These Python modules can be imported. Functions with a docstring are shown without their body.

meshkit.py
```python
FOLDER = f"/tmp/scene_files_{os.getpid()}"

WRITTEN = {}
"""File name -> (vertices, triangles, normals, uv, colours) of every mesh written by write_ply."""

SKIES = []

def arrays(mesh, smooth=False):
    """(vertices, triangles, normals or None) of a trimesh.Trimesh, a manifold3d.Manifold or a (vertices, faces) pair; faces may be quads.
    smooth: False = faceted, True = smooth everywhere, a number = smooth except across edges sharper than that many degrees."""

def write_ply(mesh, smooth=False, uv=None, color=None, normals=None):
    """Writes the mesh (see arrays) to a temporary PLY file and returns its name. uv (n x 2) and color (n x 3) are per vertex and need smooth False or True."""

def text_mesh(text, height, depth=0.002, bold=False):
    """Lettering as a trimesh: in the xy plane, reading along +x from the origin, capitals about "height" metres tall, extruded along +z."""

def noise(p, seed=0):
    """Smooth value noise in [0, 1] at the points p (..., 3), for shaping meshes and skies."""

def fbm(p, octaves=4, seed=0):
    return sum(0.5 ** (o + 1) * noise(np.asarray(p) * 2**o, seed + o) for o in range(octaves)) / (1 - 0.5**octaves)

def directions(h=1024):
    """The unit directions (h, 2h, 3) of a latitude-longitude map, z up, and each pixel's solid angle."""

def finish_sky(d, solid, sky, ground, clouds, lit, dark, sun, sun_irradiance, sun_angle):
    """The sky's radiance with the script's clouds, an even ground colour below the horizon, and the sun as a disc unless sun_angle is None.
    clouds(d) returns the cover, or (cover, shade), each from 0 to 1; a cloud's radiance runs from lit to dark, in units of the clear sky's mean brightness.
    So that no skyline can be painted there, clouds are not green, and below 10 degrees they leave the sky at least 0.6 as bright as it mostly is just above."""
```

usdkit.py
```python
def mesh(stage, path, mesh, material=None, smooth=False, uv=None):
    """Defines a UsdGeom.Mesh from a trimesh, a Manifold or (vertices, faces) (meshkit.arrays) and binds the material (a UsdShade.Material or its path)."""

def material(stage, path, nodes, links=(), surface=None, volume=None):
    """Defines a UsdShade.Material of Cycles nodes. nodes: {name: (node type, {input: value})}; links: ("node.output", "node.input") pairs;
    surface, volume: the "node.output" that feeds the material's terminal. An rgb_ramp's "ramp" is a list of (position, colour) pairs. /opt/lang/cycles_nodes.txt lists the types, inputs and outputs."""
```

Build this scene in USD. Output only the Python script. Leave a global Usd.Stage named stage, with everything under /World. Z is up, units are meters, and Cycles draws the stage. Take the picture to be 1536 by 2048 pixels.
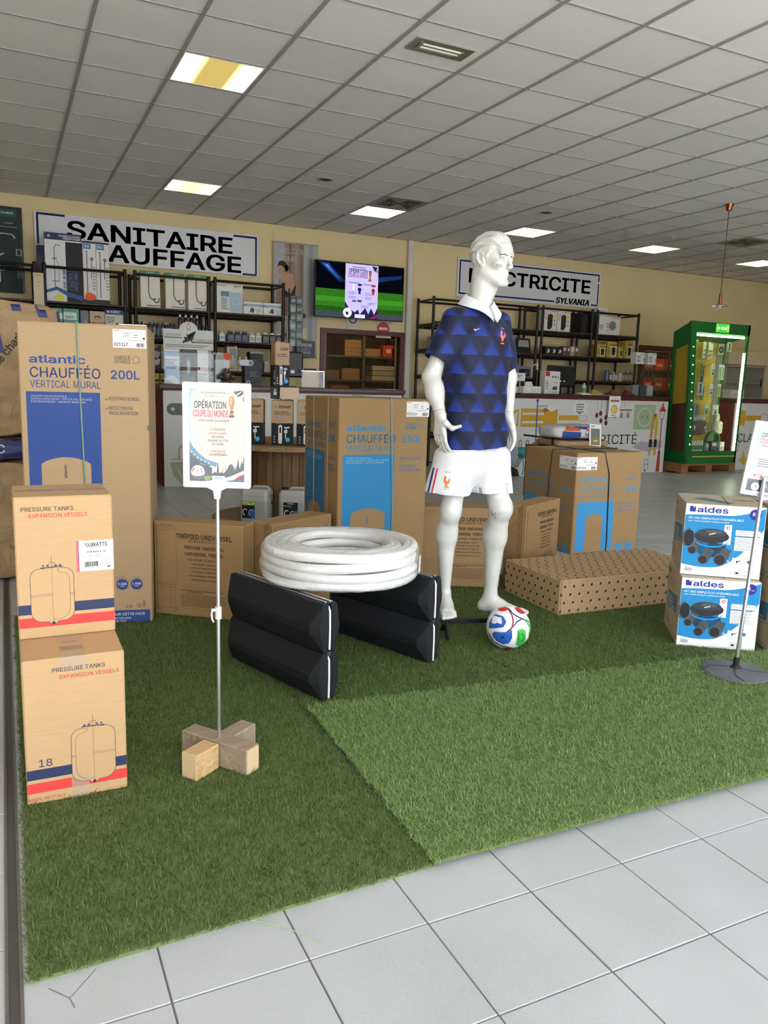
import math, random
import numpy as np, trimesh, manifold3d as m3, shapely
from shapely import affinity
from shapely.geometry import Polygon, LineString, Point, MultiPolygon, box as sbox
from shapely.ops import unary_union
from pxr import Usd, UsdGeom, UsdLux, UsdShade, Gf, Sdf, Vt
import usdkit, meshkit

stage = Usd.Stage.CreateInMemory()
UsdGeom.SetStageUpAxis(stage, 'Z')
UsdGeom.SetStageMetersPerUnit(stage, 1.0)
UsdGeom.Xform.Define(stage, '/World')
UsdGeom.Scope.Define(stage, '/World/Looks')

# ---------------------------------------------------------------- camera, sky, exposure
EYE = 1.27
YAW, PITCH, ROLL = 0.4538, -0.1645, -0.0300
def camera_axes():
    fw = np.array([math.sin(YAW) * math.cos(PITCH), math.cos(YAW) * math.cos(PITCH), math.sin(PITCH)])
    r = np.array([math.cos(YAW), -math.sin(YAW), 0]); d = -np.cross(r, fw)
    c, s = math.cos(ROLL), math.sin(ROLL)
    return c * r + s * d, -(-s * r + c * d), -fw
cam = UsdGeom.Camera.Define(stage, '/World/Camera')
cam.CreateHorizontalApertureAttr(27.0)
cam.CreateVerticalApertureAttr(36.0)
cam.CreateFocalLengthAttr(27.0 * 1562 / 1536)
cam.CreateClippingRangeAttr(Gf.Vec2f(0.05, 500))
cam.CreateExposureAttr(0.50)
_r, _u, _b = camera_axes()
UsdGeom.Xformable(cam).AddTransformOp().Set(Gf.Matrix4d(*_r, 0, *_u, 0, *_b, 0, 0, 0, EYE, 1))

sky = UsdLux.DomeLight.Define(stage, '/World/Sky')
sky.CreateIntensityAttr(1.0)
sky.CreateColorAttr(Gf.Vec3f(0.95, 1.0, 1.07))
sun = UsdLux.DistantLight.Define(stage, '/World/Sun')      # high over the forecourt: it lights the pavement, not the room
sun.CreateIntensityAttr(2.0)
sun.CreateNormalizeAttr(True)
sun.CreateAngleAttr(1.0)
sun.CreateColorAttr(Gf.Vec3f(1.0, 0.96, 0.9))
UsdGeom.Xformable(sun).AddRotateXYZOp().Set(Gf.Vec3f(25, 8, 0))
LAMP = 3.0            # strength of a lit ceiling panel

# ---------------------------------------------------------------- helpers
def lin(c):
    c = np.asarray(c, float) / 255
    return np.where(c <= 0.04045, c / 12.92, ((c + 0.055) / 1.055) ** 2.4)
def hexc(h): return lin([int(h[i:i + 2], 16) for i in (0, 2, 4)])

MATS = {}
def M(name, col, rough=0.5, metal=0.0, var=0.0, vscale=30.0, bump=0.0, bscale=200.0, spec=0.5, coat=0.0, emit=0.0, emitc=None, stretch=None, sheen=0.0, trans=0.0):
    """A procedural principled material; col is an sRGB hex string or a linear triple. var: noise variation of the colour, bump: noise relief."""
    if name in MATS: return MATS[name]
    c = hexc(col) if isinstance(col, str) else np.asarray(col, float)
    n = {'p': ('principled_bsdf', dict(base_color=c, roughness=rough, metallic=metal, specular_ior_level=spec, coat_weight=coat, sheen_weight=sheen))}
    L = []
    if emit: n['p'][1].update(emission_color=c if emitc is None else emitc, emission_strength=emit)
    if trans: n['p'][1].update(transmission_weight=trans)
    if var or bump:
        n['tc'] = ('texture_coordinate', {})
        src = 'tc.object'
        if stretch is not None:
            n['mp'] = ('mapping', dict(scale=stretch)); L.append((src, 'mp.vector')); src = 'mp.vector'
    if var:
        n['n'] = ('noise_texture', dict(scale=vscale, detail=4.0, roughness=0.6))
        n['r'] = ('rgb_ramp', dict(ramp=[(0.25, c * (1 - var)), (0.75, np.minimum(c * (1 + var), 1))]))
        L += [(src, 'n.vector'), ('n.fac', 'r.fac'), ('r.color', 'p.base_color')]
    if bump:
        n['bn'] = ('noise_texture', dict(scale=bscale, detail=3.0))
        n['b'] = ('bump', dict(strength=min(bump, 1.0), distance=0.004))
        L += [(src, 'bn.vector'), ('bn.fac', 'b.height'), ('b.normal', 'p.normal')]
    m = usdkit.material(stage, '/World/Looks/' + name, n, L, surface='p.BSDF')
    MATS[name] = m
    return m
def custom(name, nodes, links, surface='p.BSDF'):
    if name not in MATS: MATS[name] = usdkit.material(stage, '/World/Looks/' + name, nodes, links, surface=surface)
    return MATS[name]
INK = {}
def ink(col, rough=0.55, spec=0.3):
    """Flat printing ink of one colour."""
    k = (col, rough)
    if k not in INK: INK[k] = M('ink_' + col + ('_gloss' if rough < 0.3 else ''), col, rough=rough, spec=spec)
    return INK[k]

TAKEN = {}
def numbered(name, parent='/World'):
    k = (parent, name); n = TAKEN.get(k, 0); TAKEN[k] = n + 1
    return name if n == 0 else '%s_%03d' % (name, n)
def tag(p, label=None, cat=None, group=None, kind=None):
    p = p.GetPrim() if hasattr(p, 'GetPrim') else p
    for k, v in (('label', label), ('category', cat), ('group', group), ('kind', kind)):
        if v: p.SetCustomDataByKey(k, v)
    return p
def thing(name, label=None, cat=None, loc=(0, 0, 0), rz=0.0, group=None, kind=None, mat4=None):
    x = UsdGeom.Xform.Define(stage, '/World/' + numbered(name))
    if mat4 is not None: x.AddTransformOp().Set(Gf.Matrix4d(*np.asarray(mat4).T.ravel().tolist()))
    else:
        x.AddTranslateOp().Set(Gf.Vec3d(*map(float, loc)))
        if rz: x.AddRotateZOp().Set(float(math.degrees(rz)))
    return tag(x, label, cat, group, kind)
def part(name, mesh, m, parent=None, label=None, smooth=False, kind=None):
    pp = str(parent.GetPath()) if parent is not None else '/World'
    g = usdkit.mesh(stage, pp + '/' + numbered(name, pp), mesh, m, smooth=smooth)
    return tag(g, label, None, None, kind)
def struct(name, mesh, m, smooth=False): return tag(part(name, mesh, m, None, smooth=smooth), kind='structure')
def single(name, mesh, m, label, cat, group=None, smooth=False, kind=None):
    return tag(part(name, mesh, m, None, smooth=smooth), label, cat, group, kind)
def copy_of(src, label, loc, rz=0.0, group=None):
    base = src.GetName()
    if base[-4] == '_' and base[-3:].isdigit(): base = base[:-4]
    x = UsdGeom.Xform.Define(stage, '/World/' + numbered(base))
    x.GetPrim().GetReferences().AddInternalReference(src.GetPath())
    x.ClearXformOpOrder()
    x.GetPrim().SetInstanceable(True)
    m = Gf.Matrix4d().SetRotate(Gf.Rotation(Gf.Vec3d(0, 0, 1), math.degrees(rz))); m.SetTranslateOnly(Gf.Vec3d(*map(float, loc)))
    x.AddTransformOp(opSuffix='place').Set(m)
    return tag(x, label, None, group)

cat_ = trimesh.util.concatenate
def bx(x0, x1, y0, y1, z0, z1):
    m = trimesh.creation.box((x1 - x0, y1 - y0, z1 - z0)); m.apply_translation(((x0 + x1) / 2, (y0 + y1) / 2, (z0 + z1) / 2)); return m
def cbx(x0, x1, y0, y1, z0, z1, c=0.004):
    """A box with chamfered edges (44 triangles)."""
    P = []
    c = min(c, (x1 - x0) * .45, (y1 - y0) * .45, (z1 - z0) * .45)
    for X, sx in ((x0, 1), (x1, -1)):
        for Y_, sy in ((y0, 1), (y1, -1)):
            for Z, sz in ((z0, 1), (z1, -1)):
                P += [(X + sx * c, Y_ + sy * c, Z), (X + sx * c, Y_, Z + sz * c), (X, Y_ + sy * c, Z + sz * c)]
    return hull(P)
def hull(P):
    h = m3.Manifold.hull_points(np.asarray(P, np.float64))
    k = h.to_mesh(); return trimesh.Trimesh(k.vert_properties[:, :3], k.tri_verts, process=False)
def cyl(p0, p1, r0, r1=None, n=16, caps=True):
    r1 = r0 if r1 is None else r1
    p0, p1 = np.asarray(p0, float), np.asarray(p1, float)
    return tube([p0, p1], [r0, r1], n, caps)
def tube(P, r, n=8, caps=True, closed=False):
    P = np.asarray(P, float); N = len(P)
    r = np.full(N, r) if np.ndim(r) == 0 else np.asarray(r, float)
    T = np.gradient(P, axis=0) if not closed else (np.roll(P, -1, 0) - np.roll(P, 1, 0))
    T /= np.maximum(np.linalg.norm(T, axis=1, keepdims=True), 1e-12)
    a = np.array([0, 0, 1.0]) if abs(T[0][2]) < 0.9 else np.array([1.0, 0, 0])
    V = []; u = np.cross(T[0], a); u /= np.linalg.norm(u)
    t = np.arange(n) * 2 * math.pi / n
    for i in range(N):
        u = u - T[i] * (u @ T[i]); u /= np.linalg.norm(u); w = np.cross(T[i], u)
        V.append(P[i] + r[i] * (np.cos(t)[:, None] * u + np.sin(t)[:, None] * w))
    V = np.vstack(V); F = []
    for i in range(N if closed else N - 1):
        j = (i + 1) % N
        for k in range(n):
            l = (k + 1) % n
            F += [(i * n + k, i * n + l, j * n + l), (i * n + k, j * n + l, j * n + k)]
    if caps and not closed:
        c0 = len(V); V = np.vstack([V, P[0], P[-1]])
        for k in range(n):
            l = (k + 1) % n
            F += [(c0, l, k), (c0 + 1, (N - 1) * n + k, (N - 1) * n + l)]
    return trimesh.Trimesh(V, np.array(F), process=False)
def lathe(prof, n=32, center=(0, 0, 0)):
    """Surface of revolution about z of (r, z) pairs."""
    prof = np.asarray(prof, float); t = np.arange(n) * 2 * math.pi / n; V = []
    for r, z in prof: V.append(np.c_[r * np.cos(t), r * np.sin(t), np.full(n, z)])
    V = np.vstack(V) + np.asarray(center); F = []
    for i in range(len(prof) - 1):
        for k in range(n):
            l = (k + 1) % n
            F += [(i * n + k, i * n + l, (i + 1) * n + l), (i * n + k, (i + 1) * n + l, (i + 1) * n + k)]
    return trimesh.Trimesh(V, np.array(F), process=False)
def prism(poly, h, frame=None):
    """Extrudes a shapely polygon by h along +z, then maps by the 4 x 4 frame."""
    m = cat_([trimesh.creation.extrude_polygon(g, h, engine='earcut') for g in polys(poly)])
    if frame is not None: m.apply_transform(frame)
    return m
def polys(p):
    if p.is_empty: return []
    return [g for g in (p.geoms if hasattr(p, 'geoms') else [p]) if isinstance(g, Polygon) and g.area > 1e-10]
def frame(o, U, V):
    U, V = np.asarray(U, float), np.asarray(V, float); m = np.eye(4); m[:3, 0], m[:3, 1], m[:3, 2], m[:3, 3] = U, V, np.cross(U, V), o; return m
FRONT = lambda x, y, z: frame((x, y, z), (1, 0, 0), (0, 0, 1))     # a face looking towards -y

_TXT = {}
def text2d(s, bold=False):
    """Flat lettering as a 2D triangle mesh with capitals 1 high: (vertices, faces, width)."""
    k = (s, bold)
    if k not in _TXT:
        m = meshkit.text_mesh(s, 1.0, 0.02, bold)
        up = m.face_normals[:, 2] > 0.9
        used, inv = np.unique(m.faces[up], return_inverse=True)
        v = m.vertices[used][:, :2]; v = v - [v[:, 0].min(), 0]
        _TXT[k] = (v, inv.reshape(-1, 3), v[:, 0].max())
    return _TXT[k]

class Print:
    """Flat print on a plane: origin o, axes U (right) and V (up); every later layer lies a little further out."""
    def __init__(s, o, U=(1, 0, 0), V=(0, 0, 1), lift=0.0006, step=0.00025):
        s.o, s.U, s.V = np.asarray(o, float), np.asarray(U, float), np.asarray(V, float)
        s.N = np.cross(s.U, s.V); s.N /= np.linalg.norm(s.N); s.l, s.step, s.items = lift, step, {}
    def raw(s, col, v, f, name='lettering', layer=1):
        v = np.asarray(v, float)
        p = s.o + v[:, :1] * s.U + v[:, 1:2] * s.V + s.N * (s.l + layer * s.step)
        f = np.asarray(f)
        a, b, c = (v[f[:, i]] for i in range(3))
        flip = ((b - a)[:, 0] * (c - a)[:, 1] - (b - a)[:, 1] * (c - a)[:, 0]) < 0
        f = np.where(flip[:, None], f[:, ::-1], f)
        s.items.setdefault((name, col), []).append((p, f))
    def poly(s, col, p, name='printed_panel', layer=0):
        if not hasattr(p, 'geom_type'): p = Polygon(p)
        if not p.is_valid: p = p.buffer(0)
        for g in polys(p):
            v, f = trimesh.creation.triangulate_polygon(g, engine='earcut')
            s.raw(col, v, f, name, layer)
    def rect(s, col, u0, u1, v0, v1, name='printed_panel', layer=0):
        s.raw(col, [(u0, v0), (u1, v0), (u1, v1), (u0, v1)], [(0, 1, 2), (0, 2, 3)], name, layer)
    def line(s, col, pts, w, name='line_drawing', layer=1, closed=False):
        g = LineString(list(pts) + ([pts[0]] if closed else [])).buffer(w / 2, cap_style=2, join_style=1, quad_segs=3)
        s.poly(col, g, name, layer)
    def disc(s, col, u, v, r, name='printed_panel', layer=0, ry=None):
        g = Point(0, 0).buffer(1, quad_segs=8); s.poly(col, affinity.translate(affinity.scale(g, r, ry or r), u, v), name, layer)
    def text(s, col, t, u, v, h, w=None, bold=False, name='lettering', layer=2, slant=0.0, align='l', rot=0.0):
        """Lettering with its baseline's left end at (u, v), capitals h high; w squeezes it to that width."""
        a, f, wd = text2d(t, bold)
        sx = h if w is None else w / wd
        a = a * [sx, h]; a = np.c_[a[:, 0] + slant * a[:, 1], a[:, 1]]
        W = sx * wd; a = a - [{'l': 0, 'c': W / 2, 'r': W}[align], 0]
        if rot: c, q = math.cos(rot), math.sin(rot); a = a @ np.array([[c, q], [-q, c]])
        s.raw(col, a + [u, v], f, name, layer)
    def lines(s, col, u0, u1, v, n, gap, th, ragged=0.3, seed=0, name='small_print', layer=2):
        r = random.Random(seed)
        for i in range(n): s.rect(col, u0, u1 - (u1 - u0) * ragged * r.random(), v - i * gap - th, v - i * gap, name, layer)
    def bars(s, col, u0, u1, v0, v1, seed=0, name='barcode', layer=2):
        r = random.Random(seed); u = u0
        while u < u1:
            w = r.choice([.0012, .002, .003]) * (u1 - u0) / .05; s.rect(col, u, min(u + w, u1), v0, v1, name, layer); u += w + r.choice([.0012, .002]) * (u1 - u0) / .05
    def flush(s, parent, gloss=False):
        for (name, col), L in s.items.items():
            n = np.cumsum([0] + [len(v) for v, _ in L])
            part(name, (np.vstack([v for v, _ in L]), np.vstack([f + k for (_, f), k in zip(L, n)])), ink(col, 0.2) if gloss else ink(col), parent)

WOODEND = None
def wood(name, c1, c2, axis=0, scale=14.0, rough=0.6):
    st = [1.0, 1.0, 1.0]; st[axis] = 0.06
    return custom(name, {'tc': ('texture_coordinate', {}), 'mp': ('mapping', dict(scale=st)), 'n': ('noise_texture', dict(scale=scale * 6, detail=6.0, roughness=0.65, distortion=1.5)),
        'r': ('rgb_ramp', dict(ramp=[(0.3, hexc(c1)), (0.5, (hexc(c1) + hexc(c2)) / 2), (0.7, hexc(c2))])), 'b': ('bump', dict(strength=0.25, distance=0.003)), 'p': ('principled_bsdf', dict(roughness=rough))},
        [('tc.object', 'mp.vector'), ('mp.vector', 'n.vector'), ('n.fac', 'r.fac'), ('r.color', 'p.base_color'), ('n.fac', 'b.height'), ('b.normal', 'p.normal')])
def kraft(name, col, flute=0.35):
    """Corrugated board: fibre mottling and faint horizontal flutes."""
    c = hexc(col)
    return custom(name, {'tc': ('texture_coordinate', {}), 'mp': ('mapping', dict(scale=(6, 6, 110))), 'n': ('noise_texture', dict(scale=1.5, detail=5.0, roughness=0.7)),
        'n2': ('noise_texture', dict(scale=260.0, detail=2.0)), 'mx': ('mix_float', dict(fac=0.35)), 'r': ('rgb_ramp', dict(ramp=[(0.25, c * 0.90), (0.75, np.minimum(c * 1.09, 1))])),
        'b': ('bump', dict(strength=flute, distance=0.0012)), 'p': ('principled_bsdf', dict(roughness=0.62, specular_ior_level=0.35))},
        [('tc.object', 'mp.vector'), ('mp.vector', 'n.vector'), ('tc.object', 'n2.vector'), ('n.fac', 'mx.a'), ('n2.fac', 'mx.b'), ('mx.result', 'r.fac'), ('r.color', 'p.base_color'), ('n.fac', 'b.height'), ('b.normal', 'p.normal')])
def carton(w, d, h, c=0.004): return cbx(0, w, 0, d, 0, h, c)

white = M('white_paint', 'e6e6e4', rough=0.45, var=0.03, vscale=6)
black_metal = M('black_metal', '1b1a19', rough=0.38, metal=0.4, var=0.2, vscale=40)
alu = M('brushed_aluminium', 'c9cccf', rough=0.3, metal=0.9, var=0.06, vscale=300, stretch=(1, 1, .05))
black_plastic = M('black_plastic', '141416', rough=0.42, var=0.2, vscale=60)
def sheet_glass(name, col, rough):
    """Thin panes: see-through, mirroring more the flatter one looks along them."""
    return custom(name, {'t': ('transparent_bsdf', dict(color=col)), 'g': ('glossy_bsdf', dict(color=(1, 1, 1), roughness=rough)), 'lw': ('layer_weight', dict(blend=.5)), 'pw': ('math', dict(math_type='power', value2=4.0)), 'ma': ('math', dict(math_type='multiply_add', value2=.5, value3=.025)), 'm': ('mix_closure', {})},
               [('lw.facing', 'pw.value1'), ('pw.value', 'ma.value1'), ('ma.value', 'm.fac'), ('t.BSDF', 'm.closure1'), ('g.BSDF', 'm.closure2')], surface='m.closure')
clear = sheet_glass('clear_acrylic', (.96, .97, .97), .03)
# ---------------------------------------------------------------- structure
CEIL, BACK, LEFT, RIGHT, OPEN = 3.452, 11.25, -4.6, 15.6, -1.6
_P0 = np.array([0, 0, EYE])
def seen(p, mar=40):
    q = np.asarray(p, float) - _P0
    z = -(q @ _b)
    if z < 0.1: return False
    u, v = 768 + 1562 * (q @ _r) / z, 1024 - 1562 * (q @ _u) / z
    return -mar < u < 1536 + mar and -mar < v < 2048 + mar

tile_nodes = {'g': ('geometry', {}), 'n': ('noise_texture', dict(scale=420.0, detail=3.0, roughness=0.7)), 'n2': ('noise_texture', dict(scale=3.0, detail=3.0)), 'mx': ('mix_float', dict(fac=0.3)),
    'r': ('rgb_ramp', dict(ramp=[(0.3, hexc('9fa1a3')), (0.5, hexc('b4b6b8')), (0.7, hexc('c2c4c8'))])), 'p': ('principled_bsdf', dict(roughness=0.34, specular_ior_level=0.5)), 'b': ('bump', dict(strength=0.12, distance=0.001))}
tile_m = custom('speckled_floor_tile', tile_nodes, [('g.position', 'n.vector'), ('g.position', 'n2.vector'), ('n.fac', 'mx.a'), ('n2.fac', 'mx.b'), ('mx.result', 'r.fac'), ('r.color', 'p.base_color'), ('n.fac', 'b.height'), ('b.normal', 'p.normal')])
grout_m = M('grey_grout', '6f6f70', rough=0.9, var=0.12, vscale=30)
floor = thing('floor', kind='structure')
part('grout_bed', bx(LEFT, RIGHT, OPEN, BACK + 4.2, -0.12, -0.0035), grout_m, floor)
def under_mat(x, y): return 0.05 < x < 0.9 and 1.75 < y < 3.9 or 1.05 < x < 3.4 and 1.75 < y < 3.9
spots = []
for i in range(-16, 49):
    for j in range(-9, 34):
        x0, y0 = 1.157 + .3 * i, 1.150 + .3 * j
        if x0 < LEFT or x0 + .3 > RIGHT or y0 < OPEN or y0 + .3 > BACK: continue
        if under_mat(x0, y0) and under_mat(x0 + .3, y0 + .3): continue
        vis = seen((x0 + .15, y0 + .15, 0), 150)
        spots.append((not vis, math.hypot(x0 + .15, y0 + .15), x0, y0))
spots.sort()
rest = []
rng = random.Random(5)
for k, (nv, d, x0, y0) in enumerate(spots):
    dz = rng.uniform(-.0006, .0006)
    if k < 300 and not nv: part('floor_tile', cbx(x0 + .002, x0 + .298, y0 + .002, y0 + .298, -0.01, dz, .0015), tile_m, floor)
    else: rest.append(bx(x0 + .002, x0 + .298, y0 + .002, y0 + .298, -0.01, dz))
part('distant_floor_tiles', cat_(rest), tile_m, floor, kind='stuff')
struct('pavement', bx(-14, 24, -16, OPEN - .02, -0.2, -0.02), M('pavement_concrete', 'dad8d2', rough=0.85, var=0.1, vscale=2))
strip_m = M('expansion_joint_metal', '8b8883', rough=0.4, metal=0.7, var=0.15, vscale=90)
tr = thing('trim_1', kind='structure')
part('joint_rail', bx(-.052, -.045, OPEN, BACK, -.004, .0035), strip_m, tr); part('joint_rail', bx(-.024, -.017, OPEN, BACK, -.004, .0035), strip_m, tr)
part('joint_filler', bx(-.045, -.024, OPEN, BACK, -.004, .0012), M('joint_rubber', '4a4744', rough=0.8), tr)

# ceiling: lay-in tiles on a metal grid
ctile = custom('ceiling_tile_board', {'g': ('geometry', {}), 'oi': ('object_info', {}), 'mp': ('mapping', dict(scale=(1, 3, 1))), 'n': ('noise_texture', dict(scale=55.0, detail=5.0, roughness=0.75)),
    'r': ('rgb_ramp', dict(ramp=[(0.3, hexc('dedddb')), (0.7, hexc('efeeec'))])), 'hv': ('hsv', {}), 'mr': ('map_range', dict(to_min=0.95, to_max=1.04)), 'p': ('principled_bsdf', dict(roughness=0.9, specular_ior_level=0.2)), 'b': ('bump', dict(strength=0.35, distance=0.002))},
    [('g.position', 'mp.vector'), ('mp.vector', 'n.vector'), ('n.fac', 'r.fac'), ('r.color', 'hv.color'), ('oi.random', 'mr.value'), ('mr.result', 'hv.value'), ('hv.color', 'p.base_color'), ('n.fac', 'b.height'), ('b.normal', 'p.normal')])
bar_m = M('ceiling_grid_bar', '9c9a96', rough=0.5, var=0.05, vscale=8)
ceiling = thing('ceiling', kind='structure')
part('slab', bx(LEFT, RIGHT, OPEN, BACK, CEIL + .12, CEIL + .2), M('slab_grey', '77756f', rough=0.9), ceiling)
GX = [0.002 + .6 * i for i in range(-7, 26)]; GY = [0.39 + .6 * j for j in range(-3, 18)]
GX = [x for x in GX if LEFT < x < RIGHT]; GY = [y for y in GY if OPEN < y < BACK]
CELL = lambda i, j: (0.002 + .6 * i, 0.39 + .6 * j)
LIT = [(2, 9), (3, 15), (7, 15), (11, 15), (15, 15), (19, 15)]
HOLE = set(LIT) | {(7, 14)}
spots, rest = [], []
for x in [GX[0] - .6] + GX:
    for y in [GY[0] - .6] + GY:
        i, j = round((x - .002) / .6), round((y - .39) / .6)
        if (i, j) in HOLE: continue
        x0, x1, y0, y1 = max(x, LEFT), min(x + .6, RIGHT), max(y, OPEN), min(y + .6, BACK)
        c = ((x0 + x1) / 2, (y0 + y1) / 2, CEIL)
        spots.append((not seen(c, 120), math.dist(c, _P0), x0, x1, y0, y1))
spots.sort()
for k, (nv, d, x0, x1, y0, y1) in enumerate(spots):
    dz = rng.uniform(0, .0015)
    m = bx(x0 + .003, x1 - .003, y0 + .003, y1 - .003, CEIL + .002 + dz, CEIL + .018)
    if k < 300 and not nv: part('ceiling_tile', m, ctile, ceiling)
    else: rest.append(m)
part('outer_ceiling_tiles', cat_(rest), ctile, ceiling, kind='stuff')
for x in GX: part('grid_bar', bx(x - .012, x + .012, OPEN, BACK, CEIL - .006, CEIL + .03), bar_m, ceiling)
for y in GY: part('cross_bar', bx(LEFT, RIGHT, y - .0075, y + .0075, CEIL - .003, CEIL + .03), bar_m, ceiling)
part('edge_angle', bx(LEFT, RIGHT, BACK - .025, BACK, CEIL - .004, CEIL + .002), bar_m, ceiling)

# walls; the shop front behind the camera is open to the daylight
wall_m = M('beige_wall_paint', 'dcc898', rough=0.75, var=0.05, vscale=1.3, bump=0.08, bscale=90)
def wall_with_holes(x0, x1, z1, holes, y0, y1):
    out, x = [], x0
    for a, b, lo, hi in holes:
        out += [bx(x, a, y0, y1, 0, z1), bx(a, b, y0, y1, 0, lo), bx(a, b, y0, y1, hi, z1)]; x = b
    return cat_(out + [bx(x, x1, y0, y1, 0, z1)])
struct('wall_back', wall_with_holes(LEFT - .15, RIGHT + .15, CEIL + .2, [(4.40, 5.67, 1.0, 1.98), (10.70, 12.2, 1.05, 2.02)], BACK, BACK + .16), wall_m)
struct('wall_left', bx(LEFT - .15, LEFT, OPEN, BACK, 0, CEIL), wall_m)
struct('wall_right', bx(RIGHT, RIGHT + .15, OPEN, BACK, 0, CEIL), wall_m)
struct('wall_front', cat_([bx(LEFT - .15, LEFT + 1.2, OPEN - .15, OPEN, 0, CEIL), bx(9.5, RIGHT + .15, OPEN - .15, OPEN, 0, CEIL), bx(LEFT, RIGHT, OPEN - .15, OPEN, CEIL - .18, CEIL + .2)]), wall_m)
struct('trim_2', cat_([cbx(5.745, 5.835, BACK - .075, BACK, 0, CEIL - .004, .008), bx(5.74, 5.84, BACK - .078, BACK, 1.2, 1.22)]), M('white_duct', 'cfccc4', rough=0.45, var=0.04, vscale=5))

# lit ceiling panels
frame_m = M('panel_frame', 'd8d6d0', rough=0.4)
names = ['lit square ceiling panel nearest the viewer, over the cardboard boxes on the left', 'yellowish lit ceiling panel over the left end of the heating sign', 'lit ceiling panel above the left of the wall screen and beside the square air vent',
         'lit ceiling panel right above the head of the mannequin', 'lit ceiling panel between the mannequin head and the hanging copper lamp', 'lit ceiling panel at the right edge of the photo, beyond the hanging copper lamp']
for k, (i, j) in enumerate(LIT):
    x, y = CELL(i, j)
    t = thing('ceiling_light', names[k], 'ceiling light', (x + .3, y + .3, CEIL), group=None)
    part('frame', cat_([bx(-.288, .288, -.288, -.276, -.004, .02), bx(-.288, .288, .276, .288, -.004, .02), bx(-.288, -.276, -.276, .276, -.004, .02), bx(.276, .288, -.276, .276, -.004, .02)]), frame_m, t)
    # two lamp tubes stand behind the diffuser's ends, its middle is a little weaker and warmer
    warm = 'ffdf80' if k == 0 else ('fff28c' if k == 1 else ('fff3b8' if k != 3 else 'fff0a0'))
    g = {'tc': ('texture_coordinate', {}), 'sx': ('separate_xyz', {}), 'ab': ('math', dict(math_type='absolute')), 'r': ('rgb_ramp', dict(ramp=[(0.0, hexc(warm) * (.17 if k == 0 else .6)), (.10, hexc(warm) * (.17 if k == 0 else .62)), (.2, hexc('ffeab8') * 1.0), (1, hexc('ffeab8'))])), 'e': ('emission', dict(strength=LAMP))}
    part('diffuser', bx(-.276, .276, -.276, .276, 0, .008), custom('lamp_diffuser_%d' % k, g, [('tc.object', 'sx.vector'), ('sx.x', 'ab.value1'), ('ab.value', 'r.fac'), ('r.color', 'e.color')], surface='e.emission'), t)
# fittings of the ceiling
t = thing('recessed_lamp', 'switched-off recessed rectangular ceiling lamp with two glass tubes', 'ceiling light', (2.70, 4.90, CEIL))
nick = M('satin_nickel', 'b8b4a8', rough=0.3, metal=0.8)
part('bezel', cat_([bx(-.215, .215, -.095, -.06, -.008, .003), bx(-.215, .215, .06, .095, -.008, .003), bx(-.215, -.17, -.06, .06, -.008, .003), bx(.17, .215, -.06, .06, -.008, .003)]), nick, t)
part('reflector', cat_([bx(-.172, .172, -.062, .062, .0002, .002), bx(-.172, -.165, -.06, .06, -.006, .001), bx(.165, .172, -.06, .06, -.006, .001)]), M('lamp_reflector', '6f7063', rough=0.15, metal=0.9), t)
for s in (-.022, .022): part('lamp_tube', cyl((-.15, s, -.006), (.15, s, -.006), .008, n=10), M('dead_tube', 'c9ccba', rough=0.2), t)
for s in (-.155, .155): part('lamp_socket', bx(s - .01, s + .01, -.04, .04, -.014, .0), nick, t)
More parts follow.
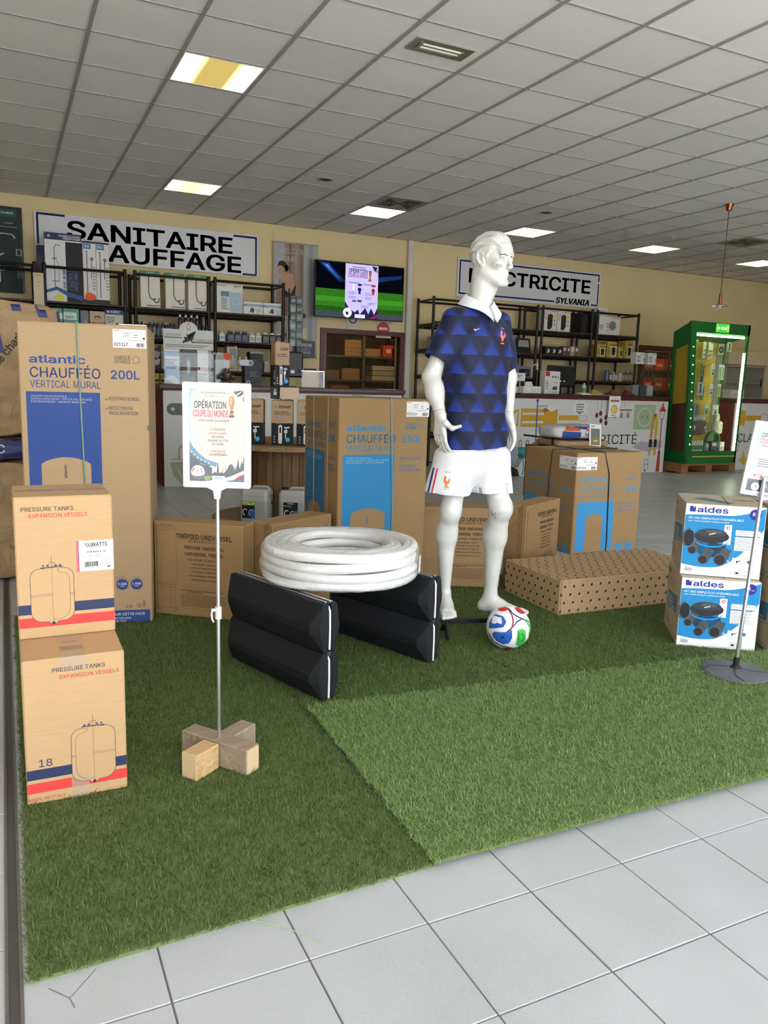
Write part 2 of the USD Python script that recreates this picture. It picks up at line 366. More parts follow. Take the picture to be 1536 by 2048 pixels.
def vent(name, label, x, y):
    t = thing(name, label, 'air vent', (x, y, CEIL))
    vm = M('vent_metal', '8d877c', rough=0.5)
    part('backing', bx(-.29, .29, -.29, .29, .001, .006), M('vent_dark', '4d4a44', rough=0.8), t)
    part('frame', cat_([bx(-.295, .295, -.295, -.22, -.006, .002), bx(-.295, .295, .22, .295, -.006, .002), bx(-.295, -.22, -.22, .22, -.006, .002), bx(.22, .295, -.22, .22, -.006, .002)]), vm, t)
    for k in range(4):
        a = k * math.pi / 2
        for r_ in (.06, .12, .18):
            m = bx(-.012, r_ + .0, r_ - .008, r_ + .008, -.004, .004); m.apply_transform(trimesh.transformations.rotation_matrix(a, (0, 0, 1))); part('slat', m, vm, t)
vent('ceiling_vent', 'square four-way air vent in the ceiling above the wall screen', 4.50 + .002, 9.09)
vent('ceiling_vent', 'square air vent in the ceiling at the right edge beside the hanging lamp', 9.902, 8.49)
for nm, x, y in (('round ceiling speaker grille left of the middle, nearer the yellowish panel', 3.30, 8.49), ('round ceiling speaker grille right of the mannequin head', 6.302, 8.49)):
    t = thing('ceiling_speaker', nm, 'speaker', (x, y, CEIL))
    part('rim', lathe([(.055, 0), (.08, -.008), (.088, -.004), (.09, .002)], 24), M('speaker_rim', '9b9890', rough=0.5), t)
    part('grille', lathe([(.001, -.004), (.056, -.002), (.056, .001)], 20), M('speaker_mesh', '4c4a46', rough=0.7), t)

# ---------------------------------------------------------------- artificial grass
def blade_patch(seed, n, size, lean, h0, h1):
    r = np.random.default_rng(seed)
    p = np.c_[r.uniform(-size / 2, size / 2, (n, 2)), np.zeros(n)]
    a = r.uniform(0, 2 * math.pi, n); h = r.uniform(h0, h1, n) * np.where(r.random(n) < .12, 1.5, 1.0); w = r.uniform(.0007, .0014, n)
    t = np.c_[np.cos(a), np.sin(a), np.zeros(n)]; o = np.c_[-np.sin(a), np.cos(a), np.zeros(n)]
    b = o * (h * r.uniform(.4, 1.5, n))[:, None] + np.asarray(lean) * h[:, None]
    up = np.array([0, 0, 1.0])
    A, B = p - t * w[:, None], p + t * w[:, None]
    mid = p + up * (h * .55)[:, None] + b * .42
    Cc, D = mid - t * w[:, None] * .8, mid + t * w[:, None] * .8
    tip = p + up * (h * r.uniform(.35, .95, n))[:, None] + b
    V = np.stack([A, B, Cc, D, tip], 1).reshape(-1, 3); k = np.arange(n) * 5
    return V, np.concatenate([np.c_[k, k + 1, k + 3], np.c_[k, k + 3, k + 2], np.c_[k + 2, k + 3, k + 4]])
def grass_m(name, stops):
    return custom(name, {'g': ('geometry', {}), 'r': ('rgb_ramp', dict(ramp=[(a, hexc(c)) for a, c in stops])), 'p': ('principled_bsdf', dict(roughness=0.45, specular_ior_level=0.4)), 't': ('translucent_bsdf', {}), 'm': ('mix_closure', dict(fac=0.22))},
        [('g.random_per_island', 'r.fac'), ('r.color', 'p.base_color'), ('r.color', 't.color'), ('p.BSDF', 'm.closure1'), ('t.BSDF', 'm.closure2')], surface='m.closure')
GA = grass_m('grass_olive', [(0, '62753f'), (.35, '90a466'), (.6, 'b2c288'), (.85, 'd4dcb0'), (1, 'eeeed4')])
GB = grass_m('grass_fresh', [(0, '86a060'), (.35, 'b2c68a'), (.6, 'c0ce9e'), (.85, 'e0e8c8'), (1, 'f4f4e2')])
def grass_mat(label, quad, z, m, seed, lean, h0=.010, h1=.022, S=.16, n=1200):
    q = np.array(quad, float)
    t = thing('grass_mat', label, 'artificial grass')
    b = Polygon(q).buffer(-.006, join_style=2); part('backing', prism(b, .010, trimesh.transformations.translation_matrix((0, 0, z))), M('mat_backing', '6c7a4a', rough=0.9), t)
    pi = UsdGeom.PointInstancer.Define(stage, str(t.GetPath()) + '/grass_blades'); tag(pi, kind='stuff')
    pr = []
    for k in range(4):
        pth = str(pi.GetPath()) + '/blade_patch_%03d' % k
        usdkit.mesh(stage, pth, blade_patch(seed * 10 + k, n, S * 1.04, lean, h0, h1), m); pr.append(Sdf.Path(pth))
    pi.CreatePrototypesRel().SetTargets(pr)
    W, Dp = np.linalg.norm(q[1] - q[0]), np.linalg.norm(q[3] - q[0]); nx, ny = round(W / S), round(Dp / S)
    P, I, O = [], [], []; r = random.Random(seed)
    for i in range(nx):
        for j in range(ny):
            u, v = (i + .5) / nx, (j + .5) / ny
            p = (q[0] * (1 - u) + q[1] * u) * (1 - v) + (q[3] * (1 - u) + q[2] * u) * v
            P.append(Gf.Vec3f(p[0], p[1], z + .008)); I.append(r.randrange(4)); s = r.choice((0, 1))
            O.append(Gf.Quath(1, 0, 0, 0) if (s == 0) else Gf.Quath(.999, 0, 0, r.uniform(-.04, .04)))
    pi.CreatePositionsAttr(P); pi.CreateProtoIndicesAttr(I); pi.CreateOrientationsAttr(O)
    return t
grass_mat('dark green artificial grass mat at the left, under the wooden cross of the poster stand', [(-.012, 1.612), (.985, 1.632), (1.0, 4.35), (.0, 4.35)], 0, GA, 1, (0.05, .12, 0))
grass_mat('artificial grass mat at the back, under the mannequin and the ball', [(1.0, 2.40), (3.8, 2.25), (3.8, 4.2), (1.0, 4.35)], 0, GA, 2, (.1, .18, 0), S=.2, n=1850)
grass_mat('lighter artificial grass mat overlapping the others at the front right', [(.970, 1.625), (3.7, 1.585), (3.7, 2.43), (1.01, 2.69)], .012, GB, 3, (-.15, -.35, 0))
# ---------------------------------------------------------------- cardboard boxes in the foreground
K_PEACH, K_TAN, K_OLIVE = kraft('kraft_peach', 'bd9b70'), kraft('kraft_tan', 'b0946f'), kraft('kraft_brown', '9c7e54')
tape_m = custom('clear_packing_tape', {'t': ('transparent_bsdf', dict(color=(.97, .93, .86))), 'p': ('principled_bsdf', dict(base_color=hexc('d9c6ac'), roughness=0.18)), 'm': ('mix_closure', dict(fac=0.4)), 'tc': ('texture_coordinate', {}), 'n': ('noise_texture', dict(scale=70.0, detail=3.0, distortion=2.0)), 'b': ('bump', dict(strength=0.5, distance=0.003))},
    [('tc.object', 'n.vector'), ('n.fac', 'b.height'), ('b.normal', 'p.normal'), ('t.BSDF', 'm.closure1'), ('p.BSDF', 'm.closure2')], surface='m.closure')
strap_m = M('green_strap', '6d8b7c', rough=0.3, var=0.1, vscale=12)
dark_strap = M('dark_strap', '24302a', rough=0.3)
bronze_tape = M('brown_tape', '8a7152', rough=0.22)
def seam(parent, w, d, h, m=None):
    """The slit between the two top flaps."""
    part('flap_slit', bx(.006, w - .006, d / 2 - .0018, d / 2 + .0018, h - .001, h + .0006), m or M('slit_shadow', '4a3722', rough=0.9), parent)
def tank(P, cx, y0, mir, fill):
    """Cut-away line drawing of a pressure vessel, 0.125 wide; (cx, y0) is its foot."""
    s = -1 if mir else 1
    q = lambda pts: [(cx + s * a, y0 + b) for a, b in pts]
    arc = lambda x, y, r, a0, a1, n=6: [(x + r * math.cos(math.radians(a0 + (a1 - a0) * i / n)), y + r * math.sin(math.radians(a0 + (a1 - a0) * i / n))) for i in range(n + 1)]
    out = [(-.022, .176)] + arc(-.034, .148, .028, 90, 180) + arc(-.03, .04, .032, 180, 262) + [(-.014, .007), (-.007, 0), (.007, 0), (.014, .007)] + arc(.03, .04, .032, 278, 360) + arc(.034, .148, .028, 0, 90) + [(.022, .176)]
    P.poly(fill, q(out), 'printed_panel', 1)
    P.line('3a3f58', q(out), .0012, layer=2, closed=False)
    P.line('3a3f58', q([(.017, .176), (.017, .166)] + arc(.03, .14, .02, 90, 0) + arc(.012, .05, .038, 0, -90) + [(0, .014)]), .0009, layer=2)
    P.line('3a3f58', q([(0, -.004), (0, .216)]), .0007, layer=2)
    P.line('3a3f58', q([(-.032, .178), (.032, .181)]), .003, layer=2); P.line('3a3f58', q([(-.008, .181), (-.008, .195), (.008, .195), (.008, .181)]), .0008, layer=2)
    for x in (-.024, -.012, .012, .024): P.disc('3a3f58', cx + s * x, y0 + .185, .0028, 'line_drawing', 2)
    P.line('3a3f58', q([(-.062, .094), (0, .096)]), .0008, layer=2); P.line('3a3f58', q([(-.062, .089), (0, .091)]), .0008, layer=2)
    P.line('3a3f58', q([(.05, .094), (.064, .094)]), .0008, layer=2); P.line('3a3f58', q([(.05, .09), (.064, .09)]), .0008, layer=2)
    P.disc('2b3050', cx, y0 + .002, .005, 'line_drawing', 3)
def tank_box(label, loc, d, variant):
    w, h = .281, .443
    t = thing('pressure_tank_box', label, 'box', loc)
    part('carton', carton(w, d, h), K_PEACH, t)
    P = Print((0, 0, 0))
    P.rect('2f3557', 0.001, w - .001, .078, .109); P.rect('d8423c', 0.001, w - .001, .036, .067)
    if variant == 0:
        P.text('3b3636', 'PRESSURE TANKS', .021, .399, .0125, .147); P.text('c8443c', 'EXPANSION VESSELS', .042, .379, .012, .165)
        tank(P, .0995, .044, False, 'bd9b70')
    else:
        P.text('3b3a4c', 'PRESSURE TANKS', .081, .401, .0125, .145); P.text('c8443c', 'EXPANSION VESSELS', .100, .379, .0115, .165)
        P.text('33395c', '18', .035, .116, .0225, .036); P.text('c8443c', 'MADE IN ITALY', .004, .013, .0085, .1)
        tank(P, .1865, .041, True, 'bd9b70')
    P.flush(t)
    return t
t = tank_box('lower brown pressure tank box with the number 18, standing on the grass', (.011, 2.346, .012), .40, 1)
for g in (bx(.105, .176, -.0009, -.0006, .405, .4435), bx(.105, .176, 0, .4, .4436, .444), bx(.122, .171, -.0009, -.0006, .0, .072)): part('packing_tape', g, tape_m, t)
P = Print((0, 0, .443), (1, 0, 0), (0, 1, 0)); P.rect('b5623f', .108, .172, .06, .1, 'torn_print'); P.rect('b5623f', .118, .16, .13, .15, 'torn_print'); P.flush(t)
t = tank_box('upper brown pressure tank box carrying a white sticker with a pink edge', (.011, 2.545, .456), .275, 0)
seam(t, .281, .275, .443)
part('packing_tape', bx(.05, .278, .11, .165, .4432, .4438), tape_m, t)
P = Print((0, 0, 0), lift=.001)
P.rect('d8d7d5', .178, .2815, .203, .301, 'sticker'); P.rect('e0607e', .172, .179, .203, .301, 'sticker')
for k in range(3): P.poly('7d7f88', [(.195 + k * .008, .293), (.2 + k * .008, .293), (.207 + k * .006, .279), (.203 + k * .006, .279)], 'logo', 1)
P.text('32365a', 'WATTS', .217, .281, .0125, .046, True); P.text('32365a', 'WATER TECHNOLOGIES', .218, .2765, .0024, .045)
P.text('3c3c46', 'VESE MAG.H 18', .2, .262, .0045, .058, True); P.lines('9a9aa0', .19, .262, .254, 2, .005, .0011)
P.bars('2b2b30', .195, .235, .217, .233, 3); P.lines('8d8d95', .195, .232, .2145, 1, .004, .0012)
P.line('55555c', [(.243, .217), (.243, .237), (.272, .237), (.272, .217)], .0005, closed=True); P.text('55555c', '2.3 bar', .247, .224, .0036, .017); P.rect('333338', .262, .27, .213, .2165, 'lettering', 2)
P.line('8d8d95', [(.188, .211), (.188, .296), (.276, .296), (.276, .211)], .0004, closed=True); P.flush(t)

def qr_free_label(P, u0, v0, w, h, num, flip=False, qr=False):
    """White shipping label (the square code is left out)."""
    P.rect('efeeec', u0, u0 + w, v0, v0 + h, 'shipping_label', 1)
    P.lines('7c7c80', u0 + .02 * w, u0 + .2 * w, v0 + .95 * h, 1, .01, .012 * h * 3, 0)
    P.lines('55555a', u0 + .30 * w, u0 + .58 * w, v0 + .80 * h, 3, .1 * h, .022 * h, .4, 1); P.lines('55555a', u0 + .62 * w, u0 + .8 * w, v0 + .72 * h, 2, .12 * h, .03 * h, .3, 2)
    P.text('333338', 'VM', u0 + .68 * w, v0 + .86 * h, .045 * h); P.text('333338', '2025', u0 + .85 * w, v0 + .86 * h, .04 * h)
    P.line('333338', [(u0 + .86 * w, v0 + .76 * h), (u0 + .82 * w, v0 + .76 * h), (u0 + .82 * w, v0 + .64 * h), (u0 + .86 * w, v0 + .64 * h)], .012 * h); P.line('333338', [(u0 + .94 * w, v0 + .74 * h), (u0 + .91 * w, v0 + .7 * h), (u0 + .94 * w, v0 + .66 * h)], .012 * h)
    P.disc('333338', u0 + .93 * w, v0 + .53 * h, .035 * w, 'lettering', 2)
    P.text('2c2c30', '1307261102F00655', u0 + .44 * w, v0 + .37 * h, .075 * h, .46 * w)
    P.text('1c1c20', num, u0 + .03 * w, v0 + .1 * h, .17 * h, .42 * w, True)
    P.bars('1c1c20', u0 + .7 * w, u0 + .95 * w, v0 + .06 * h, v0 + .27 * h, 5)
def heater_print(P, col, big, w, h, fade=False, num='021117', lab=True, inner='atlantic', cut=None):
    """The printed face of a water heater carton; measured on the tallest one and moved down from the top edge h."""
    k = w / .59; o = h - 1.494; y = lambda v: v + o
    P.text(col, 'atlantic', .049 * k, y(1.303), .0345, .253 * k, True)
    P.text(col, 'CHAUFFÉO', .051 * k, y(1.234), .047, .317 * k, name='lettering'); P.text(col, 'CHAUFFÉO', .0516 * k, y(1.2346), .047, .317 * k)
    P.text(col, 'VERTICAL MURAL', .049 * k, y(1.186), .0335, .32 * k)
    P.text(col, big, .417 * k, y(1.236), .04, .134 * k, True)
    g = '4a4550' if not fade else col
    P.text(g, 'FABRIQUÉ', .436 * k, y(1.33), .0175, .073 * k); P.text(g, 'EN FRANCE', .436 * k, y(1.311), .0175, .073 * k)
    fr = [(.535, 1.349), (.54, 1.342), (.552, 1.338), (.549, 1.328), (.553, 1.319), (.545, 1.315), (.537, 1.318), (.532, 1.312), (.522, 1.315), (.524, 1.328), (.517, 1.336), (.525, 1.338), (.529, 1.343)]
    P.line(g, [(a * k, y(b)) for a, b in fr], .0016, closed=True)
    P.disc(g, .393 * k, y(1.136), .003); P.text(g, 'RÉSISTANCE BLINDÉE', .403 * k, y(1.132), .0165, .146 * k)
    P.disc(g, .393 * k, y(1.090), .003); P.text(g, 'PROTECTION PAR', .403 * k, y(1.086), .0165, .113 * k); P.text(g, 'ANODE MAGNÉSIUM', .403 * k, y(1.062), .0165, .136 * k)
    lo = y(.722) if cut is None else cut
    arcp = [(.085 * k + (.313 - .085) * k * i / 12, y(.817 + .034 * math.sin(math.pi * i / 12) ** .7)) for i in range(13)]
    P.poly(col, Polygon([(.029 * k, y(1.166)), (.364 * k, y(1.166)), (.364 * k, .015), (.029 * k, .015)]).difference(Polygon([(.085 * k, .10)] + arcp + [(.313 * k, .10)])), 'printed_panel', 0)
    lt = 'b9b8c8' if not fade else 'a9c6da'
    for i, s in enumerate(('CHAUFFE-EAU ÉLECTRIQUE', 'ELECTRIC WATER HEATER - VERTICAL WALL-MOUNTED', 'ELEKTRISCHE BOILER - VERTIKAAL WANDMODEL')): P.text(lt, s, .05 * k, y(1.141 - i * .0135), .0088, (.162, .277, .25)[i] * k)
    if inner: P.text('3a3f58' if not fade else col, inner, .2 * k, y(.748), .012, .068, True, rot=math.pi / 2)
    if lab: qr_free_label(P, (.43 if k > .99 else .437) * k, y(1.386), .155 * k, .088, num)

t = thing('water_heater_carton', 'tallest brown water heater carton with a dark blue panel, marked 200L', 'box', (.07, 4.146, .012), math.radians(-12.7))
part('carton', carton(.59, .62, 1.494, .006), K_TAN, t)
P = Print((0, 0, 0)); heater_print(P, '2e4a8c', '200L', .59, 1.494)
for u, s in ((.445, '5 ANS'), (.515, '2 ANS')):
    P.disc('2e4a8c', u, .203, .029); P.text('d9cfc4', s, u, .2, .012, .044, True, align='c'); P.lines('d9cfc4', u - .01, u + .01, .195, 1, .01, .003, 0)
    for i, c in enumerate('GARANTIE'):
        a = math.radians(150 - i * 17); P.text('2e4a8c', c, u + .034 * math.cos(a), .203 + .034 * math.sin(a), .007, rot=a - math.pi / 2, align='c')
P.text('2d3140', 'CE', .462, .08, .0125, .032); P.line('2d3140', [(.517, .082), (.517, .098), (.533, .098), (.533, .082)], .0012, closed=True); P.line('2d3140', [(.52, .095), (.53, .088), (.525, .084)], .001)
for i in range(3):
    for j in range(2): P.line('2d3140', [(.543 + j * .007, .082 + i * .012), (.549 + j * .007, .082 + i * .012), (.549 + j * .007, .092 + i * .012), (.543 + j * .007, .092 + i * .012)], .0008, closed=True)
P.rect('2e4a8c', .3, .578, .004, .067); P.text('cfc7c0', 'OUVRIR SUR CETTE FACE', .32, .04, .0125, .233, True); P.text('cfc7c0', 'OPEN ON THIS SIDE', .36, .021, .0085, .124, True); P.text('cfc7c0', 'OPEN AAN DEZE ZIJDE', .34, .006, .0085, .12, True)
P.line('8f6f48', [(.37, .095), (.455, .097), (.47, .08), (.577, .08)], .0006)
for v in (.72, .655, .60, .5, .36, .82): P.line('a88257', [(.37, v), (.588, v - .001)], .0006, layer=0)
P.flush(t)
part('strap', cat_([tube([(.268, -.002, 1.494), (.27, -.003, 1.3), (.282, -.003, .75), (.29, -.003, .3), (.29, -.002, .004)], .0045, 6), tube([(.268, -.002, 1.496), (.268, .62, 1.496)], .0045, 6)]), strap_m, t)
part('torn_label', bx(.46, .586, .01, .09, 1.495, 1.499), M('white_paper', 'eceae6', rough=0.6), t)
part('edge_clip', bx(.583, .598, -.004, .01, .99, 1.01), M('clip_grey', '4c5552', rough=0.5), t)

t = thing('water_heater_carton', 'brown water heater carton with a light blue panel, marked 150L, behind the white hose', 'box', (1.70, 4.10, .012), math.radians(-.2))
part('carton', carton(.575, .56, 1.165, .006), K_OLIVE, t)
P = Print((0, 0, 0)); heater_print(P, '2b83b8', '150L', .575, 1.165 + .006, True, '021116', inner='atlantic'); P.flush(t)
P = Print((0, .56, 0), (0, -1, 0)); heater_print(P, '2c6f9c', '150L', .56, 1.165 + .006, True, lab=False); P.flush(t)
part('strap', tube([(.325, .56, 1.168), (.325, -.003, 1.167), (.335, -.004, .9), (.35, -.004, .5), (.35, -.003, .006)], .0045, 6), M('pale_strap', '6f93a0', rough=0.3), t)
part('strap', tube([(.3, .40, 1.168), (-.003, .40, 1.167), (-.004, .38, .6), (-.004, .37, .01)], .0035, 6), M('tan_strap', '8f8368', rough=0.3), t)
part('strap', tube([(.3, .16, 1.168), (-.003, .16, 1.167), (-.004, .155, .6), (-.004, .15, .01)], .0035, 6), M('tan_strap', '8f8368', rough=0.3), t)
seam(t, .575, .56, 1.165)

t = thing('water_heater_carton', 'low square 100L water heater carton, white label wrapped around its front corner', 'box', (3.893, 4.672, .0), math.radians(1.1))
part('carton', carton(.669, .639, .785, .006), K_OLIVE, t)
def heater_low(P, w, mir):
    k = w / .669; c = '4b93bd'
    P.text(c, 'atlantic', .044 * k, .563, .036, .265 * k, True); P.text(c, 'CHAUFFÉO', .05 * k, .49, .04, .36 * k); P.text(c, 'VERTICAL MURAL', .05 * k, .437, .026, .355 * k)
    P.text(c, '100L', .5 * k, .478, .038, .145 * k, True); P.text(c, 'FABRIQUÉ', .512 * k, .583, .013, .08 * k); P.text(c, 'EN FRANCE', .512 * k, .564, .013, .08 * k)
    P.line(c, [(.6 * k, .565), (.61 * k, .59), (.635 * k, .587), (.63 * k, .565)], .0014, closed=True)
    P.text(c, 'RÉSISTANCE BLINDÉE', .43 * k, .375, .014, .195 * k); P.text(c, 'PROTECTION PAR', .44 * k, .345, .014, .145 * k); P.text(c, 'ANODE MAGNÉSIUM', .44 * k, .322, .014, .16 * k)
    arcp = [(.128 * k + .165 * k * i / 10, .278 + .03 * math.sin(math.pi * i / 10) ** .6) for i in range(11)]
    P.poly('3d90c9', Polygon([(.031 * k, .405), (.405 * k, .4), (.405 * k, .02), (.031 * k, .02)]).difference(Polygon([(.128 * k, .01)] + arcp + [(.293 * k, .01)])))
    P.line(c, [(.21 * k, .27), (.21 * k, .22)], .002); P.disc('3d90c9', .48 * k, .03, .035); P.disc('3d90c9', .585 * k, .03, .035)
P = Print((0, 0, 0)); heater_low(P, .669, 0); qr_free_label(P, 0, .653, .2, .1, '021114')
for v in (.45, .2, .62): P.line('8a6a42', [(0, v), (.66, v + .004)], .0007, layer=0)
P.flush(t)
P = Print((0, .639, 0), (0, -1, 0)); heater_low(P, .639, 1); qr_free_label(P, .439, .653, .2, .1, '021114'); P.flush(t)
part('strap', tube([(.26, .639, .788), (.27, -.002, .787), (.325, -.005, .62), (.35, -.004, .1), (.35, -.002, .004)], .0045, 6), dark_strap, t)
part('strap', tube([(.669, .29, .79), (-.002, .293, .787), (-.004, .31, .6), (-.004, .335, .01)], .0045, 6), dark_strap, t)
seam(t, .669, .639, .785)

SIDE_LINES = 10
def tripod_box(label, loc, rz, w, d, h, u0):
    """u0: where the text block begins on the front."""
    t = thing('tripod_carton', label, 'box', loc, rz, group=None)
    part('carton', carton(w, d, h), K_OLIVE, t)
    P = Print((0, 0, 0)); k = '2c2620'; c = u0 + .157
    P.text(k, 'TRÉPIED UNIVERSEL', u0, .422, .0235, .314, True); P.text(k, 'POUR CHAUFFE-EAU', c, .404, .0125, .175, align='c')
    for i, (s, v, hh, ww, b) in enumerate((('TRIPODE UNIVERSAL', .367, .0165, .227, True), ('UNIVERSAL TRIPOD', .333, .0165, .214, True), ('UNIVERSAL STANDFUSS', .306, .0115, .19, False), ('UNIVERSAL TRIPOD', .283, .0095, .13, False), ('ВСЕСВІТНІЙ ШТАТИВ', .263, .0095, .14, False), ('UNIVERSALUS TRIKOJIS', .243, .0095, .14, False), ('UNIWERSALNY TRÓJNÓG', .221, .0095, .165, False), ('UNIVERSÁLNY STOJAN', .199, .0095, .15, False))):
        P.text(k, s, c, v, hh, ww, b, align='c')
    P.line('4a3d2c', [(c - .136, .045), (c - .136, .155), (c + .136, .155), (c + .136, .045)], .0008, closed=True)
    P.text(k, 'LIRE RESPECTER LES INDICATIONS PORTÉES', c - .13, .14, .0058, .24, True); P.text(k, 'SUR L’EMBALLAGE', c - .1, .131, .0058, .09, True)
    P.lines('4a3d2c', c - .13, c + .13, .122, 8, .0088, .0022, .15, 4)
    a = u0 - .075
    el = lambda x, y, rx, ry, n=24: [(x + rx * math.cos(2 * math.pi * i / n), y + ry * math.sin(2 * math.pi * i / n)) for i in range(n)]
    X = max(a, .012 + .058)
    P.line('4a3d2c', el(X, .475, .056, .014), .0011, closed=True); P.line('4a3d2c', el(X, .482, .026, .007), .0009, closed=True)
    for s in (-1, 1):
        P.line('4a3d2c', [(X + s * .056, .472), (X + s * .056, .185), (X + s * .05, .17), (X + s * .05, .03)], .0009); P.line('4a3d2c', [(X + s * .02, .155), (X + s * .02, .035)], .0008); P.line('4a3d2c', [(X + s * .062, .035), (X + s * .04, .025)], .002)
    P.line('4a3d2c', [(X - .056, .19), (X - .03, .178), (X + .03, .178), (X + .056, .19)], .0009); P.line('4a3d2c', [(X - .06, .168), (X + .06, .168)], .0012); P.line('4a3d2c', [(X - .058, .155), (X + .058, .155)], .0008); P.line('4a3d2c', [(X - .058, .04), (X + .058, .04)], .0012)
    P.flush(t)
    P = Print((0, d, 0), (0, -1, 0))
    for i in range(SIDE_LINES):
        u = d * (.12 + .078 * i); hh = (.004, .006)[i >= 7] * 1.0
        P.text(k, 'TRÉPIED UNIVERSEL POUR CHAUFFE-EAU ÉLECTRIQUE' if i < 7 else 'VERTICAL WATER HEATERS 150 / 200 / 250 LITRES', u, .05 + .012 * i, hh, .3 if i < 7 else .36, i >= 7, rot=math.pi / 2)
    P.flush(t)
    part('hand_slit', cat_([bx(.012, .014, -.0012, .001, .02, h - .02)]), M('slit_shadow', '4a3722', rough=0.9), t)
    return t
tripod_box('brown tripod carton between the tallest carton and the poster stand', (.684, 4.160, .012), math.radians(-38.5), .50, .155, .507, .127)
tripod_box('brown tripod carton half hidden behind the coil of white hose, in front of the jerrycans', (1.239, 3.861, .012), math.radians(29.3), .490, .158, .507, .15)
tripod_box('brown tripod carton directly behind the legs of the mannequin', (2.28, 4.20, .012), math.radians(-26), .53, .17, .507, .165)
tripod_box('brown tripod carton turned sideways between the mannequin and the 100L carton', (2.96, 4.0, .012), math.radians(29), .53, .15, .507, .165)

t = thing('patterned_carton', 'flat brown carton lying on the grass, printed all over with small dark emblems', 'box', (2.735, 3.35, .012), math.radians(-1.6))
part('carton', carton(1.105, .553, .203, .004), K_TAN, t)
def motif(P, w, h, du, dv, s, col):
    j = 0; v = dv * .5
    while v < h:
        u = du * (.5 if j % 2 else .15)
        while u < w - .01:
            e = [(u - .45 * s, v - .5 * s), (u - .3 * s, v + .3 * s), (u, v + .55 * s), (u + .4 * s, v + .5 * s), (u + .5 * s, v), (u + .3 * s, v - .45 * s), (u, v - .3 * s)]
            P.poly(col, e, 'emblem', 1)
            u += du
        v += dv; j += 1
    k = 0; u = -h
    while u < w:
        seg = LineString([(u, h), (u + h * 1.1, 0)]).intersection(sbox(.004, .004, w - .004, h - .004))
        if not seg.is_empty and seg.geom_type == 'LineString':
            L = seg.length; s0 = 0
            while s0 < L:
                a, b = seg.interpolate(s0), seg.interpolate(min(s0 + .028, L)); P.line(col, [(a.x, a.y), (b.x, b.y)], .0009, layer=1); s0 += .05
        u += du * 2
P = Print((0, 0, 0)); motif(P, 1.105, .203, .062, .047, .017, '4c3b27'); P.line('5a452c', [(.006, 0), (.006, .2)], .002); P.line('5a452c', [(.012, 0), (.012, .2)], .001); P.flush(t)
P = Print((0, .553, 0), (0, -1, 0)); motif(P, .553, .203, .062, .047, .017, '40311f'); P.flush(t)
P = Print((0, 0, .203), (1, 0, 0), (0, 1, 0)); motif(P, 1.105, .553, .062, .047, .019, '5d4830'); P.flush(t)

# ventilation kit boxes on the right
K_WHITE = M('white_carton', 'e9e9ea', rough=0.5, var=0.02, vscale=12, bump=.05, bscale=120)
K_GREYB = M('grey_brown_board', 'b9ab93', rough=0.6, var=0.06, vscale=14)
BLUE = '2389c4'
def fan_drawing(P, s, x, y):
    q = lambda pts: [(x + s * a, y + s * b) for a, b in pts]
    ell = lambda cx, cy, rx, ry, n=28: [(cx + rx * math.cos(2 * math.pi * i / n), cy + ry * math.sin(2 * math.pi * i / n)) for i in range(n)]
    P.poly('3b3d40', q([(.0, .225), (.02, .24), (.045, .225), (.05, .17), (.02, .145), (0, .15)]), 'picture', 1)
    P.poly('26282b', q(ell(.02, .19, .028, .044)), 'picture', 2); P.line('a9acb0', q(ell(.025, .19, .028, .044)), .0012 * s, 'picture', 3, True)
    P.poly('46494d', q([(.05, .19), (.2, .165), (.205, .13), (.17, .1), (.09, .1), (.06, .13)]), 'picture', 1)
    for cx, cy, r, a in ((.045, .13, .021, 0), (.1, .085, .024, 0), (.18, .09, .03, 0)):
        P.poly('4d5054', q([(cx - r, cy), (cx + .01, cy + .06), (cx + .05, cy + .05), (cx + r, cy - .01)]), 'picture', 2)
        P.poly('56595e', q(ell(cx, cy, r * 1.08, r * 1.05)), 'picture', 3); P.poly('2b2d30', q(ell(cx - .002, cy - .002, r * .82, r * .85)), 'picture', 4)
    P.poly('2d2f33', q(ell(.13, .205, .082, .034)), 'picture', 4); P.poly('3c3f44', q(ell(.13, .222, .07, .022)), 'picture', 5); P.poly('55585d', q(ell(.14, .228, .04, .01)), 'picture', 6)
    P.poly('1f93d6', q([(.05, .2)] + [(.13 - .083 * math.cos(math.pi * i / 12), .194 - .038 * math.sin(math.pi * i / 12)) for i in range(13)] + [(.213, .186)] + [(.13 + .08 * math.cos(math.pi * i / 12), .186 - .038 * math.sin(math.pi * i / 12)) for i in range(13)]), 'picture', 6)
    P.poly('d9dadc', q([(.115, .215), (.145, .225), (.147, .22), (.118, .211)]), 'picture', 7)
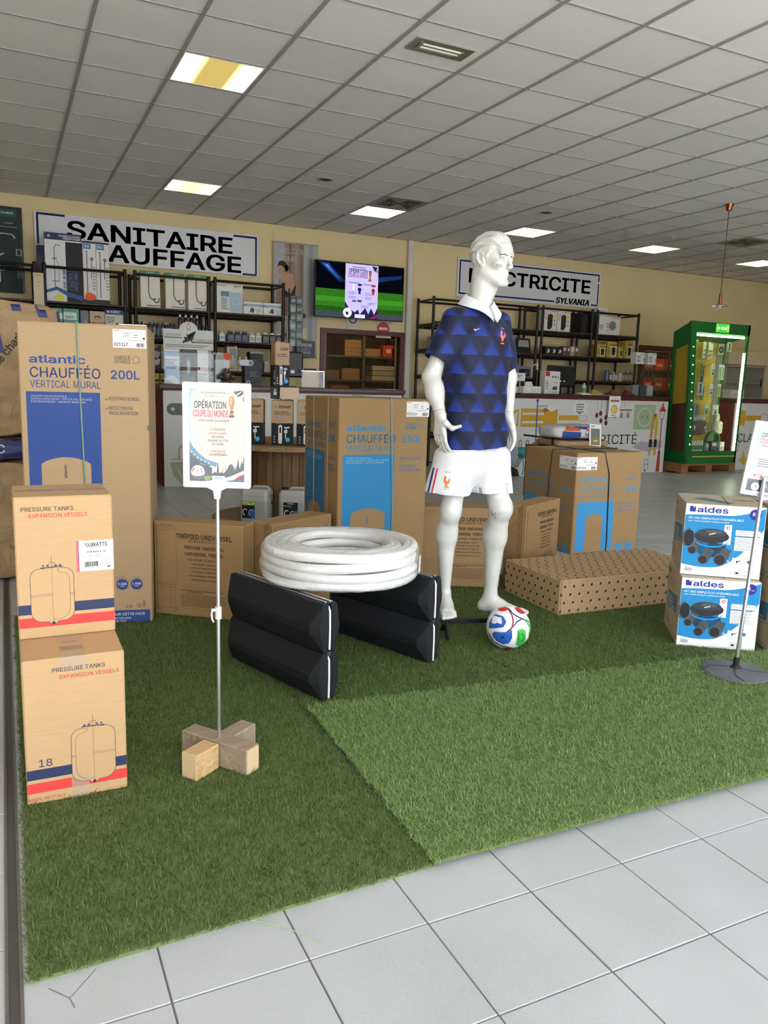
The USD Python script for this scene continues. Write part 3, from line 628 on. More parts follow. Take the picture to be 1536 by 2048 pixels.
def kit_box(label, loc, rz, w=.37, d=.395, h=.352):
    t = thing('ventilation_kit_box', label, 'box', loc, rz)
    part('carton', carton(w, d, h, .003), K_GREYB, t)
    P = Print((0, 0, 0)); k = h / .366
    P.rect('ececee', .002, w - .002, .002, h - .002, 'printed_panel', 0)
    top = [(.003 + (w - .006) * i / 16, k * (.308 + .012 * i / 16 * (1 - i / 16) * 2 + .052 * max(0, (i / 16 - .55) / .45) ** 1.6)) for i in range(17)]
    bot = [(.003 + (w - .006) * i / 16, k * (.056 - .012 * math.sin(math.pi * min(1, i / 9)) + .2 * max(0, (i / 16 - .45) / .55) ** 1.7)) for i in range(17)]
    P.poly(BLUE, top + bot[::-1], 'printed_panel', 1)
    P.poly('2a2f93', [(.02, k * .325), (.02, k * .353), (.036, k * .353), (.036, k * .343), (.047, k * .353), (.047, k * .325)], 'logo', 2); P.text('2a2f93', 'aldes', .055, k * .325, .0265, .142, True)
    P.text('d6e6f2', 'KIT VMC SIMPLE FLUX HYGRORÉGLABLE', .018, k * .289, .0098, .252, True, layer=3); P.text('d6e6f2', 'pour 1 cuisine et jusqu’à 4 sanitaires en maison', .018, k * .276, .0062, .19, True, layer=3)
    P.disc('2a2f93', .322, k * .327, .027, 'printed_panel', 3); P.text('e8e8ee', '8', .308, k * .322, .016, bold=True, layer=4); P.text('e8e8ee', 'ANS', .324, k * .318, .006, layer=4)
    fan_drawing(P, k, .004, 0)
    P.rect('eeeeef', .187, .221, k * .168, k * .268, 'printed_panel', 3); P.disc('c8506a', .204, k * .253, .0085, 'printed_panel', 4); P.disc('eeeeef', .205, k * .253, .0045, 'printed_panel', 5); P.lines('9a9aa0', .194, .214, k * .238, 1, .01, .0012)
    P.rect('e6ebf0', .24, .352, k * .217, k * .245, 'printed_panel', 3); P.text('3e7fae', 'CLASSIC', .244, k * .224, .0068, .05, layer=4); P.lines('7d8791', .245, .31, k * .24, 1, .01, .0018, layer=4); P.rect('6a7a88', .24, .352, k * .213, k * .2165, 'printed_panel', 3)
    P.rect('e9eaec', .24, .352, k * .141, k * .21, 'printed_panel', 3); P.lines('7b8086', .245, .345, k * .203, 9, .0068, .0016, .35, 7, layer=4)
    P.rect('f4f8fa', .213, .222, k * .0835, k * .0865, 'lettering', 3); P.rect('f4f8fa', .216, .219, k * .0805, k * .0895, 'lettering', 3)
    P.poly('dfe1e3', Polygon([(.24, .056 * k), (.24, .1 * k), (.3, .1 * k), (.3, .056 * k)]).buffer(.004), 'picture', 3); P.poly('3a3d40', [(.255, .09 * k), (.275, .09 * k), (.275, .087 * k), (.262, .086 * k), (.261, .078 * k), (.256, .078 * k)], 'picture', 4); P.disc('3a3f9c', .313, .087 * k, .008, 'picture', 4); P.text('e8e8ee', 'x3', .308, .084 * k, .006, layer=5)
    for u in (.253, .284): P.line('55585c', [(u, .017 * k), (u, .038 * k), (u + .023, .038 * k), (u + .023, .017 * k)], .0012, closed=True)
    P.rect('33363a', .258, .271, .022 * k, .032 * k, 'lettering', 2)
    P.lines('8c8f94', .019, .05, .042 * k, 1, .01, .0014); P.bars('8c8f94', .019, .055, .02 * k, .037 * k, 8)
    P.flush(t)
    P = Print((0, d, 0), (0, -1, 0)); P.text('5a554a', 'aldes', .02, k * .318, .022, .09, True); P.poly('4a7c9c', [(.06, k * .215), (.33, k * .245), (.33, k * .15), (.06, k * .12)]); P.lines('d8d2c4', .09, .3, k * .2, 4, .018, .006, .4, 2); P.lines('6f685a', .03, .3, k * .295, 4, .012, .0025, .4, 3); P.line('5a554a', [(.25, k * .13), (.36, k * .14), (.36, k * .03), (.25, k * .02)], .002, closed=True); P.lines('6f685a', .03, .2, k * .1, 5, .012, .0025, .4, 6); P.flush(t)
    P = Print((0, 0, h), (1, 0, 0), (0, 1, 0)); P.poly('587a86', [(.05, .2), (.19, .05), (.24, .09), (.12, .25)]); P.line('3a3f44', [(.2, .02), (.22, .36)], .004); P.text('6a6254', 'aldes', .25, .2, .03, .1, True); P.flush(t)
    return t
kit_box('lower white and blue ventilation kit box of the stack behind the right-hand poster stand', (2.985, 2.735, .012), math.radians(-37))
kit_box('upper white and blue ventilation kit box of the stack behind the right-hand poster stand', (3.02, 2.785, .366), math.radians(-40), h=.36)
kit_box('lower box of the ventilation kit stack cut off by the right edge', (3.335, 2.475, .012), math.radians(-30))
kit_box('upper box of the ventilation kit stack cut off by the right edge', (3.345, 2.50, .366), math.radians(-31), h=.36)
# ---------------------------------------------------------------- rubber blocks and the coil of hose
foam = custom('black_foam_rubber', {'tc': ('texture_coordinate', {}), 'v': ('voronoi_texture', dict(scale=330.0)), 'n': ('noise_texture', dict(scale=500.0, detail=2.0)), 'r': ('rgb_ramp', dict(ramp=[(0, hexc('0c0d10')), (.62, hexc('14161b')), (.8, hexc('2a2d34'))])), 'b': ('bump', dict(strength=0.5, distance=0.002)), 'p': ('principled_bsdf', dict(roughness=0.75, specular_ior_level=0.35))},
    [('tc.object', 'v.vector'), ('tc.object', 'n.vector'), ('n.fac', 'r.fac'), ('r.color', 'p.base_color'), ('v.distance', 'b.height'), ('b.normal', 'p.normal')])
white_strip = M('white_strip', 'ecedee', rough=0.4)
def block(label, near, dirv, z, rail=True):
    L, H = .64, .198
    ang = math.atan2(dirv[1], dirv[0])
    t = thing('mounting_block', label, 'mounting block', (near[0], near[1], z), ang)     # local x runs from the near end to the far end
    for s in (-1, 1):
        prof = [(.007, .0), (.030, .0), (.074, .082), (.076, .112), (.042, .186), (.036, H), (.007, H)]
        P = []
        for x, k in ((0, .62), (.035, 1), (L - .035, 1), (L, .62)):
            for a, b in prof:
                aa = .007 + (a - .007) * (1 if k == 1 else (.62 if a > .05 else .9)); P.append((x, s * aa, b))
        P += [(-.006, s * .012, .02), (-.006, s * .012, H - .03), (-.006, s * .03, .09)]
        part('foam_half', hull(P), foam, t)
    part('web', bx(.008, L - .008, -.008, .008, .002, H - .012), M('web_black', '090a0c', rough=0.8), t)
    part('end_strip', tube([(.03, .004, H - .012), (.004, .004, H - .014), (-.005, .004, H - .028), (-.007, .004, .1), (-.006, .004, .012)], .0042, 6), white_strip, t)
    if rail:
        for s in (-1, 1): part('rail', cbx(.012, L - .012, s * .011 - .004, s * .011 + .004, H - .004, H + .006, .001), alu, t)
        part('rail_channel', bx(.012, L - .012, -.008, .008, H - .012, H - .003), M('rail_dark', '55585c', rough=0.35, metal=0.8), t)
        part('white_inlay', bx(.02, L - .02, -.03, -.018, H - .003, H + .001), white_strip, t)
    else:
        part('clip', bx(.0, .03, -.012, .012, H - .014, H + .004), M('clip_metal', '6a6d72', rough=0.35, metal=0.8), t)
    return t
LN, LD, RN, RD = (1.115, 2.742), (-.316, .949), (1.715, 2.965), (-.36, .933)
block('lower black foam mounting block of the left pair under the hose coil', LN, LD, .012, False)
block('upper black foam mounting block of the left pair, with white rail inlay on top', LN, LD, .213)
block('lower black foam mounting block of the right pair under the hose coil', RN, RD, .012, False)
block('upper black foam mounting block of the right pair, beside the foot of the mannequin', RN, RD, .213)

hose_m = custom('white_corrugated_hose', {'tc': ('texture_coordinate', {}), 'n': ('noise_texture', dict(scale=9.0, detail=4.0)), 'mp': ('mapping', dict(scale=(1, 1, 1))), 'n2': ('noise_texture', dict(scale=38.0, detail=4.0, distortion=3.0)),
    'r': ('rgb_ramp', dict(ramp=[(0.3, hexc('dfe0e2')), (0.7, hexc('f3f3f3'))])), 'b': ('bump', dict(strength=0.55, distance=0.004)), 'p': ('principled_bsdf', dict(roughness=0.35, coat_weight=0.6, coat_roughness=0.12))},
    [('tc.object', 'n.vector'), ('tc.object', 'n2.vector'), ('n.fac', 'r.fac'), ('r.color', 'p.base_color'), ('n2.fac', 'b.height'), ('b.normal', 'p.normal')])
HC = (1.32, 3.14)
t = thing('hose_coil', 'shrink-wrapped coil of white corrugated hose lying across the black blocks', 'hose', (HC[0], HC[1], .421))
rg = random.Random(3)
def ring_turn(R, z, r, ph):
    n = 260; V, F = [], []; m = 12
    for i in range(n):
        th = 2 * math.pi * i / n
        rr = r * (1 + .025 * (i % 2)); Rr = R + .004 * math.sin(2 * th + ph) + .003 * math.sin(5 * th + 2 * ph); zz = z + .003 * math.sin(3 * th + ph)
        for k in range(m):
            a = 2 * math.pi * k / m; q = Rr + rr * math.cos(a); V.append((q * math.cos(th), q * math.sin(th), zz + rr * math.sin(a)))
    for i in range(n):
        j = (i + 1) % n
        for k in range(m):
            l = (k + 1) % m; F += [(i * m + k, j * m + k, j * m + l), (i * m + k, j * m + l, i * m + l)]
    return trimesh.Trimesh(np.array(V), np.array(F), process=False)
for lay in range(4):
    for k in range(4):
        if 0 < lay < 3 and k in (1, 2): continue
        part('hose_turn', ring_turn(.326 - .037 * k + (.006 if lay % 2 else 0) - (.012 if lay == 3 and k == 0 else 0), .020 + .0385 * lay, .0198, rg.uniform(0, 6)), hose_m, t, smooth=40)
film = custom('shrink_film', {'t': ('transparent_bsdf', dict(color=(.97, .97, .96))), 'g': ('principled_bsdf', dict(base_color=hexc('e4dfd6'), roughness=0.1)), 'lw': ('layer_weight', dict(blend=0.3)), 'mr': ('map_range', dict(to_min=.10, to_max=.5)), 'm': ('mix_closure', {}), 'tc': ('texture_coordinate', {}), 'n': ('noise_texture', dict(scale=16.0, detail=5.0, distortion=2.5)), 'b': ('bump', dict(strength=0.9, distance=0.02))},
    [('tc.object', 'n.vector'), ('n.fac', 'b.height'), ('b.normal', 'g.normal'), ('lw.facing', 'mr.value'), ('mr.result', 'm.fac'), ('t.BSDF', 'm.closure1'), ('g.BSDF', 'm.closure2')], surface='m.closure')
prof = [(.188, .05), (.186, .13), (.2, .156), (.25, .161), (.31, .158), (.343, .145), (.353, .115), (.349, .09), (.354, .06), (.352, .03), (.34, .004), (.3, -.0005)]
V = []; n = 72
fm = lathe(prof, n); fv = np.array(fm.vertices); th = np.arctan2(fv[:, 1], fv[:, 0]); w = 1 + .006 * np.sin(17 * th + 3 * fv[:, 2] / .05) + .004 * np.sin(31 * th); fm.vertices = np.c_[fv[:, 0] * w, fv[:, 1] * w, fv[:, 2] + .0015 * np.sin(23 * th)]
part('shrink_wrap', fm, film, t, smooth=True)
P = Print(np.array([.354 * math.cos(-.62), .354 * math.sin(-.62), .03]) + np.array([.0, .0, .0]) - .0, U=(math.sin(.62), math.cos(.62), 0), lift=.004)
P.rect('f2f2f0', -.03, .035, .0, .075, 'paper_label'); P.lines('77777c', -.025, .03, .07, 5, .009, .002, .4, 3); P.rect('333338', .012, .02, .012, .03, 'small_print', 2); P.flush(t)

# ---------------------------------------------------------------- poster stands
def poster(P, w, h, dim=1):
    """The campaign poster, drawn on a rectangle of w x h from the print's origin."""
    X = lambda x: (x - 270) / 860 * w
    Y = lambda y: (1 - (y - 260) / 1460) * h
    q = lambda pts: [(X(a), Y(b)) for a, b in pts]
    T = lambda c, s, x0, x1, yb, yt, bold=False, sl=0: P.text(c, s, X(x0), Y(yb), (yb - yt) / 1460 * h, (x1 - x0) / 860 * w, bold, layer=6, slant=sl)
    clip = sbox(0, 0, w, h)
    def poly(c, pts, l=1, name='picture'): P.poly(c, Polygon(q(pts)).buffer(0).intersection(clip), name, l)
    P.rect('cfc5b7', 0, w, 0, h, 'poster_paper', 0)
    poly('bcc6d0', [(270, 260), (420, 260), (330, 500), (300, 800), (330, 1050), (420, 1250), (270, 1200)], 1)
    poly('a3b8cc', [(270, 260), (350, 260), (290, 420), (285, 800), (300, 1050), (270, 1100)], 2)
    poly('d3c8b4', [(700, 260), (1130, 260), (1130, 1000), (1000, 800)], 1)
    T('3c3f49', 'DU 11/06/26 AU 19/07/26', 455, 842, 328, 304, True)
    for x0, x1, y in ((372, 435, 312), (860, 915, 320), (505, 600, 364), (715, 805, 372), (330, 408, 752), (910, 985, 750)): P.rect('6b6257', X(x0), X(x1), Y(y + 3), Y(y - 1), 'small_print', 6)
    for x in (620, 655, 693): P.disc('2e3038', X(x), Y(368), .009 * w, 'small_print', 6)
    T('23262f', 'OPÉRATION', 345, 848, 560, 455, True); T('c6283a', 'COUPE DU MONDE', 330, 875, 692, 592, True)
    T('2d3038', 'VIVEZ LES MATCHS EN GRAND', 415, 895, 768, 740, True)
    for s, x0, x1, y, c in (('À L’OCCASION DE', 598, 828, 908, '3a3d46'), ('LA COUPE DU MONDE,', 568, 858, 968, 'c6283a'), ('NOS AGENCES', 622, 812, 1026, '3a3d46'), ('S’ENGAGENT AUX CÔTÉS', 555, 880, 1085, '3a3d46'), ('DES JOUEURS.', 622, 812, 1140, '3a3d46'), ('OFFRE RÉSERVÉE', 604, 834, 1256, 'c6283a'), ('AUX PROFESSIONNELS', 582, 868, 1308, '3a3d46')): T(c, s, x0, x1, y, y - 34, True)
    for x in (645, 687, 722, 757, 800): P.disc('8a7d70', X(x), Y(1178), .005 * w, 'small_print', 6)
    # a plain golden cup
    poly('b9722c', [(895, 400), (905, 375), (930, 362), (958, 370), (975, 395), (972, 430), (980, 470), (962, 530), (950, 585), (960, 640), (975, 695), (888, 695), (905, 640), (915, 585), (905, 530), (888, 480), (893, 430)], 4); poly('e2a85c', [(908, 395), (935, 375), (945, 430), (925, 520), (910, 470)], 5); poly('3c2a20', [(905, 600), (960, 600), (966, 622), (902, 622)], 5); poly('3c2a20', [(896, 665), (970, 665), (976, 697), (886, 697)], 5)
    for p in ([(960, 290), (1110, 268), (1040, 310), (985, 330)], [(1020, 350), (1115, 275), (1110, 330), (1060, 360), (1020, 380)], [(1000, 330), (1040, 300), (1010, 345)]): poly('2a2f3d', p, 3)
    poly('c6283a', [(1095, 395), (1122, 370), (1122, 440), (1100, 440), (1112, 410)], 3)
    # stadium bowl, ball, skyline
    poly('4c7f9e', [(270, 1080), (330, 1180), (430, 1290), (540, 1370), (690, 1420), (690, 1490), (560, 1460), (430, 1400), (330, 1310), (270, 1230)], 3)
    poly('1f3346', [(270, 1300), (340, 1350), (440, 1440), (560, 1480), (620, 1500), (620, 1720), (270, 1720)], 3); poly('274a63', [(270, 1235), (340, 1300), (440, 1390), (560, 1440), (600, 1480), (560, 1480), (430, 1430), (330, 1350), (270, 1310)], 4)
    for x, y in ((300, 1255), (345, 1300), (395, 1345), (450, 1378), (510, 1408), (570, 1430)): P.disc('cfeefa', X(x), Y(y), .014 * w, 'picture', 6)
    rr = random.Random(4)
    for k in range(16): P.disc('5b7c99', X(rr.uniform(280, 520)), Y(rr.uniform(880, 1280)), .004 * w, 'picture', 3)
    poly('6e8a3a', [(480, 1640), (620, 1630), (600, 1690), (520, 1715)], 4)
    P.disc('eceae8', X(398), Y(1575), .123 * w, 'picture', 5, .123 * w); poly('4b4c50', [(300, 1620), (350, 1640), (440, 1640), (497, 1615), (480, 1670), (430, 1695), (360, 1695), (315, 1665)], 6); poly('a02334', [(420, 1480), (450, 1520), (475, 1590), (492, 1640), (470, 1600), (445, 1540)], 7); poly('a02334', [(330, 1500), (350, 1520), (318, 1570), (300, 1620), (302, 1570)], 7); P.rect('3a3a3e', X(388), X(400), Y(1600), Y(1545), 'picture', 7)
    poly('20303f', [(600, 1720), (610, 1600), (640, 1590), (665, 1560), (690, 1590), (705, 1480), (697, 1420), (712, 1420), (725, 1490), (728, 1590), (760, 1570), (800, 1590), (850, 1540), (880, 1470), (905, 1440), (940, 1440), (965, 1490), (985, 1540), (995, 1430), (1005, 1520), (1020, 1400), (1036, 1340), (1048, 1480), (1060, 1500), (1072, 1440), (1095, 1380), (1105, 1440), (1125, 1280), (1132, 1720)], 4)
    for x in (782, 832): poly('20303f', [(x, 1590), (x + 3, 1490), (x + 8, 1490), (x + 10, 1590)], 4)
    poly('e9e4e0', [(520, 1720), (700, 1690), (900, 1640), (1130, 1530), (1132, 1600), (960, 1690), (800, 1720)], 6); poly('b8283a', [(960, 1690), (1050, 1620), (1125, 1590), (1120, 1625), (1040, 1660)], 7); poly('2c4a78', [(800, 1720), (1000, 1690), (1132, 1640), (1132, 1720)], 7)
    P.poly('dfe8f2', Polygon(q([(630, 1640), (815, 1640), (815, 1690), (630, 1690)])).buffer(.01 * w), 'picture', 8); P.text('3c4f8a', 'cedeo', X(650), Y(1682), .022 * h, .16 * w, True, layer=9)
white_plastic = M('white_plastic', 'cdcecf', rough=0.3, var=0.02, vscale=8)
def poster_plate(t, o, U, V, w, h, draw):
    o, U, V = np.array(o, float), np.array(U, float), np.array(V, float); N = np.cross(U, V); fr = frame(o, U, V)
    outer, inner = sbox(-.010, -.010, w + .010, h + .010).buffer(.006), sbox(.004, .004, w - .004, h - .004)
    part('frame', prism(outer.difference(inner), .012, frame(o - N * .006, U, V)), white_plastic, t)
    part('backboard', prism(sbox(0, 0, w, h), .006, frame(o - N * .004, U, V)), white_plastic, t)
    P = Print(o + N * .0022 + U * .004 + V * .004, U, V, step=.00006); draw(P, w - .008, h - .008); P.flush(t)
    part('cover_sheet', prism(sbox(.003, .003, w - .003, h - .003), .0006, frame(o + N * .0042, U, V)), clear, t)
    part('frame_seam', cat_([prism(sbox(w * k - .0004, h - .003, w * k + .0004, h + .016), .0004, frame(o + N * .0061, U, V)) for k in (.33, .55, .75)]), M('seam_grey', 'a9abae', rough=0.5), t)
t = thing('poster_stand', 'poster stand on a cross of two wooden beams, pole rising to a white framed poster', 'sign', (.592, 2.402, 0))
W1, W2 = wood('weathered_beam', '80705e', 'a5937d', 0, 9, .75), wood('fresh_beam', 'b48d58', 'd8b98a', 0, 9, .65)
def beam(parent, a, b, wd, z0, z1, m, endm):
    a, b = np.array(a), np.array(b); d = b - a; L = np.linalg.norm(d); d /= L
    g = cbx(0, L, -wd / 2, wd / 2, z0, z1, .003); fr_ = frame((a[0], a[1], 0), (d[0], d[1], 0), (-d[1], d[0], 0)); g.apply_transform(fr_)
    e = part('beam', g, m, parent)
    for x, s in ((-.0008, 1), (L + .0008, -1)):
        c = bx(min(x, x + .002 * s), max(x, x + .002 * s), -wd / 2 + .003, wd / 2 - .003, z0 + .003, z1 - .003); c.apply_transform(fr_); part('end_grain', c, endm, parent)
endg = custom('end_grain', {'tc': ('texture_coordinate', {}), 'w': ('wave_texture', dict(wave_type='rings', rings_direction='x', scale=90.0, distortion=4.0, detail=2.0)), 'r': ('rgb_ramp', dict(ramp=[(0, hexc('c3a37a')), (1, hexc('dcc39c'))])), 'p': ('principled_bsdf', dict(roughness=.7))}, [('tc.object', 'w.vector'), ('w.fac', 'r.fac'), ('r.color', 'p.base_color')])
beam(t, (.081, -.112), (-.077, .116), .064, .012, .1, W1, endg)
beam(t, (-.116, -.078), (-.030, -.018), .064, .012, .098, W2, endg); beam(t, (.030, .020), (.124, .085), .064, .012, .098, W1, endg)
part('pole', tube([(0, 0, .098), (-.002, .0, .93)], .0062, 12), alu, t, smooth=40)
part('pole_clamp', cat_([cyl((-.001, 0, .505), (-.001, 0, .545), .0105, n=14), bx(-.024, -.008, -.004, .004, .532, .540), tube([(-.02, -.002, .536), (-.024, -.004, .525), (-.022, -.004, .505), (-.017, -.004, .497)], .0032, 6)]), white_plastic, t)
r_, f_ = np.array([.899, -.438, 0]), np.array([.438, .899, 0])
part('holder', cat_([prism(Polygon([(-.045, .022), (.045, .022), (.045, .012), (.012, -.004), (.0085, -.03), (-.0085, -.03), (-.012, -.004), (-.045, .012)]), .014, frame(np.array([-.002, 0, .925]) + f_ * .007, r_, (0, 0, 1)))]), white_plastic, t)
poster_plate(t, np.array([-.002, 0, .946]) - r_ * .089, r_, (0, 0, 1), .178, .292, poster)

def poster2(P, w, h):
    X = lambda x: x * w
    P.rect('cfcfce', 0, w, 0, h, 'poster_paper', 0); cl = sbox(0, 0, w, h)
    P.poly('afc2ce', Polygon([(0, h), (.12 * w, h), (.05 * w, .5 * h), (.2 * w, .25 * h), (0, .2 * h)]).intersection(cl), 'picture', 1)
    P.text('23262f', 'OPÉRATION', .12 * w, .83 * h, .07 * h, .6 * w, True); P.text('c6283a', 'COUPE DU MONDE', .10 * w, .74 * h, .07 * h, .66 * w, True); P.lines('6b6257', .3 * w, .7 * w, .96 * h, 1, .01, .006, 0); P.lines('8b8276', .14 * w, .7 * w, .71 * h, 1, .01, .005, 0)
    P.line('9a9490', [(.1 * w, .3 * h), (.1 * w, .62 * h), (.92 * w, .62 * h), (.92 * w, .3 * h)], .0008, closed=True); P.lines('55585f', .16 * w, .85 * w, .5 * h, 4, .035 * h, .012 * h, .3, 2); P.rect('c6283a', .13 * w, .33 * w, .22 * h, .26 * h, 'picture', 3); P.text('f4eeee', 'MENU', .16 * w, .225 * h, .025 * h, .14 * w, True, layer=4); P.lines('55585f', .38 * w, .8 * w, .25 * h, 2, .025 * h, .01 * h, .3, 3)
    P.rect('2c4050', 0, w, 0, .18 * h, 'picture', 2)
    for k in range(14):
        a = random.Random(k); P.poly(('35a0ae', '1f2c38', '8fc7cf', 'c23b48', 'e4e6e8')[k % 5], affinity.translate(Point(0, 0).buffer(.03 * w + a.random() * .05 * w, quad_segs=2), a.uniform(.1, .9) * w, a.uniform(.02, .15) * h).intersection(cl), 'picture', 3 + k % 3)
    P.disc('ecebea', .22 * w, .07 * h, .1 * w, 'picture', 7); P.poly('a02334', [(.2 * w, .1 * h), (.26 * w, .08 * h), (.24 * w, .05 * h)], 'picture', 8)
t = thing('poster_stand', 'poster stand with a leaning pole and round dark grey base at the right edge', 'sign', (2.915, 2.32, .014))
part('base_disc', lathe([(.001, .036), (.03, .036), (.1, .032), (.138, .025), (.146, .016), (.142, .012), (.001, .012)], 40), M('grey_base', '5b5c60', rough=0.5, var=0.1, vscale=20), t, smooth=40)
part('base_rib', cat_([tube([(.03 * math.cos(a), .03 * math.sin(a), .0365), (.1 * math.cos(a + .15), .1 * math.sin(a + .15), .033), (.138 * math.cos(a + .4), .138 * math.sin(a + .4), .026)], .0018, 5) for a in (.6, 2.2, 3.7, 5.3)]), M('base_dark', '2f3033', rough=0.5), t)
part('pole_socket', lathe([(.026, .036), (.022, .042), (.013, .048), (.0125, .085), (.001, .086)], 20, (.004, .002, 0)), black_plastic, t, smooth=40)
part('pole', tube([(.004, .002, .05), (.0375, -.012, .9)], .0085, 14), alu, t, smooth=40)
V2 = np.array([.1145 * .899, -.1145 * .438, .9934]); U2 = np.array([.899 * .9934, -.438 * .9934, -.1145])
o2 = np.array([-.024, .036, .838])
part('holder', prism(Polygon([(.05, -.004), (.13, -.004), (.105, -.03), (.075, -.03)]), .012, frame(o2 + np.cross(U2, V2) * -.006, U2, V2)), white_plastic, t)
poster_plate(t, o2, U2, V2, .19, .29, poster2)

# ---------------------------------------------------------------- cable reel with its load
t = thing('cable_reel', 'upturned wooden cable reel with an upright slatted core, standing on the tiles', 'cable reel', (2.24, 6.66, 0))
slat_m = [wood('reel_slat_%d' % k, a, b, 2, 5, .75) for k, (a, b) in enumerate((('5e452c', '8a6a45'), ('6b5033', '967550'), ('553d27', '7d5e3c')))]
fl_m = wood('reel_flange', '7c6040', 'ab8c63', 0, 6, .75)
for z0, z1 in ((.01, .055), (.685, .722)):
    disc = Point(0, 0).buffer(.63, quad_segs=16); k = 0
    x = -.63
    while x < .62:
        b = disc.intersection(sbox(-1, x + .0015, 1, x + .1385))
        if not b.is_empty: part('flange_board', prism(b, z1 - z0, trimesh.transformations.rotation_matrix(-.46, (0, 0, 1)) @ trimesh.transformations.translation_matrix((0, 0, z0))), fl_m, t)
        x += .14
part('flange_rim', lathe([(.632, .012), (.634, .053)], 48), fl_m, t)
ra = random.Random(8)
a = 0
while a < 2 * math.pi - .05:
    wd = ra.uniform(.19, .27); a1 = min(a + wd, 2 * math.pi)
    P_ = [(.33 * math.cos(x) * q, .33 * math.sin(x) * q, z) for x in (a + .006, a1 - .006) for q in (1 + ra.uniform(-.004, .006), .93) for z in (.055, .685)]
    part('core_slat', hull(P_), slat_m[ra.randrange(3)], t); a = a1
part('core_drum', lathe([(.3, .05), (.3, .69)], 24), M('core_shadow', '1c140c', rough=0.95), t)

jerry_m = custom('translucent_canister', {'tc': ('texture_coordinate', {}), 'sx': ('separate_xyz', {}), 'r': ('rgb_ramp', dict(ramp=[(0, hexc('a4a8a4')), (.2, hexc('a9aca8')), (.205, hexc('bdbdb6')), (1, hexc('c4c4bd'))])), 'p': ('principled_bsdf', dict(roughness=0.35, subsurface_weight=0.25, subsurface_scale=0.02))}, [('tc.object', 'sx.vector'), ('sx.z', 'r.fac'), ('r.color', 'p.base_color')])
def jerrycan(label, loc, rz, w, d, h, band):
    t = thing('jerrycan', label, 'canister', loc, rz, group=None)
    c = m3.CrossSection.square((w - .06, d - .06)).translate((-(w - .06) / 2, -(d - .06) / 2)).offset(.03, m3.JoinType.Round, 2, 24)
    lay = [(0, .93), (.012, 1), (h * .72, 1), (h * .74, .985), (h * .77, .985), (h * .79, 1), (h * .88, .98), (h * .94, .88), (h * .955, .8)]
    ring = np.array(c.to_polygons()[0]); n = len(ring); V, F = [], []
    for z, s in lay: V += [(x * s, y * s, z) for x, y in ring]
    for i in range(len(lay) - 1):
        for k in range(n): l = (k + 1) % n; F += [(i * n + k, i * n + l, (i + 1) * n + l), (i * n + k, (i + 1) * n + l, (i + 1) * n + k)]
    V += [(0, 0, h * .955), (0, 0, 0)]; b = (len(lay) - 1) * n
    for k in range(n): l = (k + 1) % n; F += [(b + k, b + l, len(V) - 2), (l, k, len(V) - 1)]
    part('body', (np.array(V), np.array(F)), jerry_m, t, smooth=35)
    part('handle', tube([(-.03, 0, h * .95), (-.02, 0, h * .995), (.02, 0, h), (.08, 0, h), (.1, 0, h * .985), (.105, 0, h * .94)], .013, 10), jerry_m, t, smooth=40)
    part('screw_cap', cat_([cyl((-.075, 0, h * .94), (-.075, 0, h * 1.0), .027, n=20), cyl((-.075, 0, h * 1.0), (-.075, 0, h * 1.005), .024, n=20)]), black_plastic, t)
    P = Print((-w / 2, -d / 2, 0), lift=.0012); a, b_ = (.02, .13) if band else (.045, .165)
    P.rect('14201f' if not band else '171a22', a, b_, .055, .2, 'label_sheet')
    if band: P.rect('9ab83c', a, b_, .165, .2, 'label_sheet', 1); P.text('e9f0d4', 'ANTIGEL', a + .008, .183, .008, .05, True); P.lines('e9f0d4', a + .05, b_ - .01, .175, 1, .01, .005, .2, layer=2); P.disc('dfe8c0', b_ - .012, .183, .007, 'label_sheet', 2)
    else: P.text('e4ebea', 'GLYCOL', a + .035, .184, .011, .05, True); P.rect('c9d4d4', a, a + .07, .168, .172, 'label_sheet', 2); P.text('9fb0b2', 'ANTIGEL', a + .045, .155, .006, .03)
    for u, s in ((a + .026, 1), (a + .075, .8)):
        P.line('dfe5ea', [(u + .018 * s * math.cos(x * .35 + .6), .105 + .028 * s * math.sin(x * .35 + .6)) for x in range(12)], .007 * s, 'picture', 2)
    P.poly('2c63b0', [(b_ - .035, .057), (b_ - .004, .057), (b_ - .004, .13), (b_ - .02, .14), (b_ - .04, .1)], 'picture', 1); P.disc('3f444d', a + .06, .08, .015, 'picture', 1); P.flush(t)
    P = Print((w / 2, -d / 2, 0), (0, 1, 0), lift=.0012)
    P.rect('e6e6e2', .05, .14, .05, .2, 'label_sheet'); P.rect('22252a', .11, .135, .165, .195, 'label_sheet', 1); P.lines('55585c', .055, .1, .19, 4, .008, .003, .4, 2)
    for k in range(5): P.rect('33363a', .06, .08, .065 + k * .02, .075 + k * .02, 'label_sheet', 1); P.lines('77797c', .09, .13, .075 + k * .02, 2, .006, .002, .4, k)
    P.flush(t)
jerrycan('translucent jerrycan with a green band on its label, left of the two by the reel', (1.895, 6.34, .058), -.62, .235, .19, .315, True)
jerrycan('translucent jerrycan with a dark teal label, right of the two by the reel', (2.175, 6.20, .058), -.5, .235, .19, .312, False)

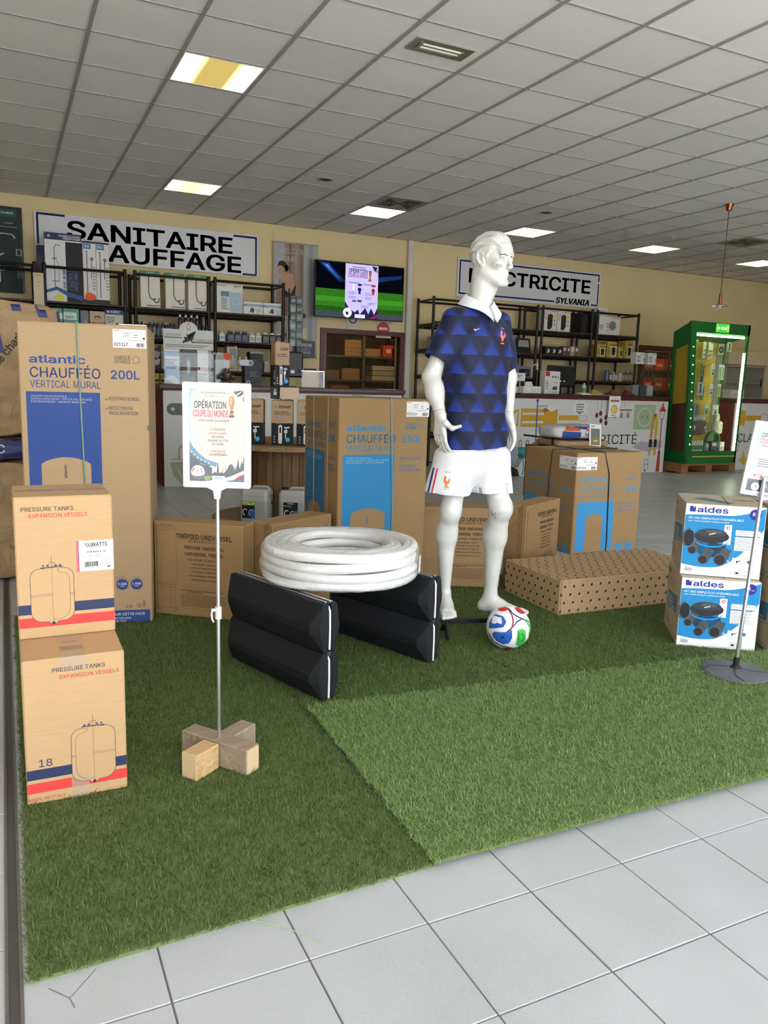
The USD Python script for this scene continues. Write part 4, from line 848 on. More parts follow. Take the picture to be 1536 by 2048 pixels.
K_SIAMP = kraft('kraft_pinkish', 'b3926f')
def valve_box(label, loc, rz, w=.178, d=.2, h=.372):
    t = thing('valve_box', label, 'box', loc, rz)
    part('carton', cbx(0, w, 0, d, 0, h, .003), K_SIAMP, t)
    part('tuck_flap', cat_([bx(.02, w * .45, .03, d - .03, h, h + .012), bx(w * .55, w - .015, .05, d - .05, h, h + .008)]), K_SIAMP, t)
    P = Print((0, 0, 0)); s = w / .178
    P.rect('0e1014', .001, w - .001, .001, h * .5, 'printed_panel', 0)
    P.poly('6fa0b4', [(.022 * s, h - .055), (.035 * s, h - .04), (.055 * s, h - .043), (.05 * s, h - .06), (.035 * s, h - .065)], 'logo', 1); P.text('2d2a2c', 'SIAMP', .062 * s, h - .062, .022, .1 * s, True)
    P.text('2d2a2c', 'Hydro réglable', .025 * s, h - .098, .0105, .115 * s, True); P.text('2d2a2c', 'Économie d’eau', .025 * s, h - .115, .0105, .13 * s, True); P.lines('7d98a5', .025 * s, .12 * s, h - .13, 3, .011, .005, .4, 3)
    P.poly('d8d9d6', Polygon([(.062 * s, .035), (.085 * s, .035), (.085 * s, .165), (.062 * s, .165)]).buffer(.004), 'picture', 1); P.disc('c4c6c4', .0735 * s, .03, .016, 'picture', 2); P.poly('1a1c20', [(.067 * s, .105), (.08 * s, .105), (.08 * s, .155), (.067 * s, .15)], 'picture', 2)
    P.line('d8d9d6', [(.073 * s, .165), (.073 * s, .185)], .004, 'picture', 1)
    P.line('d8d9d6', [(.118 * s, .055), (.118 * s, .11), (.126 * s, .15), (.105 * s, .155)], .008, 'picture', 1); P.rect('d8d9d6', .105 * s, .132 * s, .105, .13, 'picture', 2); P.line('d8d9d6', [(.108 * s, .148), (.15 * s, .152)], .012, 'picture', 1)
    P.disc('3a96c8', .136 * s, .05, .02, 'picture', 3); P.text('e4f0f4', '2.6L', .136 * s, .046, .008, .022, True, layer=5, align='c')
    for k in range(3): P.disc('c9ccd0', .026 * s, .03 + k * .022, .0055, 'picture', 2)
    P.disc('a8875f', .05 * s, h * .5, .008, 'printed_panel', 1); P.flush(t)
    P = Print((w, 0, 0), (0, 1, 0)); P.rect('0e1014', .001, d - .001, .001, h * .5, 'printed_panel', 0); P.flush(t)
    P = Print((0, d, 0), (0, -1, 0)); P.rect('0e1014', .001, d - .001, .001, h * .5, 'printed_panel', 0); P.text('2d2a2c', 'SIAMP', .06, h - .17, .018, .11, True, rot=math.pi / 2); P.text('5b93ab', 'S', .06, h - .19, .018, rot=math.pi / 2); P.rect('c9ccd0', .08, .1, .06, .14, 'picture', 1); P.rect('c9ccd0', .07, .12, .02, .04, 'picture', 1); P.flush(t)
    return t
fw2 = lambda lat, D: tuple(np.array([.899, -.438]) * lat + np.array([.438, .899]) * D)
for k, (lat, nm) in enumerate(((-1.225, 'first kraft and black flush valve box on the reel, beside the poster stand'), (-.955, 'middle one of the three kraft and black flush valve boxes on the reel'), (-.745, 'kraft and black flush valve box on the reel, partly hidden by the 150L carton'))):
    x, y = fw2(lat, 6.52); valve_box(nm, (x, y, .723), -.36 if k else -.38, w=.178 if k else .2)
x, y = fw2(-.94, 6.62); valve_box('kraft and black flush valve box standing highest, on top of the lying one', (x, y, 1.205), .02, .125, .11, .365)
x, y = fw2(-.885, 6.5)
t = thing('lying_carton', 'small plain carton lying on its side on the valve boxes, its end flaps folded in', 'box', (x, y, 1.109), -.36)
part('carton', cbx(0, .155, 0, .22, 0, .095, .003), kraft('kraft_pale', 'cdb89a'), t)
P = Print((0, 0, 0)); P.line('8f7a5c', [(.0, .0), (.04, .05), (.115, .05), (.155, .0)], .0014); P.line('8f7a5c', [(.0, .095), (.04, .05)], .0014); P.line('8f7a5c', [(.155, .095), (.115, .05)], .0014); P.flush(t)
x, y = fw2(-.968, 6.55)
t = thing('lying_carton', 'small black carton end lying left of the plain one on the valve boxes', 'box', (x, y, 1.109), -.36); part('carton', cbx(0, .07, 0, .2, 0, .095, .003), M('black_carton', '14151a', rough=0.5), t)
P = Print((0, 0, 0)); P.rect('d5d5d0', .025, .05, .03, .06, 'picture', 1); P.rect('d5d5d0', .03, .045, .065, .08, 'picture', 1); P.flush(t)

# ---------------------------------------------------------------- paper sacks behind the tallest carton
sack_m = custom('crumpled_kraft_paper', {'tc': ('texture_coordinate', {}), 'n': ('noise_texture', dict(scale=5.0, detail=6.0, roughness=0.65, distortion=1.2)), 'r': ('rgb_ramp', dict(ramp=[(.3, hexc('967a55')), (.7, hexc('b79a70'))])), 'b': ('bump', dict(strength=0.8, distance=0.05)), 'p': ('principled_bsdf', dict(roughness=.6))}, [('tc.object', 'n.vector'), ('n.fac', 'r.fac'), ('r.color', 'p.base_color'), ('n.fac', 'b.height'), ('b.normal', 'p.normal')])
def sack(label, loc, w, d, h, seed, stripes, txt, rz=0.0, slump=.0):
    t = thing('paper_sack', label, 'sack', loc, rz)
    m = trimesh.creation.icosphere(5); v = np.array(m.vertices)
    v = np.sign(v) * np.abs(v) ** .5; v /= np.maximum(np.abs(v).max(1, keepdims=True), 1e-6) ** .85
    v[:, 0] *= 1 - .18 * np.clip(v[:, 2], 0, 1) ** 3
    p = v * [w / 2, d / 2, h / 2]; p += (meshkit.fbm(p * 9 + seed, 3, seed)[:, None] - .5) * np.sign(v) * .05
    p[:, 2] += slump * (p[:, 0] / w) * (v[:, 2] > .3); p[:, 2] -= p[:, 2].min(); p[:, 2] *= h / p[:, 2].max()
    m = trimesh.Trimesh(p, m.faces, process=False); part('sack_body', m, sack_m, t, smooth=True)
    for j, pts in enumerate(stripes):
        dec = project(m, Polygon(pts), (0, -d, 0), (1, 0, 0), (0, 0, 1), .025, .002)
        if dec is not None: part('printed_stripe', dec, M('sack_blue', '252f68', rough=.5, var=.08, vscale=8), t, smooth=True)
    for s, u, v_, hh, rt, c in txt:
        a, f, wd = text2d(s, True); c_, q_ = math.cos(rt), math.sin(rt); a = a * hh @ np.array([[c_, q_], [-q_, c_]]) + [u, v_]
        dec = project(m, (a, f), (0, -d, 0), (1, 0, 0), (0, 0, 1), 0, .004)
        if dec is not None: part('lettering', dec, ink(c), t)
    return t
def project(mesh, shape, o, U, V, sub, lift):
    """Lays a flat shape onto a mesh along the direction -U x V; rows that miss the mesh are dropped."""
    o, U, V = np.array(o, float), np.array(U, float), np.array(V, float); D = -np.cross(U, V)
    if isinstance(shape, tuple): v, f = shape
    else:
        L = [trimesh.creation.triangulate_polygon(g, engine='earcut') for g in polys(shape)]
        if not L: return None
        n = np.cumsum([0] + [len(a) for a, _ in L]); v, f = np.vstack([a for a, _ in L]), np.vstack([b + k for (_, b), k in zip(L, n)])
    if sub: 
        v3, f = trimesh.remesh.subdivide_to_size(np.c_[v, np.zeros(len(v))], f, sub); v = v3[:, :2]
    p = o + v[:, :1] * U + v[:, 1:] * V
    loc, ri, ti = mesh.ray.intersects_location(p, np.repeat(D[None], len(p), 0), multiple_hits=True)
    best = np.full(len(p), np.inf); hit = np.zeros((len(p), 3)); ok = np.zeros(len(p), bool)
    for q, i, k in zip(loc, ri, ti):
        dd = (q - p[i]) @ D
        if dd < best[i]: best[i] = dd; hit[i] = q - D * lift; ok[i] = True
    f = np.asarray(f)[ok[np.asarray(f)].all(1)]
    if not len(f): return None
    a, b, c = (v[f[:, i]] for i in range(3)); fl = ((b - a)[:, 0] * (c - a)[:, 1] - (b - a)[:, 1] * (c - a)[:, 0]) < 0
    f = np.where(fl[:, None], f[:, ::-1], f)
    used, inv = np.unique(f, return_inverse=True)
    return hit[used], inv.reshape(-1, 3)
sack('striped kraft paper sack at the bottom of the pile behind the tallest carton', (-.02, 5.45, .0), .62, .5, .74, 3, [[(-.4, .3), (-.17, .3), (-.14, .5), (-.4, .62)]], [('Le charbon', .02, .2, .02, 0, '3a3f5a')])
sack('flattened dark blue and kraft sack in the middle of the pile', (-.04, 5.42, .735), .6, .46, .14, 5, [[(-.3, .0), (.3, .0), (.3, .14), (-.3, .14)]], [('C', -.01, .05, .05, 0, 'c9cbd6')])
sack('crumpled kraft paper sack with dark blue stripes on top of the pile', (.02, 5.44, .87), .72, .5, .86, 9, [[(-.14, .9), (-.07, .9), (.0, .5), (-.08, .52)], [(.02, .9), (.07, .9), (.1, .75), (.05, .75)], [(.14, .9), (.2, .9), (.24, .72), (.19, .72)], [(.28, .9), (.33, .9), (.36, .6), (.3, .62)], [(-.36, .0), (-.05, .0), (-.1, .32), (-.36, .45)]], [('Le charbon', -.04, .42, .045, .9, '3a3330'), ('bois', -.17, .33, .045, -1.3, 'd5d7e2')], slump=-.1)
# ---------------------------------------------------------------- the mannequin: signed distance fields, meshed by surface nets
class Field:
    def __init__(s, lo, hi, h):
        s.lo, s.h = np.array(lo, float), h
        s.n = np.ceil((np.array(hi) - lo) / h).astype(int) + 1
        s.f = np.full(s.n, 1.0, np.float32)
    def sub(s, lo, hi):
        i = np.clip(np.floor((np.array(lo) - s.lo) / s.h).astype(int), 0, s.n); j = np.clip(np.ceil((np.array(hi) - s.lo) / s.h).astype(int) + 1, 0, s.n)
        sl = tuple(slice(a, b) for a, b in zip(i, j))
        ax = [(s.lo[k] + s.h * np.arange(i[k], j[k])).astype(np.float32) for k in range(3)]
        return sl, np.stack(np.meshgrid(*ax, indexing='ij'), -1)
    def put(s, sl, d, k, cut=False):
        a = s.f[sl]; d = -d if cut else d
        if cut: a = -a; 
        if k:
            t = np.clip(.5 + .5 * (a - d) / k, 0, 1)
            o = (a * (1 - t) + d * t - k * t * (1 - t)) if not cut else None
            if cut: t = np.clip(.5 + .5 * (a - (-d)) / k, 0, 1); o = None
        if cut:   # smooth max(f, -d)
            f0, g = -a, d
            if k: t = np.clip(.5 - .5 * (f0 - g) / k, 0, 1); o = f0 * (1 - t) + g * t + k * t * (1 - t)
            else: o = np.maximum(f0, g)
        elif not k: o = np.minimum(a, d)
        s.f[sl] = o
    def cone(s, a, b, r0, r1, k=.02, cut=False):
        a, b = np.array(a, np.float32), np.array(b, np.float32); m = max(r0, r1) + k + .02
        sl, p = s.sub(np.minimum(a, b) - m, np.maximum(a, b) + m)
        ab = b - a; t = np.clip(((p - a) @ ab) / max(ab @ ab, 1e-9), 0, 1)
        s.put(sl, np.linalg.norm(p - a - t[..., None] * ab, axis=-1) - (r0 + (r1 - r0) * t), k, cut)
    def ell(s, c, r, k=.02, R=None, cut=False):
        c, r = np.array(c, np.float32), np.array(r, np.float32); m = r.max() + k + .02
        sl, p = s.sub(c - m, c + m); q = p - c
        if R is not None: q = q @ np.asarray(R, np.float32).T
        k0 = np.linalg.norm(q / r, axis=-1); k1 = np.linalg.norm(q / (r * r), axis=-1)
        s.put(sl, k0 * (k0 - 1) / np.maximum(k1, 1e-6), k, cut)
    def chain(s, P, R, k=.01):
        for i in range(len(P) - 1): s.cone(P[i], P[i + 1], R[i], R[i + 1], k)
    def mesh(s, smooth=4):
        f = s.f; inside = f < 0
        c = [inside[i:i + f.shape[0] - 1, j:j + f.shape[1] - 1, k:k + f.shape[2] - 1] for i in (0, 1) for j in (0, 1) for k in (0, 1)]
        n = sum(x.astype(np.int8) for x in c); act = (n > 0) & (n < 8)
        I = np.argwhere(act); idx = np.full(act.shape, -1, np.int64); idx[act] = np.arange(len(I))
        V = np.zeros((len(I), 3)); W = np.zeros(len(I)); off = [(i, j, k) for i in (0, 1) for j in (0, 1) for k in (0, 1)]
        val = np.stack([f[I[:, 0] + o[0], I[:, 1] + o[1], I[:, 2] + o[2]] for o in off], 1).astype(float)
        for a in range(8):
            for b in range(a + 1, 8):
                d = np.array(off[b]) - off[a]
                if np.abs(d).sum() != 1: continue
                m = (val[:, a] < 0) != (val[:, b] < 0); t = np.where(m, val[:, a] / np.where(m, val[:, a] - val[:, b], 1), 0)
                V += m[:, None] * (np.array(off[a]) + t[:, None] * d); W += m
        V = (I + V / W[:, None]) * s.h + s.lo
        F = []
        for ax in range(3):
            o1, o2 = [k for k in range(3) if k != ax]
            A = np.take(inside, range(f.shape[ax] - 1), ax); B = np.take(inside, range(1, f.shape[ax]), ax)
            E = np.argwhere(A != B); E = E[(E[:, o1] > 0) & (E[:, o2] > 0) & (E[:, o1] < f.shape[o1] - 1) & (E[:, o2] < f.shape[o2] - 1)]
            ins = inside[E[:, 0], E[:, 1], E[:, 2]]; q = []
            for d1, d2 in ((0, 0), (1, 0), (1, 1), (0, 1)):
                e = E.copy(); e[:, o1] -= d1; e[:, o2] -= d2; q.append(idx[e[:, 0], e[:, 1], e[:, 2]])
            q = np.stack(q, 1); fl = ins if ax != 1 else ~ins
            q = np.where(fl[:, None], q[:, ::-1], q); F += [q[:, [0, 1, 2]], q[:, [0, 2, 3]]]
        m = trimesh.Trimesh(V, np.vstack(F)[:, ::-1], process=False)
        Fa = m.faces; n_ = len(V); import scipy.sparse as sp
        from scipy.sparse.csgraph import connected_components
        Ad = sp.coo_matrix((np.ones(len(Fa) * 6), (Fa[:, [0, 1, 2, 1, 2, 0]].ravel(), Fa[:, [1, 2, 0, 0, 1, 2]].ravel())), (n_, n_)).tocsr(); Ad.data[:] = 1
        lab = connected_components(Ad)[1]; big = np.argmax(np.bincount(lab)); m.update_faces(lab[Fa[:, 0]] == big)
        dg = np.maximum(np.asarray(Ad.sum(1)).ravel(), 1); P_ = V.copy()
        for _ in range(smooth):
            for w_ in (.5, -.52): P_ = P_ + w_ * ((Ad @ P_) / dg[:, None] - P_)
        m.vertices = P_; m.remove_unreferenced_vertices()
        if m.volume < 0: m.invert()
        return m
MORG = np.array([2.0523, 3.2269, 0.0]); MM = np.eye(4); MM[:3, 0] = r_; MM[:3, 1] = f_; MM[:3, 3] = MORG
mannequin = thing('mannequin', 'white glossy male shop mannequin in a blue striped jersey and white shorts', 'mannequin', mat4=MM)
man_m = custom('white_mannequin_paint', {'tc': ('texture_coordinate', {}), 'n': ('noise_texture', dict(scale=7.0, detail=5.0)), 'r': ('rgb_ramp', dict(ramp=[(.3, hexc('c0bfba')), (.7, hexc('cccbc6'))])), 'p': ('principled_bsdf', dict(roughness=.38, coat_weight=.3, coat_roughness=.2))}, [('tc.object', 'n.vector'), ('n.fac', 'r.fac'), ('r.color', 'p.base_color')])
Fd, Ld = np.array([.64, -.77, 0]), np.array([.77, .64, 0]); UP = np.array([0, 0, 1.0])
A = np.array
B = Field((-.30, -.28, .10), (.36, .27, 1.99), .0036)
# legs
B.cone((-.065, -.03, 1.0), (-.105, -.045, .66), .075, .046, .03); B.cone((-.105, -.045, .67), (-.117, -.005, .53), .045, .05, .03); B.cone((-.117, -.0, .55), (-.112, .012, .25), .049, .026, .03)
B.ell((-.106, -.062, .66), (.035, .03, .045), .03); B.ell((-.119, .022, .54), (.04, .04, .09), .03)
B.cone((.065, .065, 1.0), (.143, .0, .675), .075, .052, .03); B.cone((.143, .0, .68), (.134, .045, .52), .05, .053, .03); B.cone((.132, .05, .53), (.130, .095, .23), .053, .032, .03)
B.ell((.152, -.018, .675), (.04, .035, .05), .03); B.ell((.12, .075, .53), (.045, .045, .09), .03)
def foot(ank, d, L_, z, w=1.0):
    d = A(d, float); d /= np.linalg.norm(d); s = np.cross(UP, d)
    at = lambda f, l, zz: tuple(A([ank[0], ank[1], 0]) + d * f + s * l + UP * (z + zz))
    B.cone((ank[0], ank[1], ank[2]), at(-.02, 0, .045), .027 * w, .030, .02); B.cone(at(-.035, 0, .03), at(.04, 0, .035), .03, .032, .02)
    B.cone(at(.0, 0, .07), at(.11, 0, .025), .03, .02, .03); B.cone(at(.03, .012, .022), at(.13, .022, .018), .022, .019, .03); B.cone(at(.03, -.014, .022), at(.12, -.022, .016), .022, .017, .03)
    for k, (l, e, rr) in enumerate(((.028, .185, .0125), (.009, .187, .0095), (-.007, .18, .009), (-.021, .17, .0085), (-.034, .156, .008))):
        l *= w; B.chain([at(.125 - abs(l) * .2, l * .9, .018), at(e - .025, l, .019), at(e, l, .011)], [.012, rr * .95, rr], .006)
foot((-.112, .012, .25), (.06, -1, 0), .2, .150, -1); foot((.130, .095, .225), (1, -.30, 0), .2, .118, 1)
# torso and arms
B.ell((0, .02, 1.03), (.115, .10, .12), .04); B.cone((0, .02, 1.05), (-.01, .03, 1.45), .085, .09, .05); B.cone((-.08, -.04, 1.48), (.065, .10, 1.48), .07, .07, .05)
B.cone((-.125, -.055, 1.545), (.105, .125, 1.545), .042, .042, .05); B.cone((-.012, .03, 1.58), (.008, .01, 1.77), .058, .052, .03)
eR, wR, eL, wL = A([-.226, -.06, 1.30]), A([-.182, -.15, 1.128]), A([.172, .17, 1.31]), A([.170, .10, 1.122])
B.cone((-.15, -.07, 1.53), eR, .042, .041, .03); B.cone(eR, wR, .043, .026, .02); B.ell(eR * .6 + wR * .4, (.042, .042, .06), .03)
B.cone((.125, .14, 1.53), eL, .042, .040, .03); B.cone(eL, wL, .042, .026, .02)
def hand(w, down, pl, th, lens=(.078, .086, .08, .064)):
    """w: wrist, down: direction of the fingers, pl: where the palm faces, th: the thumb's three points. Index finger forward (Fd)."""
    down, pl = A(down, float) / np.linalg.norm(down), A(pl, float)
    k0 = w + down * .085
    for o in (.026, .008, -.010, -.027): B.cone(w + Fd * o * .5, k0 + Fd * o - pl * .0, .017, .0125, .012)
    for q, o in enumerate((.029, .009, -.011, -.030)):
        s0 = k0 + Fd * o; l = lens[q]; a = s0 + down * l * .45 + pl * .006; b = a + down * l * .32 + pl * .014 - Fd * .002; c = b + down * l * .26 + pl * .02
        B.chain([s0, a, b, c], [.0112, .0095, .0086, .0072], .004)
    B.chain([w + Fd * .012 + down * .02, th[0], th[1], th[2]], [.017, .014, .0105, .0078], .010)
hand(wR, (.03, .02, -1), Ld, [A([-.158, -.178, 1.093]), A([-.128, -.192, 1.070]), A([-.092, -.203, 1.082])])
hand(wL, (.16, -.10, -1), -Ld, [A([.188, .075, 1.075]), A([.196, .062, 1.045]), A([.200, .056, 1.012])])
# head
HF = A([.743, -.669, 0]); HL = np.cross(UP, HF); HC0 = A([.043, -.008, 1.845])
hd = lambda f, l, u: HC0 + HF * f + HL * l + UP * u
RH = np.stack([HF, HL, UP])
def he(f, l, u, r, k=.012, cut=False): B.ell(hd(f, l, u), r, k, RH, cut)
he(-.012, 0, .028, (.092, .072, .085), .03); he(.022, 0, -.03, (.060, .054, .082), .03)
B.cone(hd(-.03, 0, -.04), hd(-.035, 0, -.11), .058, .054, .04)
for s in (-1, 1):
    B.cone(hd(-.012, s * .052, -.05), hd(.055, s * .02, -.104), .018, .017, .025); he(.055, s * .042, -.022, (.024, .02, .018), .02)
B.cone(hd(.066, -.012, -.104), hd(.066, .012, -.104), .0165, .0165, .012); he(.073, 0, -.107, (.012, .014, .011), .01)
B.cone(hd(.076, -.036, .020), hd(.076, .036, .020), .0125, .0125, .012); he(.07, 0, .045, (.022, .048, .035), .02)
for s in (-1, 1):
    he(.092, s * .031, .000, (.017, .019, .0115), .010, True); he(.073, s * .031, -.001, (.0145, .0155, .0115), .003)
    B.cone(hd(.083, s * .018, .0075), hd(.078, s * .045, .006), .0035, .003, .003); B.cone(hd(.084, s * .02, -.009), hd(.078, s * .044, -.008), .0028, .0025, .003)
B.chain([hd(.083, 0, .016), hd(.092, 0, -.012), hd(.104, 0, -.034)], [.0075, .0075, .0088], .008); he(.095, 0, -.040, (.011, .0145, .007), .006)
for s in (-1, 1): he(.100, s * .0065, -.048, (.005, .003, .0035), .003, True)
he(.069, 0, -.063, (.012, .024, .014), .014)
B.chain([hd(.071, -.023, -.074), hd(.0825, -.006, -.0695), hd(.0825, .006, -.0695), hd(.071, .023, -.074)], [.0025, .0048, .0048, .0025], .004)
B.chain([hd(.070, -.021, -.0775), hd(.0795, 0, -.0812), hd(.070, .021, -.0775)], [.0025, .0056, .0025], .004); B.cone(hd(.088, -.02, -.0752), hd(.088, .02, -.0752), .0016, .0016, .003, True)
for s in (-1, 1):
    e = lambda f, u, l=.074: hd(f, s * l, u)
    B.chain([e(-.002, -.028, .068), e(-.004, -.002), e(-.006, .022), e(-.018, .034, .079), e(-.031, .026, .082), e(-.033, .004, .081), e(-.022, -.018, .077), e(-.008, -.030, .070)], [.0055, .0045, .005, .0055, .0058, .0055, .006, .0075], .004)
    he(-.018, s * .071, .004, (.013, .007, .027), .004)
# hair: a cap with combed-back waves, cut along the hairline
sl, p = B.sub(HC0 - .17, HC0 + .15); q = (p - HC0) @ RH.T.astype(np.float32); hf, hl, hu = q[..., 0], q[..., 1], q[..., 2]
ex, ey, ez = .1035, .0835, .0945; X_, Y_, Z_ = (hf + .014) / ex, hl / ey, (hu - .036) / ez
k0 = np.sqrt(X_ ** 2 + Y_ ** 2 + Z_ ** 2); k1 = np.sqrt((X_ / ex) ** 2 + (Y_ / ey) ** 2 + (Z_ / ez) ** 2)
ph = np.arctan2(hl / ey, np.maximum(Z_, -.2) + .45)
gv = np.sin(15 * ph + 6.5 * Y_ * X_ + 1.3 * np.sin(26 * hf + 11 * hl) + .8 * np.sin(38 * hu + 5)); gv2 = np.sin(27 * ph - 5 * Y_ * X_ + 1.1 * np.sin(31 * hf + 2))
dh = k0 * (k0 - 1) / np.maximum(k1, 1e-5) + .0088 * (.5 - .5 * gv) ** 1.5 + .0034 * (.5 - .5 * gv2) - .0030
dh = dh - .009 * np.exp(-((hf - .045) / .035) ** 2 - ((hu - .098) / .035) ** 2)
line = np.interp(hf, [-.13, -.045, -.034, -.006, .012, .022, .036, .052, .075, .13], [-.066, -.062, -.03, .012, -.012, .012, .040, .053, .058, .058]) + .004 * np.sin(75 * hl + 20 * hf)
mk = (line - hu) * .75; h_ = np.clip(.5 + .5 * (dh - mk) / .007, 0, 1); dh = dh * h_ + mk * (1 - h_) + .007 * h_ * (1 - h_)
B.put(sl, dh.astype(np.float32), .0025)
body = B.mesh(3)
part('body', body, man_m, mannequin, smooth=True)
dark = M('mannequin_line', '2c2b2a', rough=.6)
def ring(c, d, r, w, name):
    d = A(d, float) / np.linalg.norm(d); u = np.cross(d, [0.3, 1, 0]); u /= np.linalg.norm(u); v = np.cross(d, u)
    part(name, tube([c + r * (math.cos(t) * u + math.sin(t) * v) for t in np.arange(24) * math.pi / 12], w, 6, closed=True), dark, mannequin)
ring(wR + (eR - wR) * .08, wR - eR, .0262, .0016, 'wrist_joint'); ring(wL + (eL - wL) * .08, wL - eL, .0262, .0016, 'wrist_joint')
def face_line(pts, w, col, name, head=True):
    """A painted line on the head, given as (sideways, height) on the side turned to the viewer."""
    g = LineString(pts).buffer(w / 2, cap_style=1, quad_segs=3)
    d = project(body, g, hd(0, 0, 0) + A([0, -.5, 0]), (1, 0, 0), (0, 0, 1), .006, .0008)
    if d is not None: part(name, d, ink(col), mannequin)
# positions in the picture plane: a = to the right, relative to the head's origin
face_line([(0.022, 0.0145), (0.04, 0.0175), (0.058, 0.0135)], .0028, '2a2523', 'eyebrow'); face_line([(.074, .012), (.084, .0145)], .0024, '2a2523', 'eyebrow')
face_line([(0.024, 0.003), (0.036, 0.0068), (0.048, 0.004)], .0013, '5d625f', 'eyelid_line'); face_line([(0.026, -0.006), (0.036, -0.0085), (0.046, -0.005)], .0009, '8d8f8a', 'eyelid_line'); face_line([(0.0355, 0.0), (0.038, 0.0)], .0065, '8e9c9a', 'iris'); face_line([(0.0365, 0.0003), (0.0372, 0.0003)], .0024, '3c4242', 'pupil'); face_line([(.071, .003), (.078, .0045)], .0012, '5d625f', 'eyelid_line')
for k in range(2): face_line([(.004 + .002 * k, -.031 - .007 * k), (.021, -.0285 - .0062 * k), (.033, -.031 - .006 * k)], .0013, '55504c', 'cheek_stripe')
def chips(cx, cz, n, seed, spread=.012):
    rr = random.Random(seed); g = unary_union([affinity.rotate(affinity.scale(Point(cx + rr.uniform(-spread, spread), cz + rr.uniform(-spread, spread) * .9).buffer(1, quad_segs=2), rr.uniform(.001, .0028), rr.uniform(.0008, .0016)), rr.uniform(0, 180)) for _ in range(n)])
    d = project(body, g, (0, -.6, 0), (1, 0, 0), (0, 0, 1), 0, .0008)
    if d is not None: part('chipped_paint', d, dark, mannequin)
chips(-.185, 1.385, 9, 3); chips(.115, .645, 12, 4, .016); chips(-.108, .47, 1, 6, .001)
part('knee_seam', tube([A([.092, -.035, .668]), A([.096, -.035, .655]), A([.1, -.04, .645])], .0012, 5), dark, mannequin)

# jersey
def smooth_interp(z, tab): t = A(tab, float); return np.interp(z, t[:, 0], t[:, 1]), np.interp(z, t[:, 0], t[:, 2])
S = Field((-.31, -.27, .95), (.27, .29, 1.70), .0042)
sl, p = S.sub(S.lo, S.lo + S.n * S.h)
tz = p[..., 2]
w_, d_ = smooth_interp(tz, [(.93, .192, .128), (1.0, .190, .128), (1.2, .172, .118), (1.32, .178, .124), (1.42, .188, .130), (1.5, .184, .124), (1.55, .165, .105), (1.59, .125, .085), (1.63, .090, .075), (1.66, .078, .07), (1.70, .07, .065)])
ca, cb = np.interp(tz, [.95, 1.3, 1.65], [.002, -.005, -.012]), np.interp(tz, [.95, 1.3, 1.65], [.012, .018, .03])
lx, fx = (p[..., 0] - ca) * Ld[0] + (p[..., 1] - cb) * Ld[1], (p[..., 0] - ca) * Fd[0] + (p[..., 1] - cb) * Fd[1]
fold = .0035 * np.sin(26 * lx + 9 * tz + 3 * np.sin(11 * tz)) * np.clip((1.5 - tz) * 4, 0, 1) + .0028 * np.sin(38 * tz - 22 * lx) * np.clip((1.32 - tz) * 5, 0, 1) + .002 * np.sin(55 * tz + 60 * lx)
k0 = np.sqrt((lx / w_) ** 2 + (fx / d_) ** 2); k1 = np.sqrt((lx / w_ ** 2) ** 2 + (fx / d_ ** 2) ** 2)
S.f = (k0 * (k0 - 1) / np.maximum(k1, 1e-5) + fold).astype(np.float32)
def sleeve(a, b, r0, r1):
    a, b = A(a), A(b); ab = b - a; L_ = np.linalg.norm(ab); n = ab / L_
    t = np.clip(((p - a) @ n) / L_, -.2, 1.3); dd = np.linalg.norm(p - a - (t * L_)[..., None] * n, axis=-1) - (r0 + (r1 - r0) * t) + .0022 * np.sin(40 * p[..., 2] + 50 * p[..., 0])
    h = (p - b) @ n; d = np.maximum(dd, h)
    k = .045; u = np.clip(.5 + .5 * (S.f - d) / k, 0, 1); S.f = (S.f * (1 - u) + d * u - k * u * (1 - u)).astype(np.float32)
    return dd, h
q1 = sleeve((-.138, -.06, 1.535), (-.210, -.088, 1.380), .062, .058); q2 = sleeve((.115, .135, 1.535), (.160, .155, 1.352), .060, .058)
for dd, h in (q1, q2): S.f = np.maximum(S.f, -np.maximum(dd + .006, np.maximum(-h - .05, h - .05))).astype(np.float32)
hemz = .972 + .006 * np.sin(9 * lx) + .01 * fx
S.f = np.maximum(S.f, hemz - tz); core = np.maximum(k0 * (k0 - 1) / np.maximum(k1, 1e-5) + fold + .007, np.maximum(tz - (hemz + .05), hemz - .05 - tz)); S.f = np.maximum(S.f, -core)
neck = np.sqrt((p[..., 0] + .005) ** 2 + (p[..., 1] - .022) ** 2) - .060; S.f = np.maximum(np.maximum(S.f, tz - (1.655 - .25 * fx)), -np.maximum(neck, 1.58 - tz)).astype(np.float32)
shirt = S.mesh(3)
